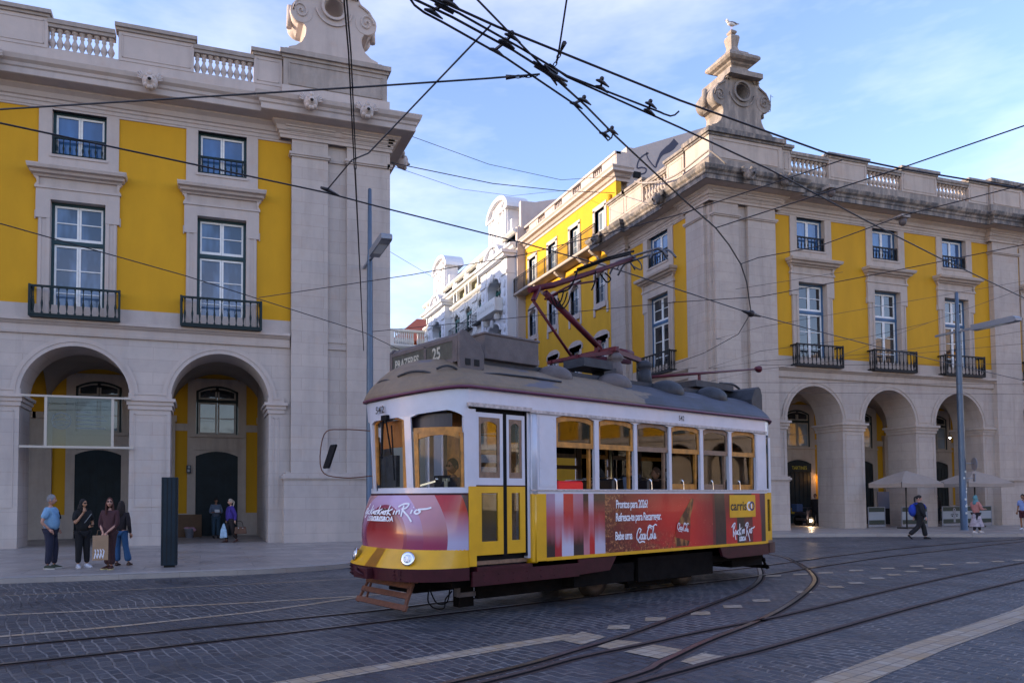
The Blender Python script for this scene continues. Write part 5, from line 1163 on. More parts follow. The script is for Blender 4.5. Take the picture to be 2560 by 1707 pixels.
m_.tube([(-3.2,-1.03,3.745),(-2.7,-1.04,3.79),(-2.0,-1.04,3.80),(-1.3,-1.04,3.79)], .018, 5); tb(m_, 'rain_gutters', M_dgrey, roof)
m_ = MB()
for s_ in (-1,1):
    pass
for (a,b) in ((-1.46,-.68),(.10,.95),(1.70,2.60),(3.25,4.15)):
    c0 = (a+b)/2; L_ = MB(); L_.ball((c0,-.66,3.93), (b-a)/2, 14, 10, (1,.66,.56)); L_.build('roof_ventilator', M_grey if a < 1 else M_dgrey, roof, local=True)
    L_ = MB(); L_.ball((c0,.66,3.93), (b-a)/2, 14, 10, (1,.66,.56)); L_.build('roof_ventilator', M_grey if a < 1 else M_dgrey, roof, local=True)
# destination box
m_ = MB(); sec = [(-3.44,3.84),(-3.44,4.33),(-3.38,4.40),(-3.30,4.38),(-3.04,4.18),(-2.98,4.06),(-2.98,3.98),(-3.3,3.98)]
m_.prism([(-3.44,3.93),(-3.44,4.33),(-3.38,4.40),(-3.30,4.38),(-3.04,4.20),(-2.98,4.06),(-2.98,3.93)], lambda a,b,t: Vector((a,t,b)), -.93, .98)
for y in (-.98, .94): m_.prism([(-3.46,3.72),(-3.46,4.36),(-3.39,4.43),(-3.29,4.40),(-3.03,4.22),(-2.96,4.08),(-2.96,3.84)], lambda a,b,t: Vector((a,t,b)), y, y+.06)
sb = tb(m_, 'destination_box', M_grey, bevel=.008)
m_ = MB(); m_.box(-3.455,-3.445,-.80,.90,3.99,4.27); tb(m_, 'destination_glass', mat('grimy_sign_glass', (.055,.06,.055), .3, var=.3, vs=9), sb)
m_ = MB(); m_.box(-3.465,-3.445,-.10,-.04,3.97,4.30); m_.box(-3.465,-3.445,-.93,-.80,3.93,4.33); m_.box(-3.465,-3.445,.90,.98,3.93,4.33); m_.box(-3.465,-3.445,-.80,.90,3.93,3.99); m_.box(-3.465,-3.445,-.80,.90,4.27,4.33); tb(m_, 'glass_frame', M_grey, sb)
m_ = MB(); add_text(m_, 'PRAZERES', (-3.458,.83,4.05), (0,-1,0), (0,0,1), .205, .78, .006, 'LEFT'); tb(m_, 'destination_name', M_cl, sb); m_ = MB(); add_text(m_, '25', (-3.458,-.26,4.04), (0,-1,0), (0,0,1), .27, .85, .007, 'LEFT'); tb(m_, 'route_number', M_cl, sb)
m_ = MB()
for x in (-3.30,-3.12): m_.box(x-.05,x+.05,-.99,-.978,3.88,3.98)
tb(m_, 'vent_slots', M_dark, sb)
m_ = MB(); m_.prism([(5.42+.0,3.86),(5.42,3.98),(5.55,4.22),(5.72,4.28),(5.80,4.24),(5.86,4.1),(5.86,3.68)], lambda a,b,t: Vector((a-.55,t,b)), -.93, .93); rb = tb(m_, 'rear_destination_box', M_dgrey, bevel=.008)
# big equipment box, resistor grids
m_ = MB(); m_.box(-2.68,-1.45,-.66,.66,4.10,4.52); m_.box(-2.7,-1.43,-.68,.68,4.50,4.54); tb(m_, 'roof_equipment_box', M_grey, bevel=.01)
m_ = MB(); 
for y in (-.55,.55): m_.box(-2.9,3.4,y-.03,y+.03,4.02,4.10)
for x in (-2.4,-1.7,-.4,.3,1.4,2.6): m_.box(x-.03,x+.03,-.55,.55,4.02,4.10)
tb(m_, 'roof_timbers', M_dgrey)
m_ = MB(); m_.box(-.25,.55,-.62,-.10,4.24,4.40); m_.box(.5,.95,-.45,-.15,4.05,4.32); m_.box(-.3,.2,.1,.5,4.1,4.3); tb(m_, 'resistor_box', M_dgrey)
for x, y, h in ((.95,-.35,4.66),(1.95,-.28,4.62)):
    m_ = MB(); m_.lathe([(.16,4.05),(.13,h-.22),(.10,h-.2),(.15,h-.15),(.16,h-.08),(.10,h-.02),(.06,h)], (x,y,0), 14); tb(m_, 'insulator', M_grey if x < 1.5 else M_dgrey)
# pantograph: frame, lower arm, thrust rod, upper arm, bow
pr = MB()
pr.bar((-.15,-.35,4.46),(1.0,-.35,4.68),.07); pr.bar((-.15,.35,4.46),(1.0,.35,4.68),.07); pr.bar((1.0,-.35,4.68),(2.0,-.12,4.66),.09); pr.bar((1.0,.35,4.68),(2.0,.12,4.66),.09); pr.bar((-.1,-.45,4.47),(-.1,.45,4.47),.06)
pr.bar((.9,-.45,4.72),(.9,.45,4.72),.09); pr.bar((.85,0,4.62),(.85,0,4.95),.10); pr.tube([(1.35,-.15,4.76),(1.75,-.12,4.76)], .07, 8)
pg = tb(pr, 'pantograph', M_pan)
m_ = MB(); m_.tube([(.92,0,4.80),(-.62,0,5.68)], .062, 10); tb(m_, 'lower_arm', M_pan, pg)
m_ = MB(); m_.tube([(.02,-.08,4.50),(-.98,-.05,5.46)], .028, 8); m_.bar((-.98,-.06,5.46),(-.80,-.02,5.74),.09,.05); tb(m_, 'thrust_rod', M_pan, pg)
m_ = MB(); m_.tube([(-1.02,0,5.66),(-.4,0,5.86),(.9,0,6.38),(2.05,0,6.86)], [.055,.06,.05,.04], 10); m_.tube([(-.62,0,5.55),(.1,0,5.95),(.85,0,6.16)], .022, 6); tb(m_, 'upper_arm', M_pan, pg)
m_ = MB(); m_.tube([(.25,-.03,6.28),(1.15,-.03,6.68),(1.98,-.03,6.98)], .026, 6); m_.tube([(.25,.05,6.24),(1.15,.05,6.64),(1.98,.05,6.94)], .02, 6)
m_.tube(smooth_pts([(-.3,-.05,5.72),(.0,-.05,5.85),(.18,-.04,6.12),(.26,-.03,6.28)],4), .018, 5); m_.tube(smooth_pts([(.75,-.05,6.33),(.72,-.06,6.1),(.62,-.06,5.92)],4), .016, 5)
for k in range(3): m_.tube(smooth_pts([(-.55+.1*k,-.08,5.6),(-.45+.1*k,-.1,5.42),(-.3+.1*k,-.1,5.55),(-.2+.1*k,-.08,5.75)],4), .014, 5)
m_.tube(smooth_pts([(.9,-.05,6.3),(1.05,-.08,6.15),(1.2,-.06,6.25),(1.05,-.04,6.35)],4), .016, 5); tb(m_, 'flexible_leads', M_rubber, pg)
m_ = MB()
for y in (-.42,.42):
    m_.tube(smooth_pts([(2.0,y,6.72),(2.15,y,6.93),(2.4,y,6.96),(2.6,y,6.82)],4), .018, 6)
for x, z in ((2.14,6.94),(2.42,6.96)): m_.tube(smooth_pts([(x,-.75,z-.22),(x,-.6,z-.04),(x,-.42,z),(x,.42,z),(x,.6,z-.04),(x,.75,z-.22)],4), .024, 6)
m_.tube([(1.95,-.42,6.78),(1.95,.42,6.78)], .02, 6); m_.tube(smooth_pts([(1.9,0,6.9),(2.1,-.1,6.75),(2.2,-.05,6.62),(2.05,.05,6.7)],4), .014, 5); tb(m_, 'collector_bow', mat('pan_head_grey', (.08,.085,.10), .4, .4), pg)
# trolley pole lying on the rear roof
m_ = MB(); m_.tube([(2.25,-.1,4.33),(4.3,-.1,4.62),(6.55,-.1,4.94)], [.035,.03,.02], 8); m_.lathe([(.02,-.10),(.05,-.06),(.055,.0),(.085,.05),(.085,.09),(.03,.10)], (6.6,-.1,4.95), 12, 'x'); m_.bar((4.15,-.1,4.3),(4.15,-.1,4.6),.05); tb(m_, 'trolley_pole', M_pan)
m_ = MB(); m_.box(3.55,5.0,-.42,.42,4.22,4.36); m_.box(3.3,5.0,-.3,.3,4.02,4.2); m_.tube(smooth_pts([(4.8,-.2,4.42),(5.3,-.2,4.44),(5.6,-.2,4.36),(5.75,-.2,4.2)],4), .028, 6); tb(m_, 'roof_platform', M_dgrey)
# fleet numbers
m_ = MB(); add_text(m_, '542', (1.86,-HW-.006,3.30), (1,0,0), (0,0,1), .135, .9, .001); tb(m_, 'fleet_number', M_ink); m_ = MB()
vs_, fs_ = text_mesh('542', .16, .85, .002)
def np_(a, b):
    k = 2-a*64; x, y = nose(.785,2.0,k,hw=HW+.01); return Vector((x-.012,y,3.27+b+droop(k)))
m_.add([np_(a,b) for a,b in vs_], fs_); tb(m_, 'fleet_number', M_ink)
# --- underframe
m_ = MB(); m_.box(-3.6,5.1,-.95,.95,.46,.60); m_.box(-2.9,-.6,-.72,-.62,.22,.50); m_.box(-3.9,5.4,-.35,.35,.35,.6); m_.box(.6,2.6,-.85,-.2,.20,.58); m_.box(-1.0,.6,-1.0,-.7,.28,.62); m_.box(.7,3.1,-1.02,-.95,.25,.70); m_.box(4.0,5.2,-.9,-.4,.30,.6); m_.box(-.6,3.2,-.76,-.68,.26,.34); m_.box(.7,2.0,-.8,-.7,.12,.24)
m_.box(-3.2,-2.9,-.6,-.45,.1,.5); tb(m_, 'underframe', M_under)
for x in (.02, 2.72):
    for y in (-.54,.54):
        m_ = MB(); m_.lathe([(.08,-.09),(.08,-.06),(.20,-.055),(.24,-.06),(.345,-.055),(.345,.045),(.385,.05),(.385,.07),(.1,.07)], (x,y,.35), 28, 'y'); tb(m_, 'wheel', mat('wheel_steel', (.055,.04,.03), .5, .5, var=.4) if 'wheel_steel' not in bpy.data.materials else bpy.data.materials['wheel_steel'])
m_ = MB()
for x in (.02,2.72): m_.tube([(x,-.6,.35),(x,.6,.35)], .06, 8)
for x in (-.35,.4,2.3,3.1):
    for k in range(6): m_.lathe([(.07,.34+k*.04),(.085,.36+k*.04),(.07,.38+k*.04)], (x,-.72,0), 10)
m_.tube([(-.9,-.78,.40),(.9,-.78,.30)], .03, 6); m_.tube([(2.0,-.78,.30),(3.8,-.78,.42)], .03, 6); tb(m_, 'axles_and_springs', M_under)
m_ = MB(); 
for a,b in (((-3.25,-.62,.52),(-2.55,-.62,.52)),((-3.25,-.62,.30),(-2.55,-.62,.30)),((-3.25,-.62,.52),(-3.25,-.62,.28)),((-2.55,-.62,.54),(-2.55,-.62,.28))): m_.bar(a,b,.07,.07)
tb(m_, 'grey_bracket', M_grey)
m_ = MB(); m_.tube(smooth_pts([(-3.75,-.55,.42),(-3.8,-.6,.25),(-3.7,-.62,.14),(-3.5,-.6,.12),(-3.45,-.58,.25),(-3.3,-.55,.36)],5), .012, 5); m_.tube(smooth_pts([(-3.7,-.5,.42),(-3.6,-.55,.2),(-3.4,-.55,.2),(-3.3,-.5,.42)],5), .012, 5); tb(m_, 'hanging_cable', M_rubber)
# lifeguards: slatted gate in front, a darker one at the rear
def lifeguard(sx, x0, mt):
    m_ = MB(); f = lambda a,y,z: (x0+sx*a, y, z)
    for (a,z,hw) in ((0.02,.50,.66),(.10,.36,.68),(.18,.20,.72)):
        m_.cbox(f(a,0,z), (.035,hw*2,.085), Matrix.Rotation(R(28)*-sx,3,'Y'))
    for y in (-.62,.62): m_.bar(f(-.03,y*.98,.58), f(.20,y*1.08,.15), .05, .035); m_.bar(f(-.02,y*.86,.58), f(.10,y*.90,.20), .03)
    m_.tube([f(-.04,-.68,.575), f(-.04,.68,.575)], .028, 8); return tb(m_, 'lifeguard_gate', mt)
lifeguard(-1, -4.10, M_rusty); lifeguard(1, 5.62, M_under)
# --- interior
m_ = MB(); m_.box(-3.9,5.3,-1.1,1.1,.80,.86); tb(m_, 'floor', M_wood2)
m_ = MB(); m_.box(-3.9,5.2,-1.05,1.05,3.46,3.49); tb(m_, 'ceiling', mat('cream_ceiling', (.30,.26,.20), .6))
m_ = MB(); m_.box(-2.12,-2.06,-1.1,-.45,.86,3.45); m_.box(-2.12,-2.06,.45,1.1,.86,3.45); m_.box(-2.12,-2.06,-.45,.45,2.95,3.45); m_.box(4.9,4.96,.4,1.1,.86,3.45); m_.box(4.9,4.96,-1.1,-.4,.86,1.9); tb(m_, 'bulkhead', M_wood)
m_ = MB(); m_.box(-2.05,4.85,HW-.075,HW-.055,1.90,2.02); m_.box(-2.05,4.85,HW-.1,HW-.07,2.42,2.5)
for a, b in WN[1:]: m_.box(a-.12,a+.02,HW-.1,HW-.06,1.96,3.2)
tb(m_, 'far_window_timber', mat('dark_timber', (.05,.02,.010), .5, var=.3))
m_ = MB()
for x in (-1.15,.9,3.0): m_.tube([(x,-.25,.86),(x,-.25,3.46)], .016, 8)
m_.tube([(-2,.35,2.95),(4.8,.35,2.95)], .014, 6); m_.tube([(-2,-.35,2.95),(4.8,-.35,2.95)], .014, 6); tb(m_, 'grab_poles', mat('brass', (.45,.33,.15), .25, .9))
seatm = mat('black_leather', (.015,.012,.016), .38)
def seat(x, y, rear=True, red=False):
    m_ = MB(); m_.box(x-.05,x+.38,y-.36,y+.36,1.28,1.38); m_.box(x+.38,x+.46,y-.40,y+.40,1.30,2.14) if rear else m_.box(x-.12,x-.04,y-.40,y+.40,1.30,2.14); m_.box(x,x+.1,y-.3,y-.25,.86,1.3); m_.box(x,x+.1,y+.25,y+.3,.86,1.3)
    so_ = tb(m_, 'seat', M_red if red else seatm, bevel=.03)
    if not red:
        m_ = MB(); e = x+.42 if rear else x-.08; m_.tube(smooth_pts([(e+.05,y-.41,1.7),(e+.05,y-.41,2.05),(e+.02,y-.36,2.16),(e,y,2.17),(e+.02,y+.36,2.16)],3), .016, 6); tb(m_, 'grab_handle', M_chrome, so_)
for i, x in enumerate((-.45,.55,1.55,2.55,3.55)): seat(x, -.70); seat(x, .70)
m_ = MB(); m_.box(-1.5,-.85,-1.12,-1.04,1.5,2.10); tb(m_, 'red_seat_back', M_red, bevel=.03)
m_ = MB(); m_.box(-4.0,-3.75,-.35,.35,.86,1.85); m_.lathe([(.13,1.85),(.13,1.95),(.05,1.97)], (-3.8,-.2,0), 12); tb(m_, 'controller', M_dgrey)
m_ = MB(); m_.bar((-3.82,-.22,1.99),(-3.52,-.42,2.09),.028); m_.ball((-3.5,-.44,2.12),.035,8,6); tb(m_, 'controller_handle', M_chrome)
m_ = MB(); m_.box(-4.05,-3.98,-.1,.45,2.0,2.5); m_.bar((-4.1,.35,1.95),(-3.95,.6,2.45),.05); tb(m_, 'cab_equipment', M_dgrey)
m_ = MB(); m_.box(-3.05,-3.0,-.25,.25,1.6,2.2); m_.box(-3.35,-3.0,-.25,.25,1.5,1.6); tb(m_, 'driver_seat', seatm)
m_ = MB(); 
def hk(a,b): 
    k = -70+a*50; x,y = nose(.60,1.9,k,hw=HW-.08); return Vector((x,y,2.97+b))
m_.strip([hk(k/10,.16-.03) for k in range(11)],[hk(k/10,-.12) for k in range(11)]); bb = tb(m_, 'cab_notice_board', mat('dark_board', (.025,.018,.025), .4))
vs_, fs_ = text_mesh('ENTRADA', .085, .85, .004, 'LEFT')
def hk2(a,b):
    k = -44+ (a)*-1*-50; x,y = nose(.625,1.9,-30-(.42-a)*0-0+(a-.36)*-38-0,hw=HW-.05); return Vector((x,y,2.94+b))
m_ = MB(); m_.add([hk2(a,b) for a,b in vs_], fs_); tb(m_, 'entrance_lettering', M_ink, bb)
# ================================================================ overhead wires
M_wire = mat('overhead_wire', (.012,.010,.014), .5); M_clamp = mat('clamp_metal', (.035,.030,.032), .5, .4)
def wire(pts, r, label, name='overhead_wire', cat='wire', group='overhead tram wires'):
    m_ = MB(); c = thing(name, pts[0], label, cat, group) if 0 else None
    m_.tube(pts, r, 5); o = m_.build(name, M_wire); return tag(o, label, cat, group)
Z7 = 6.97
def w7(l): return [(a,b,Z7) for a,b in l]
wire(w7([(1.0,4.2),(1.6,6.4),(2.01,7.01),(2.08,7.09),(2.21,7.17),(2.47,7.27),(3.35,7.64),(4.58,8.28),(5.48,8.96)]), .013, 'lowest of the converging contact wires, ending in a hooked bracket mid-sky')
wire(w7([(.4,6.3),(2.04,7.0),(2.52,7.15),(3.37,7.48),(3.99,7.77),(4.78,8.29),(5.58,8.87),(7.94,10.48),(9.34,11.4),(10.25,12.11),(11.38,13.08),(12.46,14.14),(14.76,16.6)]), .014, 'contact wire dropping steeply rightwards past the right corner pilasters to the lower junction')
wire(w7([(.8,6.4),(2.2,6.95),(2.57,7.07),(3.42,7.41),(4.21,7.75),(5.82,8.13),(5.88,8.15)]), .013, 'short contact wire through the crossing, ending in a hook left of the finial')
wire(w7([(1.0,6.5),(2.26,6.93),(3.04,7.15),(5.88,7.8),(8.92,8.37),(10.46,8.42),(13.14,8.37),(20,8.4)]), .014, 'uppermost long wire crossing the sky and passing in front of the right parapet')
wire(w7([(3.9,7.6),(4.22,7.77),(6.31,8.39),(8.48,9.07),(11.79,10.25),(15.31,11.46),(20.48,13.14),(30,16.4)]), .013, 'contact wire from the sky crossing slanting down over the right attic windows')
wire(w7([(2.0,5.8),(2.66,6.8),(3.23,7.22),(3.99,7.77)]), .012, 'wire entering at the top centre and meeting the big crossing casting')
wire(w7([(3.2,5.0),(3.55,6.52),(3.95,7.5)]), .011, 'near-vertical hanger wire above the crossing with a chain of links', 'span_wire')
wire(w7([(3.88,7.82),(3.3,8.1),(1.85,8.76),(-2.56,10.71),(-8,13.1)]), .012, 'long nearly level span wire from the crossing across the left cornice', 'span_wire')
wire(w7([(2.96,7.16),(2.34,10.44),(2.15,10.73),(1.97,11.9)]), .012, 'span wire slanting down left from the sky to the left corner pilasters', 'span_wire')
wire(w7([(-9,9.2),(-2.69,11.1),(1.96,12.04),(2.9,12.34),(6.1,13.26),(8.74,14.14),(14.76,16.6),(22.0,18.98),(27.11,20.48),(35.44,22.88),(45,25.5)]), .014, 'contact wire above the tram, running from the left attic windows to the far right')
wire([(-9,11.3,7),(-3.66,15.2,Z7),(-.36,17.62,Z7),(4.85,22.15,Z7),(6.64,24.48,Z7)], .012, 'thin wire sloping across the left balcony windows down to the lamp post', 'span_wire')
for dx in (0,.028): wire(w7([(1.30+dx,7.1),(1.36+dx,7.22),(1.58+dx,8.1),(2.24+dx,11.01)]), .010, ('left' if dx == 0 else 'right')+' strand of the paired vertical wire in front of the left crest', 'feeder_wire', 'wire', 'paired feeder strands')
wire(w7([(2.25,11.01),(3.48,16.43),(4.41,20.56),(5.39,24.86)]), .015, 'single vertical feeder wire hanging in front of the left corner pilasters', 'feeder_wire')
wire(w7([(1.38,19.0),(4.6,15.98),(6.51,13.9),(8.28,11.05),(9.31,8.47)]), .010, 'thin span wire rising rightwards from the left balcony over the street to the parapet', 'span_wire')
wire(w7([(5.02,21.92),(11.94,16.2),(13.72,15.11),(15.04,12.52),(16.5,9.4)]), .010, 'thin span wire rising rightwards from the left lamp post behind the pantograph', 'span_wire')
wire(w7([(9.36,11.4),(9.5,11.0),(9.93,9.81),(10.43,8.4),(10.87,6.9),(11.3,5.4)]), .011, 'span wire climbing to the right edge from the steep contact wire', 'span_wire')
wire(w7([(11.36,13.06),(11.42,12.6),(12.09,11.64),(12.24,9.88),(12.95,8.25),(13.7,6.6)]), .010, 'span wire passing the first right attic window and rising to the edge', 'span_wire')
wire([(14.77,16.65,Z7),(16.25,18.86,Z7),(17.21,21.74,Z7),(17.89,26.18,Z7),(22.7,29.2,8.0)], .012, 'cable curving down left from the lower junction towards the side balcony', 'span_wire')
wire([(8.0,28.6,16.9),(12.2,29.8,16.75),(17,32,17.6),(24.4,36.9,20.95)], .012, 'thin sagging cable from the left cornice to the vent on the gable', 'building_cable', 'cable', 'cables across the side street')
wire([(7.21,28.2,15.42),(13,31.3,16.6),(18,33.9,17.95),(22.9,36.6,19.55)], .020, 'thicker dark cable between the left pilaster and the right parapet end', 'building_cable', 'cable', 'cables across the side street')
wire([(7.25,28.4,15.40),(12,33,16.9),(17,38,19.2),(23.1,42.9,22.3)], .010, 'thin lower cable stretched from the left pilaster to the yellow house roof', 'building_cable', 'cable', 'cables across the side street')
wire([(7.2,30,12.6),(14,42,15.0),(22.5,60,19.0)], .009, 'faint cable crossing the street below the white gables', 'building_cable', 'cable', 'cables across the side street')
fan = [([(20.6,10.2),(26.23,11.42)],'topmost'),([(19.6,8.1),(21.77,8.72),(25.35,9.48),(31.23,10.71),(37.43,12.02)],'second'),([(19.2,6.9),(21.74,7.73),(27.68,8.72),(31.18,9.58),(37.41,11.66)],'third'),([(19.4,6.9),(21.73,7.32),(28.71,8.06),(37.3,9.61)],'fourth'),
 ([(21.72,7.16),(28.69,7.53),(37.22,8.02)],'level'),([(19.2,6.3),(21.7,6.44),(37.17,7.04)],'lower level'),([(21.69,6.03),(37.14,6.56)],'lowest level'),([(26.0,7.78),(31.18,9.58)],'short slanting'),([(19.3,6.4),(21.72,6.97),(26.04,7.59),(37.27,8.99)],'fanning')]
for l, t in fan:
    x0, z0 = l[0]; x1, z1 = l[-1]; P = [(x,24.0,z) for x,z in l]
    k = 28.1/24; P = [(max(23.3,x0*k),28.12,1.85+(z0-1.85)*k)]+P
    if x1 > 36: P.append((x1+(x1-l[-2][0])*.6, 24, z1+(z1-l[-2][1])*.6))
    else: k = 28.2/24; P.append((x1*k,28.2,1.85+(z1-1.85)*k))
    wire(P, .009, t+' thin wire of the bundle in front of the right balconies')
m_ = MB()
def clamp(a, b, r=.05):
    """bridge casting joining two wires with long finger runners"""
    m2 = MB(); a = Vector((*a,Z7)); b = Vector((*b,Z7)); d = Vector((.93,.36,0))
    for p in (a, b): m2.tube([p-d*.11, p-d*.04+Vector((0,0,.015)), p+d*.04+Vector((0,0,.015)), p+d*.14], [.012,.022,.022,.008], 6)
    m2.bar(a+Vector((0,0,.035)), b+Vector((0,0,.035)), .026, .024); m2.ball(b+Vector((0,0,.055)), r*.6, 8, 6); return m2
hw_grp = 'wire bridging clamps'
for i, (a, b, lb) in enumerate([((2.30,7.16),(2.38,7.05),'lower half of the triple clamp at the top centre-left'),((2.38,7.03),(2.44,6.97),'upper half of the triple clamp at the top centre-left'),((3.20,7.58),(3.25,7.42),'lower half of the clamp left of the crossing'),((3.25,7.40),(3.27,7.28),'upper half of the clamp left of the crossing'),((4.76,7.88),(4.70,7.76),'clamp on the paired wires just right of the crossing'),((5.66,8.17),(5.58,8.02),'clamp beside the hooked wire end nearest the finial'),((4.64,8.32),(4.70,8.20),'clamp on the steep pair below the crossing'),((5.42,8.90),(5.47,8.78),'clamp by the hooked end above the yellow house gable')]):
    tag(clamp(a,b).build('wire_clamp', M_clamp), lb, 'clamp', hw_grp)
m_ = MB(); d = Vector((.88,.47,0)); c0 = Vector((3.99,7.77,Z7))
m_.tube([c0-d*.34,c0-d*.14,c0+d*.12,c0+d*.36], [.012,.036,.036,.012], 8); m_.tube([c0-Vector((.95,.3,0))*.26,c0,c0+Vector((.95,.3,0))*.3], [.012,.032,.012], 6); m_.tube([c0-Vector((.72,.7,0))*.2,c0,c0+Vector((.7,.72,0))*.28], [.010,.03,.010], 6); m_.bar(c0-d*.1+Vector((0,0,.05)),c0+d*.12+Vector((0,0,.05)),.08,.04); tag(m_.build('wire_crossing', M_clamp), 'large dark cast crossing where the sky wires meet', 'wire fitting')
m_ = MB(); c0 = Vector((14.76,16.6,Z7)); m_.tube([c0-Vector((.5,.2,0)),c0,c0+Vector((.5,.2,0))],[.02,.07,.02],6); m_.ball(c0,.1,8,6); tag(m_.build('wire_crossing', M_clamp), 'small dark wire junction in front of the right corner pilasters', 'wire fitting')
m_ = MB(); m_.tube([(5.48,8.96,Z7),(5.55,9.02,Z7),(5.60,9.0,Z7+.04),(5.59,8.96,Z7+.07)], .012, 5); tag(m_.build('wire_hook', M_clamp), 'curled hook at the wire end over the yellow gable', 'hook', 'curled wire ends')
m_ = MB(); m_.tube([(5.88,8.15,Z7),(6.0,8.17,Z7),(6.06,8.16,Z7+.02),(6.1,8.12,Z7+.06)], .012, 5); tag(m_.build('wire_hook', M_clamp), 'curled hook at the wire end left of the finial', 'hook', 'curled wire ends')
for (a, b, lb) in (((3.9,7.3),(3.97,7.62),'chain of links hanging above the sky crossing'),((3.62,7.96),(3.85,7.86),'chain of links left of the sky crossing')):
    m_ = MB(); a = Vector((*a,Z7)); b = Vector((*b,Z7))
    for k in range(4):
        p = a+(b-a)*(k+.5)/4; q = (b-a).normalized(); n_ = q.cross(Vector((0,0,1))) if k%2 else Vector((0,0,1)); m_.tube([p+q*.05*math.cos(t)+n_*.02*math.sin(t) for t in [PI*j/4 for j in range(8)]], .007, 4, closed=True)
    m_.tube([a-(b-a).normalized()*.12, a],[.03,.018],6); tag(m_.build('chain', M_clamp), lb, 'chain')
m_ = MB(); m_.tube([(1.85,11.86,Z7),(1.97,11.92,Z7),(2.2,12.1,Z7)],[.02,.035,.015],6); tag(m_.build('wire_clamp', M_clamp), 'clamp where the span wire meets the contact wire on the left pilaster', 'clamp', hw_grp)
for x, y, z, lb in ((28.93,27.0,16.5,'camera under the right cornice above the first front bay'),(33.5,27.0,15.6,'camera under the right cornice between the second and third bays')):
    t = thing('security_camera', (x,y,z), lb, 'camera', 'cameras on the right cornice'); m_ = MB(); m_.box(x-.28,x+.28,y-.2,y+.3,z+.12,z+.26); m_.bar((x,y+.2,z+.2),(x,y+1.35,z+.5),.06); m_.build('bracket', M_capL, t); m_ = MB(); m_.lathe([(.16,z+.12),(.18,z-.05),(.15,z-.18),(.06,z-.26),(.01,z-.27)], (x,y,0), 14); m_.build('camera_dome', M_grey, t)

# ================================================================ street furniture
M_pole = mat('blue_grey_pole', (.070,.105,.155), .4, .3, var=.12, vs=2); M_lamp = mat('lamp_grey', (.22,.24,.28), .45, .3)
def lamp_post(x, y, zt, zl, label, stick=False):
    t = thing('street_lamp', (x,y,.12), label, 'lamp post', 'tall blue-grey lamp posts')
    m_ = MB(); m_.lathe([(.20,.12),(.20,.16),(.15,.17),(.145,3.0),(.13,6.5),(.11,zl),(.09,zl+.3),(.075,zt),(.01,zt+.05)], (x,y,0), 16); m_.box(x-.26,x+.26,y-.26,y+.26,.12,.145); m_.build('pole', M_pole, t)
    m_ = MB(); m_.box(x-.20,x+.20,y-2.6,y-.75,zl-.10,zl+.16); m_.box(x-.05,x+.05,y-.8,y+1.1,zl-.02,zl+.08); m_.prism([(y-2.6,zl-.1),(y-2.6,zl+.16),(y-2.72,zl+.06),(y-2.72,zl-.06)], lambda a,b,q: Vector((q,a,b)), x-.2, x+.2); h = m_.build('lamp_head', M_lamp, t)
    m_ = MB(); m_.box(x-.15,x+.15,y-2.2,y-1.2,zl-.115,zl-.10); m_.build('lens', mat('lamp_lens', (.55,.6,.6), .1) if 'lamp_lens' not in bpy.data.materials else bpy.data.materials['lamp_lens'], h)
    if stick:
        m_ = MB(); 
        for k,(a,z) in enumerate(((.2,1.95),(-.3,1.6),(.1,1.35),(-.1,1.28),(.4,2.1),(-.5,2.6),(.0,2.9),(-.2,.95))): m_.cbox((x+.15*math.sin(a)*1.0-.0, y-.147*math.cos(a), z), (.10-.02*(k%3),.012,.09), Matrix.Rotation(a,3,'Z'))
        m_.build('stickers', mat('sticker', (.5,.52,.5), .6, var=.3, vs=9), t)
    return t
lamp_post(6.134, 27.17, 13.75, 10.95, 'blue-grey lamp post rising behind the tram mirror beside the left building')
lamp_post(34.24, 24.95, 11.45, 9.55, 'stickered blue-grey lamp post on the right pavement in front of the cafe', True)
t = thing('road_sign', (34.74,24.8,2.4), 'round sign on the right lamp post seen edge-on from behind', 'sign'); m_ = MB(); m_.lathe([(.30,-.012),(.30,.012)], (34.72,24.72,3.26), 24, 'y'); m_.v = [Vector((34.72,24.72,3.26))+Matrix.Rotation(R(58),3,'Z')@(v-Vector((34.72,24.72,3.26))) for v in m_.v]; m_.build('sign_disc', M_lamp, t)
m_ = MB(); m_.cbox((34.74,24.76,2.62),(.03,.22,.36),Matrix.Rotation(R(-30),3,'Z')); m_.bar((34.3,24.95,3.3),(34.72,24.74,3.3),.03); m_.bar((34.3,24.95,2.6),(34.72,24.78,2.6),.03); m_.build('plate', M_lamp, t)
t = thing('pylon', (-.735,19.45,.12), 'dark green-blue rectangular information pillar on the left pavement', 'pillar'); m_ = MB(); m_.box(-.93,-.54,19.30,19.62,.17,2.36); m_.build('casing', mat('dark_teal_casing', (.006,.018,.030), .5, .0, .25, var=.3, vs=2), t, bevel=.01)
m_ = MB()
for k in range(3): m_.box(-.92+.10*k+.02,-.92+.10*k+.035,19.292,19.30,.2,2.34); m_.box(-.60+.02*k,-.595+.02*k,19.292,19.30,.2,2.34)
m_.box(-.86,-.60,19.36,19.56,.12,.17); m_.build('grooves_and_foot', M_dark, t)
t = thing('glass_banner', (-4.1,28.3,4.5), 'framed translucent blue glass panel hung across the leftmost arch', 'panel')
m_ = MB(); m_.box(-5.9,-2.42,28.20,28.26,5.38,5.45); m_.box(-5.95,-2.3,28.18,28.28,3.60,3.68); m_.box(-5.20,-5.11,28.21,28.27,3.68,5.38); m_.box(-3.06,-2.97,28.21,28.27,3.68,5.38); m_.build('metal_frame', mat('cream_metal', (.40,.36,.31), .4), t)
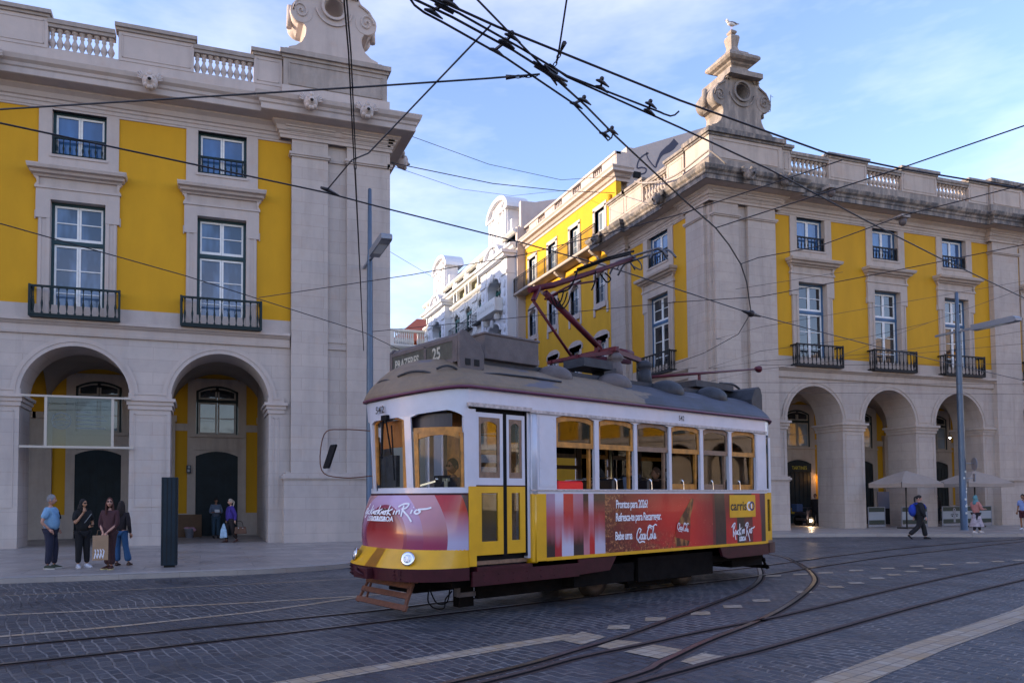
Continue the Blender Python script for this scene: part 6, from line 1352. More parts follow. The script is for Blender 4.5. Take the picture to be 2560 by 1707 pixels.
M_ban = clear_glass('etched_glass', (.42,.50,.54), .04, 1.3); m_ = MB(); m_.box(-5.11,-3.06,28.235,28.245,3.68,5.38); m_.build('glass_pane', M_ban, t)
m_ = MB(); bf = lambda a,b: Vector((-4.66+a, 28.228, 4.56+b))
def ring2(r0,r1): A=[bf(r0*math.cos(2*PI*k/24),r0*math.sin(2*PI*k/24)*.95) for k in range(24)]; B=[bf(r1*math.cos(2*PI*k/24),r1*math.sin(2*PI*k/24)*.95) for k in range(24)]; m_.strip(A,B,closed=True)
ring2(.29,.31); ring2(.17,.18)
for k in range(4): ribbon(m_, [(-.28,-.2+.13*k),(0,-.14+.13*k),(.28,-.2+.13*k)], .012, bf)
for k in range(5): m_.box(-4.2,-4.2+(.5,.9,1.0,.8,.95)[k],28.226,28.228,4.86-.14*k,4.885-.14*k)
m_.build('etched_emblem', mat('etched_white', (.13,.16,.18), .8), t)
# wall lamp, plaque, intercom inside the arcades
t = thing('intercom', (-.5,34.55,3), 'grey box on the yellow strip left of the second left door', 'box'); m_ = MB(); m_.box(-.62,-.42,34.45,34.58,2.95,3.3); m_.build('casing', M_dgrey, t); m_ = MB(); m_.box(-.58,-.48,34.44,34.45,3.0,3.12); m_.box(-.56,-.46,34.44,34.45,3.17,3.27); m_.build('buttons', M_lamp, t)
M_warm = mat('warm_bulb', (1,.6,.2), .5, emit=(1,.50,.12), es=6); M_cool = mat('cool_spot', (1,1,1), .5, emit=(.85,1,1), es=10)
t = thing('wall_lantern', (35.44,34.4,2.9), 'small lit orange lantern on the wall inside the first right arch', 'lantern'); m_ = MB(); m_.lathe([(.02,3.12),(.13,3.0),(.13,2.97)], (35.42,34.35,0), 6); m_.bar((35.42,34.35,3.1),(35.42,34.6,3.2),.03); m_.build('lantern_cap', M_ironB, t); m_ = MB(); m_.lathe([(.09,2.97),(.06,2.80)], (35.42,34.35,0), 6); m_.build('lantern_glass', M_warm, t)
pl = bpy.data.lights.new('lantern_light','POINT'); pl.energy = 4; pl.color = (1,.45,.12); pl.shadow_soft_size = .08; po = bpy.data.objects.new('lantern_light', pl); COL.objects.link(po); po.location = (35.42,34.2,2.85)
for x, y, lb in ((33.6,32.1,'first'),(38.0,31.9,'second'),(42.3,31.5,'third')):
    m_ = MB(); m_.lathe([(.045,0),(.045,.05)], (x,y,5.15), 10); t = m_.build('spotlight', M_cool); m_ = MB(); m_.bar((x,y,5.21),(x,y,7.0),.02); m_.build('stem', M_ironB, t); tag(t, lb+' small white ceiling spotlight from the left under the right arches', 'spotlight', 'arcade ceiling spotlights')
t = thing('shop_sign', (33.9,34.5,3.45), 'dark shop fascia with yellow letters above the first right door', 'sign'); m_ = MB(); m_.box(33.05,34.86,34.50,34.58,3.2,3.72); m_.build('fascia', M_door, t); m_ = MB(); add_text(m_, 'TARTINES', (33.95,34.49,3.36), (1,0,0), (0,0,1), .28, .9); m_.build('lettering', mat('yellow_lettering', (.45,.38,.02), .5), t)

# ================================================================ cafe
M_canvas = mat('beige_canvas', (.30,.245,.205), .85, var=.08, vs=2); M_pl = mat('parasol_pole', (.02,.018,.016), .5)
def parasol(x0, y0, wx, wy, zt, ze, label):
    t = thing('parasol', (x0+wx/2,y0+wy/2,.15), label, 'parasol', 'beige cafe parasols'); cx_, cy_ = x0+wx/2, y0+wy/2; n = 8; m_ = MB()
    rng = [(x0,y0),(x0+wx,y0),(x0+wx,y0+wy),(x0,y0+wy)]; pts = []
    for i in range(4):
        a, b = rng[i], rng[(i+1)%4]
        for k in range(n): s = k/n; pts.append((a[0]+(b[0]-a[0])*s, a[1]+(b[1]-a[1])*s, ze-.06*math.sin(PI*s)))
    mid = [(cx_+(p[0]-cx_)*.5, cy_+(p[1]-cy_)*.5, ze+(zt-ze)*.56) for p in pts]
    N = len(pts); b0 = m_.add(pts+mid+[(cx_,cy_,zt)], [])
    for i in range(N):
        j = (i+1)%N; m_.f.append([b0+i,b0+j,b0+N+j,b0+N+i]); m_.mi.append(0); m_.f.append([b0+N+i,b0+N+j,b0+2*N]); m_.mi.append(0)
    m_.build('canopy', M_canvas, t)
    m_ = MB()
    for i in range(N):
        p, q = Vector(pts[i]), Vector(pts[(i+1)%N]); m_.add([p,q,q-Vector((0,0,.22-.05*math.sin(PI*((i+1)%n)/n))),p-Vector((0,0,.22-.05*math.sin(PI*(i%n)/n)))], [(0,1,2,3)])
    m_.build('valance', M_canvas, t)
    m_ = MB(); m_.tube([(cx_,cy_,.15),(cx_,cy_,zt)], .035, 8); m_.box(cx_-.3,cx_+.3,cy_-.3,cy_+.3,.15,.22); m_.build('pole', M_pl, t)
    m_ = MB()
    for q in rng: m_.bar((q[0]*.995+cx_*.005,q[1],ze-.0),(cx_,cy_,zt-.12),.03)
    m_.bar((x0+.01,y0-.005,ze-.22),(x0+.01,y0-.005,ze+.02),.02); m_.build('ribs', M_pl, t)
parasol(31.9,26.2,2.77,1.8,3.03,2.40,'left beige canvas parasol in front of the second right pier')
parasol(36.3,26.2,3.3,1.7,3.05,2.42,'right beige canvas parasol behind the stickered lamp post')
M_band = mat('green_banner', (.02,.035,.028), .6); M_pale = mat('pale_banner', (.27,.30,.33), .6)
def barrier(x0, x1, y, label, emblem=False):
    t = thing('cafe_barrier', ((x0+x1)/2,y,.15), label, 'barrier', 'striped cafe windbreaks'); m_ = MB(); m_.box(x0,x1,y-.01,y+.01,.32,1.17); m_.build('pale_screen', M_pale, t)
    for z0,z1 in ((.95,1.17),(.32,.53)): m_ = MB(); m_.box(x0,x1,y-.014,y-.0101,z0,z1); m_.build('green_stripe', M_band, t)
    m_ = MB(); m_.bar((x0,y,.15),(x0,y,1.2),.04); m_.bar((x1,y,.15),(x1,y,1.2),.04); m_.bar((x0,y,1.19),(x1,y,1.19),.035); m_.box(x0,x1,y-.012,y+.012,.17,.30); m_.build('frame', M_lamp, t)
    if emblem:
        m_ = MB(); c = x0+(x1-x0)*.235; m_.box(c-.10,c+.10,y-.02,y-.0142,.72,1.02); m_.box(c-.07,c+.07,y-.02,y-.0142,.36,.72)
        m_.prism([(.10*math.cos(PI*k/8),.10*math.sin(PI*k/8)) for k in range(9)], lambda a,b,q: Vector((c+a,q,1.02+b)), y-.02, y-.0142); m_.build('emblem_figure', M_lamp, t)
        m_ = MB(); m_.ball((c,y-.022,1.03),.035,8,6,(1,.2,1)); 
        for s in (-1,1): m_.ball((c+s*.17,y-.02,.69),.045,8,6,(1,.2,1)); m_.tube([Vector((c+s*.05,y-.02,.78)),Vector((c+s*.15,y-.02,.80)),Vector((c+s*.27,y-.02,.75))],.012,5)
        m_.build('emblem_details', M_dark, t)
barrier(32.45,33.55,28.55,'leftmost striped windbreak screen beside the first right pier'); barrier(34.3,36.05,28.2,'middle striped windbreak screen behind the walker in black'); barrier(37.15,40.75,28.2,'wide striped windbreak screen with a small figure emblem', True)
t = thing('display_counter', (33.6,32,.15), 'grey-blue cafe counter deep inside the second right arch', 'counter'); m_ = MB(); m_.box(36.6,38.6,31.6,32.4,.12,1.05); m_.build('counter_base', M_dark, t); m_ = MB(); m_.box(36.6,38.6,31.55,31.6,1.05,2.0); m_.build('pale_glass_front', mat('pale_display', (.16,.18,.24), .3), t)  # front pane is one even pale grey-blue
# scooter with a lit lamp inside the first right arch
t = thing('scooter', (31.5,31.2,.12), 'parked dark delivery scooter with glowing front lamp inside the first right arch', 'scooter')
sx, sy_ = 31.25, 31.2
m_ = MB(); m_.lathe([(.26,-.05),(.30,-.03),(.30,.03),(.26,.05),(.1,.03)], (sx,sy_-.15,.42), 18, 'x'); m_.build('front_wheel', M_rubber, t); m_ = MB(); m_.lathe([(.26,-.06),(.30,-.03),(.30,.03),(.26,.06),(.1,.03)], (sx+.35,sy_+1.1,.42), 18, 'x'); m_.build('rear_wheel', M_rubber, t)
m_ = MB(); m_.bar((sx,sy_-.1,.42),(sx+.06,sy_+.15,1.15),.05); m_.bar((sx-.3,sy_+.12,1.15),(sx+.42,sy_+.18,1.15),.035); m_.bar((sx+.05,sy_+.15,.5),(sx+.32,sy_+1.1,.5),.22,.12); m_.cbox((sx+.3,sy_+.8,.82),(.28,.7,.14)); m_.cbox((sx+.02,sy_+.02,.75),(.30,.08,.5)); m_.build('body', mat('scooter_body', (.02,.018,.03), .35), t, bevel=.02)
m_ = MB(); m_.cbox((sx+.36,sy_+1.15,1.12),(.42,.42,.42)); m_.build('cargo_box', mat('cargo_blue', (.02,.06,.16), .5), t, bevel=.03)
m_ = MB(); m_.ball((sx-.12,sy_-.25,.47), .055, 10, 8); m_.build('headlamp', mat('lit_lamp', (1,.9,.7), .3, emit=(1,.72,.42), es=70), t)
pl = bpy.data.lights.new('scooter_light','SPOT'); pl.energy = 6; pl.color = (1,.7,.42); pl.spot_size = R(70); pl.spot_blend = .7; pl.shadow_soft_size = .05; po = bpy.data.objects.new('scooter_light', pl); COL.objects.link(po); po.location = (sx-.14,sy_-.36,.47); po.rotation_euler = Vector((-.4,-1,-.12)).to_track_quat('-Z','Y').to_euler()
t = thing('pushchair', (32.6,32.6,.12), 'dark folded pushchair with yellow bag by the first right arch door', 'pushchair'); m_ = MB(); 
for a,b in (((31.9,32.6,.4),(32.2,32.7,1.15)),((32.3,32.6,.4),(31.9,32.7,1.1)),((31.9,32.4,.4),(32.4,32.4,.4)),((31.9,32.9,.4),(32.4,32.9,.4))): m_.bar(a,b,.035)
m_.build('frame', M_ironB, t)
for x in (31.9,32.4): m_ = MB(); m_.lathe([(.13,-.02),(.15,0),(.13,.02)], (x,32.4,.27), 14, 'x'); m_.build('wheel', M_rubber, t)
m_ = MB(); m_.cbox((31.7,32.7,.95),(.25,.2,.35)); m_.build('yellow_bag', mat('yellow_bag', (.5,.36,.02), .6), t, bevel=.04)
# cardboard and basket by the left door
t = thing('cardboard_sheet', (-.4,33.6,.12), 'large brown cardboard sheet leaning beside the left arcade doorway', 'cardboard'); m_ = MB(); m_.prism([(33.75,.12),(34.15,1.10),(34.18,1.10),(33.78,.12)], lambda a,b,q: Vector((q,a,b)), -1.25, .05); m_.prism([(33.74,.13),(34.14,1.09),(34.15,1.10),(33.75,.12)], lambda a,b,q: Vector((q,a,b)), -.66, -.645); m_.build('sheet', mat('cardboard', (.115,.065,.035), .85, var=.15), t)
t = thing('laundry_basket', (-.45,33.4,.12), 'small grey lattice basket stuffed with cloth before the cardboard', 'basket'); m_ = MB(); m_.lathe([(.15,.12),(.21,.50),(.23,.50),(.23,.52),(.2,.52),(.13,.15)], (-.45,33.35,0), 14); m_.build('basket', mat('grey_lattice', (.28,.29,.36), .6, var=.3, vs=30), t)
m_ = MB(); m_.ball((-.35,33.3,.52), .13, 9, 6, (1,1,.5)); m_.ball((-.55,33.35,.53), .12, 9, 6, (1.2,1,.5)); m_.ball((-.25,33.28,.45), .08, 8, 6); m_.build('cloth', mat('pink_cloth', (.35,.18,.22), .9, var=.4, vs=12), t)
# seagull and roof aerial
t = thing('seagull', (24.55,D+.5,25.0), 'small seagull perched on the finial tip of the right crest', 'bird'); c = Vector((24.95,D+.55,24.98))
m_ = MB(); m_.ball(c+Vector((0,0,.30)), .13, 12, 8, (1.9,.8,.85)); m_.ball(c+Vector((-.26,0,.43)), .075, 10, 8); m_.tube([c+Vector((-.18,0,.34)),c+Vector((-.26,0,.43))],[.08,.06],8); m_.tube([c+Vector((.2,0,.32)),c+Vector((.42,0,.36))],[.06,.015],6); m_.build('body', mat('white_feathers', (.62,.62,.62), .8), t)
m_ = MB(); m_.ball(c+Vector((.06,-.07,.34)), .10, 10, 6, (2.2,.35,.6)); m_.ball(c+Vector((.06,.07,.34)), .10, 10, 6, (2.2,.35,.6)); m_.tube([c+Vector((.2,0,.36)),c+Vector((.48,0,.40))],[.05,.01],6); m_.build('wings', mat('grey_feathers', (.16,.16,.18), .8), t)
m_ = MB(); m_.tube([c+Vector((-.32,0,.43)),c+Vector((-.42,0,.41))],[.02,.005],5); m_.tube([c+Vector((.0,-.04,.2)),c+Vector((0,-.04,-.02))],.008,4); m_.tube([c+Vector((.0,.04,.2)),c+Vector((0,.04,-.02))],.008,4); m_.build('beak_and_legs', mat('orange_beak', (.5,.25,.03), .6), t)
t = thing('roof_aerial', (26.7,D,21.2), 'thin bent metal aerial beside the right crest', 'aerial'); m_ = MB(); m_.tube([(26.55,D+.3,20.85),(27.0,D+.3,21.05),(27.05,D+.3,21.9)], .015, 5); m_.tube([(26.9,D+.3,21.25),(26.9,D+.3,21.45)], .012, 4); m_.tube([(27.0,D+.3,21.4),(26.88,D+.3,21.35)], .012, 4); m_.tube([(27.05,D+.3,21.85),(27.2,D+.3,21.8)], .012, 4); m_.build('aerial', M_ironB, t)
m_ = MB(); m_.tube(smooth_pts([(22.7,34.2,19.2),(22.62,33.0,18.6),(22.5,31.2,18.0),(22.55,29.9,17.9),(22.6,28.2,18.05),(22.7,27.9,18.0),(23.4,27.7,17.4)],5), .05, 6); tag(m_.build('roof_cable', M_capL), 'thick pale cable looped over the right building corner cornice', 'cable')
# ================================================================ people
def skin_geo(V, E, r, sub=1):
    me = bpy.data.meshes.new('s'); me.from_pydata([tuple(v) for v in V], E, []); o = bpy.data.objects.new('s', me); COL.objects.link(o)
    o.modifiers.new('skin','SKIN'); 
    for i, v in enumerate(me.skin_vertices[0].data):
        q = r[i]; v.radius = q if isinstance(q, tuple) else (q,q); v.use_root = (i == 0)
    sb = o.modifiers.new('sub','SUBSURF'); sb.levels = sub; sb.render_levels = sub
    bpy.context.view_layer.update(); m2 = bpy.data.meshes.new_from_object(o.evaluated_get(bpy.context.evaluated_depsgraph_get()))
    vs = [v.co.copy() for v in m2.vertices]; fs = [tuple(p.vertices) for p in m2.polygons]
    bpy.data.objects.remove(o); bpy.data.meshes.remove(me); bpy.data.meshes.remove(m2); return vs, fs
def head_geo(mb, c, s, yaw, tilt=0):
    """egg-shaped head with brow, nose, chin and ears; faces -y before the turn"""
    M = Matrix.Rotation(yaw,3,'Z')@Matrix.Rotation(tilt,3,'X'); c = Vector(c); n, m_ = 18, 14; vs = []
    for i in range(m_+1):
        a = PI*i/m_; zz = -math.cos(a); rr = math.sin(a)
        for k in range(n):
            t = 2*PI*k/n; x = rr*math.cos(t)*.076; y = rr*math.sin(t)*.098; z = zz*.118
            if z < -.02: x *= 1-.35*min(1,(-z-.02)/.10); y = y*(1-.18*min(1,(-z-.02)/.10))-(.012 if math.sin(t) < -.3 else 0)
            if math.sin(t) < -.93:
                if -.055 < z < .005: y -= .020*(1-abs(z+.025)/.03) if abs(z+.025) < .03 else 0
                if -.085 < z < -.06: y -= .006
            if math.sin(t) < -.6 and .0 < z < .03 and abs(math.cos(t)) > .25: y += .006
            vs.append(c+M@(Vector((x,y,z))*s))
    mb.add(vs, [(i*n+k, i*n+(k+1)%n, (i+1)*n+(k+1)%n, (i+1)*n+k) for i in range(m_) for k in range(n)], True)
    for sg in (-1,1):
        b = MB(); b.ball((sg*.080,.012,-.012), .026, 8, 6, (.35,.8,1.1)); mb.add([c+M@(v*s) for v in b.v], b.f, True)
        b = MB(); 
    return M
def hand_geo(mb, w, d, s, curl=.5, side=1):
    """palm, four fingers of unequal length and a thumb from the side of the palm"""
    w = Vector(w); d = Vector(d).normalized(); up = Vector((0,0,1)) if abs(d.z) < .8 else Vector((0,-1,0)); x = d.cross(up).normalized(); n = x.cross(d)
    b = MB(); b.tube([w-d*.02*s, w+d*.045*s, w+d*.085*s], [.024*s,.038*s,.034*s], 8)
    for k, L in enumerate((.062,.075,.070,.055)):
        o = w+d*.080*s+x*((k-1.5)*.019*s); p1 = o+d*L*.5*s-n*curl*.012*s; p2 = p1+(d*(1-curl)-n*curl).normalized()*L*.5*s; b.tube([o,p1,p2], [.0095*s,.009*s,.007*s], 6)
    o = w+d*.03*s+x*side*.034*s; b.tube([o, o+(d*.6+x*side*.6-n*.3).normalized()*.032*s, o+(d*.9+x*side*.3-n*.4).normalized()*.062*s], [.012*s,.010*s,.008*s], 6)
    mb.add(b.v, b.f, True)
SKINS = {}
def skin_mat(c):
    k = tuple(c)
    if k not in SKINS: SKINS[k] = mat('skin_tone', c, .55, var=.08, vs=20)
    return SKINS[k]
CL = {}
def cloth(name, c, var=.15):
    if (name,c) not in CL: CL[(name,c)] = mat(name, c, .88, var=var, vs=9, bump=.3, bs=30)
    return CL[(name,c)]
def person(loc, rz, h, label, J=None, top=('shirt',(.1,.1,.1)), sleeve='long', bottom=('trousers',(.02,.02,.03)), shoes=(.02,.02,.02), sole=None, skin=(.42,.22,.14), hair=None, hairstyle='short', build=1.0, belly=0, head=(0,0), flare=0, skirt=None, glasses=False, toes=True, sit=False, coat=0, group=None):
    s = h/1.75; t = thing('person', loc, label, 'person', group, rz)
    P = dict(pel=(0,0,.96), sp=(0,-.01-belly*.2,1.14), ch=(0,0,1.34), nk=(0,.015,1.50), hb=(0,.0,1.57), sL=(.175,.01,1.43), eL=(.235,.03,1.14), wL=(.235,-.07,.90), sR=(-.175,.01,1.43), eR=(-.235,.03,1.14), wR=(-.235,-.07,.90),
             hL=(.09,0,.90), kL=(.10,-.02,.50), aL=(.10,.02,.09), hR=(-.09,0,.90), kR=(-.10,-.02,.50), aR=(-.10,.02,.09), dL=None, dR=None, fL=(0,-1,0), fR=(0,-1,0))
    P.update(J or {}); v = lambda k: Vector(P[k])*s
    B = build
    body = MB(); names = ['pel','sp','ch','nk','hb','sL','eL','wL','sR','eR','wR','hL','kL','aL','hR','kR','aR']
    ix = {n:i for i,n in enumerate(names)}
    Ed = [(0,1),(1,2),(2,3),(3,4),(2,5),(5,6),(6,7),(2,8),(8,9),(9,10),(0,11),(11,12),(12,13),(0,14),(14,15),(15,16)]
    rad = [.105,.10,.115,.050,.048,.052,.038,.024,.052,.038,.024,.078,.052,.034,.078,.052,.034]
    vs, fs = skin_geo([v(n) for n in names], Ed, [r*s*B**.5 for r in rad], 1); body.add(vs, fs, True)
    hc = v('hb')+Vector((0,-.012,.115))*s
    M = head_geo(body, hc, s*1.0, head[0], head[1])
    for q, sd in (('L',1),('R',-1)):
        d = (v('w'+q)-v('e'+q)); d = Vector(P['d'+q]) if P['d'+q] else d; hand_geo(body, v('w'+q), d, s, .6, -sd)
    b = body.build('body', skin_mat(skin), t, local=True)
    # top
    m_ = MB(); tp = Vector((0,0,0)); nn = ['ch','sp','pel','sL','eL','wL','sR','eR','wR','nk']; VV = [v('ch'),v('sp'),v('pel')-Vector((0,0,(coat+.05)*s)),v('sL'),v('eL'),v('wL'),v('sR'),v('eR'),v('wR'),v('ch')+(v('nk')-v('ch'))*.80]
    EE = [(0,1),(1,2),(0,3),(3,4),(4,5),(0,6),(6,7),(7,8),(0,9)]
    if sleeve == 'short':
        VV[4] = VV[3]+(VV[4]-VV[3])*.75; VV[7] = VV[6]+(VV[7]-VV[6])*.75; del VV[8]; del VV[5]; EE = [(0,1),(1,2),(0,3),(3,4),(0,5),(5,6),(0,7)]
        RR = [.178,.172+belly*.3,.172,.092,.074,.092,.074,.085]; 
    else: RR = [.175,.168+belly*.3,.172+.03*(coat>0),.092,.068,.046,.092,.068,.046,.085]
    vs, fs = skin_geo(VV, EE, [r*s*B for r in RR], 2)
    # flatten the trunk front to back where it is not an arm
    cz = v('ch'); 
    for q in vs:
        if abs(q.x) < .21*s*B and q.z > v('pel').z-.3*s: q.y = cz.y*.0+ (q.y)*(.74 if not belly else .95)
    m_.add(vs, fs, True); m_.build(top[0], cloth(*top), t, local=True)
    # trousers or legs
    if bottom:
        m_ = MB(); VV = [v('pel')+Vector((0,0,.02))*s, v('hL'),v('kL'),v('aL')+Vector((0,0,.02)),v('hR'),v('kR'),v('aR')+Vector((0,0,.02))]; lo = .060+flare
        RR = [.128,.112,.086,lo+.006,.112,.086,lo+.006]
        if bottom[0] == 'shorts': VV[3] = VV[2].copy(); VV[6] = VV[5].copy(); VV[2] = VV[1]+(VV[3]-VV[1])*.5; VV[5] = VV[4]+(VV[6]-VV[4])*.5; VV[3] = VV[1]+(VV[3]-VV[1])*.85; VV[6] = VV[4]+(VV[6]-VV[4])*.85; RR = [.135,.11,.095,.095,.11,.095,.095]
        vs, fs = skin_geo(VV, [(0,1),(1,2),(2,3),(0,4),(4,5),(5,6)], [r*s*B**.7 for r in RR], 2)
        m_.add(vs, fs, True); m_.build(bottom[0], cloth(*bottom), t, local=True)
    if skirt:
        m_ = MB(); n = 26; rows = [(.93,.16),(.75,.20),(.5,.27),(.30,.33)]; pts = []
        for z, r in rows: pts.append([Vector((math.cos(2*PI*k/n)*r*(1+.07*math.sin(k*1.7)), math.sin(2*PI*k/n)*r*.8*(1+.07*math.cos(k*2.3)), z))*s+Vector(((v('kL').x+v('kR').x)/2*(1-z),0,0)) for k in range(n)])
        for a, c in zip(pts[:-1], pts[1:]): m_.strip(a, c, closed=True, smooth=True)
        m_.build(skirt[0], cloth(*skirt), t, local=True)
    if not sit:
        for q in 'LR':
            m_ = MB(); a = v('a'+q); f = Vector(P['f'+q]).normalized(); f2 = Vector((f.x,f.y,0)).normalized(); side = Vector((-f2.y,f2.x,0)); L = .17*s
            zb = a.z-.085*s
            prof = [(-.07,.035,.075),(-.04,.040,.095),(.02,.040,.10),(.08,.043,.075),(.14,.045,.055),(.185,.035,.035),(.20,.015,.015)]
            rings = []
            for u, wd, hh in prof:
                c = a+f*u*s; base = zb if f.z == 0 else zb+(f.z*u*s)
                rings.append([Vector((c.x,c.y,0))+side*wd*s*math.cos(2*PI*k/10)+Vector((0,0,base+(.5+.5*math.sin(2*PI*k/10))*hh*s)) for k in range(10)])
            for r0, r1 in zip(rings[:-1], rings[1:]): m_.strip(r0, r1, closed=True, smooth=True)
            m_.add(rings[0],[tuple(range(10))]); m_.add(rings[-1],[tuple(range(10))]); sh = m_.build('shoe', cloth('shoe_leather', tuple(shoes), .2), t, local=True)
            if sole:
                m_ = MB(); outl = [Vector((0,0,0))+(a+f*u*s)+side*sg*(wd+.006)*s for sg in (1,) for u,wd,_ in prof]+[(a+f*u*s)+side*-(wd+.006)*s for u,wd,_ in prof[::-1]]
                m_.prism([(p.x,p.y) for p in outl], lambda x_,y_,z_: Vector((x_,y_,z_)), zb-.002, zb+.022*s); m_.build('sole', cloth('sole', tuple(sole), .05), sh, local=True)
    if hair:
        m_ = MB(); n, mm = 20, 12; vs = []; fs = []
        for i in range(mm+1):
            a = PI*.62*i/mm; 
            for k in range(n):
                th = 2*PI*k/n; fr = -math.sin(th)
                aa = a*(1 if fr < .2 else 1-.52*(fr-.2)/.8); r1 = 1.10+.02*math.sin(k*3.1+i*2.3)
                vs.append(hc+M@(Vector((math.sin(aa)*math.cos(th)*.076*r1, math.sin(aa)*math.sin(th)*.098*r1+.006, math.cos(aa)*.118*r1+.004))*s))
        m_.add(vs, [(i*n+k, i*n+(k+1)%n, (i+1)*n+(k+1)%n, (i+1)*n+k) for i in range(mm) for k in range(n)], True)
        if hairstyle in ('long','curly','tail'):
            rr = random.Random(2)
            if hairstyle == 'tail': m_.tube(smooth_pts([hc+M@(Vector(p)*s) for p in ((0,.09,.05),(0,.15,.0),(.0,.14,-.10),(0,.11,-.2))],4), [.03*s]*12+[.01*s], 8)
            else:
                for k in range(15 if hairstyle == 'curly' else 11):
                    th = -.35+ (PI+.7)*k/(14 if hairstyle == 'curly' else 10); ln = (.27 if hairstyle == 'curly' else .36); w_ = .030 if hairstyle == 'curly' else .024
                    p0 = Vector((math.cos(th)*.066, math.sin(th)*.085+.005, .02)); P3 = [p0, p0*1.18+Vector((0,.01,-.09)), p0*1.3+Vector((0,.015,-ln*.6)), p0*1.12+Vector((0,.01,-ln+.03*rr.random()))]
                    Q = smooth_pts([hc+M@(p*s) for p in P3], 4)
                    if hairstyle == 'curly': Q = [q+Vector((rr.uniform(-1,1),rr.uniform(-1,1),0))*.014*s for q in Q]
                    m_.tube(Q, [w_*s*(1 if j < len(Q)-2 else .5) for j in range(len(Q))], 7)
        m_.build('hair', cloth('hair_strands', tuple(hair), .35), t, local=True)
    f_ = MB()
    for sg in (-1,1): f_.ball(hc+M@(Vector((sg*.030,-.088,.006))*s), .010*s, 6, 5, (1.3,.5,.7)); f_.tube([hc+M@(Vector((sg*.016,-.097,.028))*s), hc+M@(Vector((sg*.046,-.088,.027))*s)], .004*s, 4)
    f_.tube([hc+M@(Vector((-.022,-.092,-.064))*s), hc+M@(Vector((0,-.098,-.062))*s), hc+M@(Vector((.022,-.092,-.064))*s)], .005*s, 5); f_.build('eyes_and_mouth', cloth('face_detail', (.09,.03,.03), .1), t, local=True)
    if glasses:
        f_ = MB()
        for sg in (-1,1): f_.ball(hc+M@(Vector((sg*.032,-.098,.004))*s), .026*s, 10, 7, (1,.3,.75)); f_.tube([hc+M@(Vector((sg*.055,-.085,.010))*s), hc+M@(Vector((sg*.080,.01,.006))*s)], .004*s, 4)
        f_.tube([hc+M@(Vector((-.02,-.104,.008))*s), hc+M@(Vector((.02,-.104,.008))*s)], .004*s, 4); f_.build('sunglasses', M_rubber, t, local=True)
    t['_hc'] = tuple(hc); del t['_hc']
    return t, hc, M, s
PG = 'group waiting on the left pavement'
t, hc, M, s = person((-3.50,20.0,.12), R(78), 1.76, 'grey-haired man in light blue polo shirt, hands in navy trouser pockets', dict(eR=(-.27,.10,1.14),wR=(-.20,-.06,.96),eL=(.27,.10,1.14),wL=(.20,-.08,.96),dR=(.1,-.7,-.6),dL=(-.1,-.7,-.6),aL=(.13,-.04,.09),kL=(.12,-.06,.5),fL=(.3,-1,0),fR=(-.1,-1,0)), ('polo_shirt',(.16,.30,.46)), 'short', ('trousers',(.012,.013,.032)), (.035,.045,.03), (.45,.42,.38), (.40,.20,.14), (.16,.16,.17), 'short', 1.10, .10, (R(8),0))
m_ = MB(); m_.tube([(-.02,-.20,1.38*s),(.03,-.21,1.28*s)], .014, 6); m_.cbox((.03,-.215,1.25*s),(.045,.02,.07)); m_.build('hung_sunglasses', M_rubber, t, local=True)
t, hc, M, s = person((-2.80,20.1,.12), R(30), 1.65, 'curly-haired woman all in black raising one hand to her face', dict(eR=(-.24,-.10,1.16),wR=(-.06,-.20,1.46),dR=(.2,.0,1),eL=(.26,.0,1.15),wL=(.14,-.24,1.10),dL=(-.7,-.6,.0),aL=(.12,.0,.09),aR=(-.10,.02,.09),fL=(.25,-1,0),fR=(-.2,-1,0)), ('black_top',(.006,.006,.007)), 'short', ('black_trousers',(.006,.006,.008)), (.55,.56,.62), (.6,.6,.62), (.36,.18,.10), (.008,.006,.006), 'curly', 1.10, 0, (R(22),R(-4)), glasses=True)
m_ = MB(); m_.bar((.16*s,-.14,1.42*s),(-.02,-.15,1.18*s),.03,.01); m_.build('grey_strap', cloth('strap', (.2,.2,.2)), t, local=True)
m_ = MB(); m_.cbox((.10,-.33,1.06),(.075,.14,.012)); tag(m_.build('phone', M_rubber, None, local=True), 'phone in the left hand of the curly-haired woman in black', 'phone').matrix_world = Matrix.Translation((-2.80,20.1,.12))@Matrix.Rotation(R(30),4,'Z')
t, hc, M, s = person((-2.10,19.35,.12), R(-22), 1.68, 'auburn-haired woman in sunglasses and long burgundy coat, holding a paper bag', dict(eL=(.22,-.05,1.13),wL=(.03,-.21,.93),dL=(-.3,-.4,-.9),eR=(-.22,-.05,1.13),wR=(-.06,-.20,.92),dR=(.2,-.4,-.9),kL=(.07,-.02,.5),kR=(-.05,-.02,.5),aL=(.07,-.02,.09),aR=(-.05,.04,.09),fL=(.2,-1,0),fR=(-.6,-1,0)), ('burgundy_coat',(.050,.016,.020)), 'long', ('wide_trousers',(.040,.014,.016)), (.055,.018,.016), (.5,.42,.2), (.42,.22,.16), (.060,.016,.010), 'long', 1.0, 0, (R(24),R(-10)), .035, glasses=True, coat=.10)
t = thing('paper_bag', (-2.26,19.0,.4), 'large kraft paper bag with white print held by the woman in burgundy', 'bag', None, R(8)); m_ = MB(); m_.box(-.17,.17,-.08,.08,.08,.66); m_.build('bag', mat('kraft_paper', (.33,.21,.125), .85, var=.1), t, local=True)
m_ = MB(); m_.tube([(-.08,0,.66),(-.06,0,.78),(.06,0,.78),(.08,0,.66)], .006, 5); m_.build('handles', mat('twine', (.2,.12,.07), .9), t, local=True)
m_ = MB()
for k in range(4): ribbon(m_, [(-.13+.06*k,.12),(-.10+.06*k,.30),(-.12+.055*k,.34)], .022, lambda a,b: Vector((a,-.083,b)))
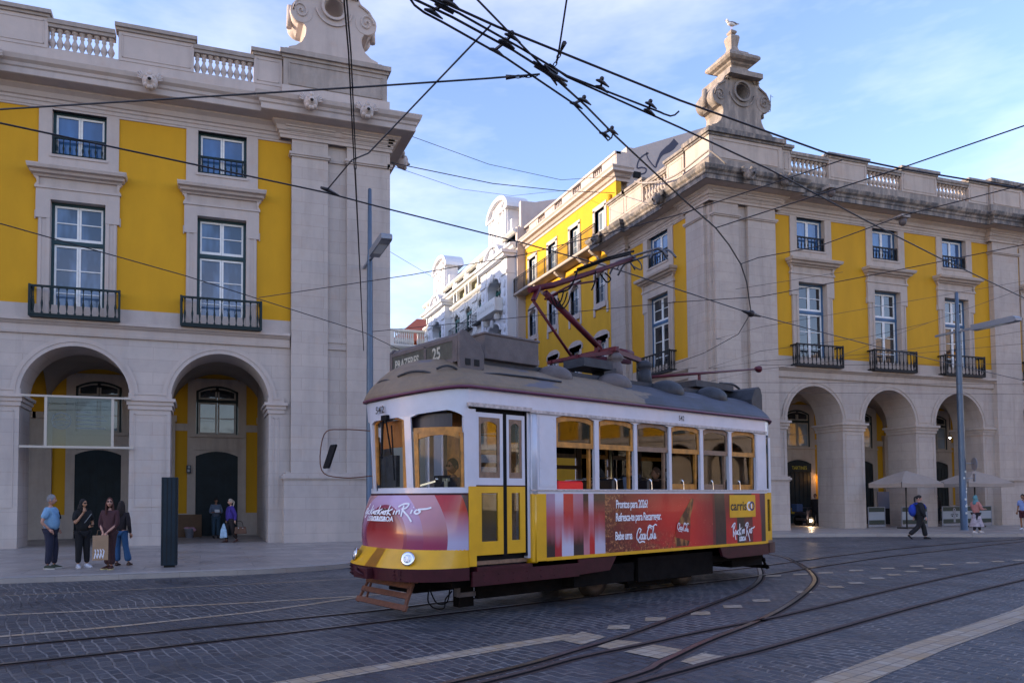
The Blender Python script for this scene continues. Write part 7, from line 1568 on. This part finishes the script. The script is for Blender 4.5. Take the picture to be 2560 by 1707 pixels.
for k in range(3): ribbon(m_, [(-.12+.06*k,.32),(-.07+.06*k,.12)], .014, lambda a,b: Vector((a,-.083,b)))
m_.build('white_print', M_wt, t, local=True); t.location.z = .12+.18
person((-1.93,20.25,.12), R(160), 1.60, 'person in flared blue jeans and dark top, mostly hidden behind the burgundy coat', dict(aR=(-.20,-.06,.09),kR=(-.13,-.03,.5)), ('dark_jacket',(.012,.008,.011)), 'long', ('blue_jeans',(.018,.07,.17)), (.06,.03,.02), None, (.4,.2,.13), (.02,.012,.01), 'long', .92, 0, (0,0), .05)
t, hc, M, s = person((.62,32.4,.12), R(8), 1.68, 'person in grey-blue hoodie with bowed head reading a white paper by the door', dict(eL=(.25,-.02,1.14),wL=(.07,-.24,1.16),dL=(-1,-.3,0),eR=(-.25,-.02,1.14),wR=(-.07,-.24,1.16),dR=(1,-.3,0),hb=(0,-.05,1.56)), ('hoodie',(.10,.13,.18)), 'long', ('jeans',(.025,.055,.085)), (.02,.02,.025), None, (.30,.15,.09), (.010,.008,.008), 'short', 1.05, 0, (0,R(38)))
m_ = MB(); m_.cbox((0,-.31,1.16),(.20,.01,.15),Matrix.Rotation(R(-35),3,'X')); o = m_.build('paper_sheet', mat('white_paper', (.5,.5,.5), .8), None, local=True); tag(o, 'white paper sheet held by the hooded reader', 'paper'); o.matrix_world = Matrix.Translation((.62,32.4,.12))@Matrix.Rotation(R(8),4,'Z')
t, hc, M, s = person((1.10,29.2,.12), R(-72), 1.62, 'pale-haired woman in purple padded jacket walking left under the arch', dict(eL=(.24,.12,1.14),wL=(.24,.10,.90),eR=(-.24,.0,1.14),wR=(-.24,-.08,.90),dL=(0,0,-1),dR=(0,-.1,-1),kL=(.09,.05,.5),aL=(.09,.24,.12),fL=(0,-1,-.3),kR=(-.09,-.12,.5),aR=(-.09,-.14,.09)), ('purple_jacket',(.045,.025,.20)), 'long', ('dark_trousers',(.020,.013,.013)), (.06,.02,.015), None, (.46,.25,.17), (.33,.27,.21), 'tail', 1.12, .05, (R(-5),0), coat=.08)
t = thing('handbag', (1.42,29.1,.5), 'structured brown leather handbag hanging from the purple-jacketed woman\'s hand', 'bag'); m_ = MB(); m_.prism([(-.23,0),(.23,0),(.20,.26),(-.20,.26)], lambda a,b,q: Vector((1.46+a,q,.46+b)), 28.86, 29.02); m_.build('bag', mat('brown_leather', (.085,.035,.018), .4, var=.3), t, bevel=.015); m_ = MB(); m_.tube(smooth_pts([(1.34,28.9,.70),(1.34,28.92,.92),(1.5,28.92,.92),(1.56,28.9,.70)],4), .010, 5); m_.build('handle', M_rubber, t); m_ = MB(); m_.ball((1.38,28.85,.68),.02,6,5); m_.ball((1.54,28.85,.68),.02,6,5); m_.build('clasps', M_chrome, t)
t = thing('carrier_bag', (.86,29.1,.35), 'pale blue striped plastic carrier bag in the purple-jacketed woman\'s other hand', 'bag'); m_ = MB(); m_.prism([(-.14,0),(.14,.02),(.11,.30),(.03,.56),(-.02,.56),(-.11,.3)], lambda a,b,q: Vector((.84+a,q,.30+b)), 28.95, 29.1); m_.build('bag', mat('pale_blue_plastic', (.28,.42,.55), .35, var=.3, vs=8), t, bevel=.02)
t, hc, M, s = person((28.2,22.4,0), R(58), 1.75, 'heavy-set walker in black with bright blue backpack crossing the road at right', dict(eR=(-.27,-.02,1.14),wR=(-.26,-.14,.90),eL=(.27,.12,1.14),wL=(.27,.10,.90),dL=(0,0,-1),dR=(0,-.3,-1),kL=(.10,-.18,.52),aL=(.11,-.25,.09),kR=(-.10,.06,.52),aR=(-.11,.42,.16),fR=(0,-.8,-.7),fL=(0,-1,0)), ('black_jacket',(.006,.007,.010)), 'long', ('black_trousers',(.006,.006,.008)), (.006,.006,.007), None, (.48,.25,.19), (.012,.010,.010), 'tail', 1.24, .08, (R(-18),R(12)), .02, coat=.05)
bp_ = thing('backpack', (28.2,22.4,0), 'bright blue backpack worn by the walker in black', 'backpack', None, R(58)); m_ = MB(); m_.ball((0,.24,1.18), .19, 12, 10, (.95,.75,1.35)); m_.build('bag', cloth('blue_nylon', (.008,.035,.30)), bp_, local=True)
m_ = MB()
for q in (-1,1): m_.tube(smooth_pts([(q*.12,.18,1.42),(q*.14,.02,1.50),(q*.15,-.15,1.40),(q*.15,-.19,1.25)],4), .028, 6)
m_.build('straps', cloth('blue_nylon', (.008,.035,.30)), bp_, local=True)
t, hc, M, s = person((32.3,23.0,.15), R(82), 1.58, 'woman in teal headscarf, face mask, pink top and pale patterned skirt', dict(eR=(-.23,-.08,1.14),wR=(-.16,-.30,1.14),eL=(.23,-.05,1.14),wL=(.15,-.28,1.10),kL=(.09,-.16,.5),aL=(.09,-.30,.09),kR=(-.09,.10,.5),aR=(-.09,.24,.09),dR=(0,-1,.1),dL=(0,-1,.1)), ('pink_top',(.42,.17,.15)), 'long', ('leggings',(.010,.008,.012)), (.5,.45,.42), (.5,.45,.42), (.30,.16,.10), None, 'short', 1.05, 0, (0,0), -.01, skirt=('patterned_skirt',(.34,.29,.32),.5))
m_ = MB(); m_.ball(hc+Vector((0,.012,-.0)), .128*s, 14, 10, (.80,.95,1.10)); m_.tube([hc+Vector((0,.02,-.08)),hc+Vector((0,.0,-.2)),hc+Vector((0,-.03,-.30))],[.085,.13,.12],10); m_.v = [v+Vector((0,.028,0)) if v.y < hc.y-.03 and v.z > hc.z-.1 else v for v in m_.v]; m_.build('headscarf', cloth('teal_scarf', (.09,.22,.25)), t, local=True)
m_ = MB(); m_.ball(hc+Vector((0,-.075,-.045)), .055*s, 10, 8, (1.0,.6,.85)); m_.build('face_mask', cloth('mask', (.15,.42,.55), .05), t, local=True)
person((36.95,24.1,.15), R(-80), 1.62, 'walker in light blue top and maroon shorts cut by the right edge', dict(eL=(.23,-.1,1.15),wL=(.15,-.2,1.38),dL=(0,0,1),kL=(.09,-.10,.5),aL=(.09,-.05,.09)), ('blue_top',(.20,.27,.52)), 'short', ('shorts',(.06,.012,.02)), (.6,.6,.62), None, (.24,.11,.055), (.01,.008,.008), 'tail', .95, 0, (0,0))
dk = (.012,.012,.016)
person((38.2,30.6,.12), R(20), 1.74, 'dark-clothed figure in a cap standing under the third right arch', None, ('dark_jacket',dk), 'long', ('dark_trousers',dk), dk, None, (.2,.1,.07), (.01,.01,.01), 'short', 1.2, 0, (0,R(15)))
person((40.9,31.4,.12), R(-30), 1.66, 'dim customer standing deeper inside the third right arch', None, ('dark_jacket',(.03,.02,.02)), 'long', ('dark_trousers',dk), dk, None, (.3,.16,.1), (.01,.01,.01), 'short', 1.0)
person((38.6,33.0,.12), R(10), 1.72, 'waiter in black standing by the cafe counter inside the second right arch', None, ('dark_shirt',dk), 'long', ('dark_trousers',dk), dk, None, (.3,.16,.1), (.01,.01,.01), 'short', 1.0)
person((32.45,31.9,.12), R(-60), 1.72, 'dim figure half hidden by the first right pier', dict(eL=(.2,-.1,1.1)), ('dark_coat',dk), 'long', ('dark_trousers',dk), dk, None, (.3,.16,.1), (.01,.01,.01), 'short', 1.1, coat=.2)
# people aboard the tram: placed in tram space
TM = Matrix.Translation(TO)@Matrix.Rotation(TH,4,'Z')
def rider(x, y, z, rz, h, label, **k):
    p = TM@Vector((x,y,z)); return person(tuple(p), TH+rz, h, label, sit=True, **k)
SIT = dict(hL=(.09,-.02,.90), kL=(.11,-.44,.90), aL=(.11,-.46,.48), hR=(-.09,-.02,.90), kR=(-.11,-.44,.90), aR=(-.11,-.46,.48))
t, hc, M, s = rider(-3.15,-.40,.62, R(-90), 1.78, 'tram driver in dark blazer, pale shirt and sunglasses at the controls', J=dict(SIT, eR=(-.25,-.10,1.14),wR=(-.18,-.32,1.20),dR=(0,-1,0),eL=(.25,-.06,1.16),wL=(.24,-.32,1.22),dL=(0,-1,0)), top=('navy_blazer',(.010,.012,.028)), skin=(.24,.105,.055), hair=(.012,.011,.013), head=(R(6),0), glasses=True, build=1.08)
m_ = MB(); m_.prism([(-.05,1.46),(.05,1.46),(.02,1.22),(-.02,1.22)], lambda a,b,q: Vector((a,q,b*s)), -.150, -.135); m_.cbox((.05,-.14,1.47*s),(.06,.03,.05)); m_.cbox((-.05,-.14,1.47*s),(.06,.03,.05)); m_.build('pale_shirt_front', cloth('pale_shirt', (.5,.47,.36), .05), t, local=True)
rider(.12,-.62,.62, R(-90), 1.68, 'dark-haired passenger in sunglasses at the second side window', J=dict(SIT, eR=(-.22,-.12,1.16),wR=(-.05,-.22,1.44),dR=(0,0,1)), top=('pale_top',(.25,.28,.34)), skin=(.38,.19,.12), hair=(.008,.007,.008), hairstyle='long', head=(R(-10),R(8)), glasses=True)
t, hc, M, s = rider(1.05,-.60,.72, R(-90), 1.78, 'bald bespectacled passenger in dark suit at the third side window', J=SIT, top=('dark_suit',(.012,.013,.02)), skin=(.40,.20,.14), hair=(.10,.09,.09), head=(R(10),R(22)), glasses=True, build=1.12)
m_ = MB(); m_.prism([(-.06,1.46),(.06,1.46),(.03,1.15),(-.03,1.15)], lambda a,b,q: Vector((a,q,b*s)), -.158, -.14); m_.build('blue_shirt_front', cloth('blue_shirt', (.20,.27,.45), .05), t, local=True)
rider(2.05,-.45,.66, R(-90), 1.70, 'passenger in rust-brown coat at the fourth side window', J=SIT, top=('rust_coat',(.10,.035,.018)), skin=(.36,.18,.11), hair=(.10,.05,.03), head=(R(-15),0), build=1.15)
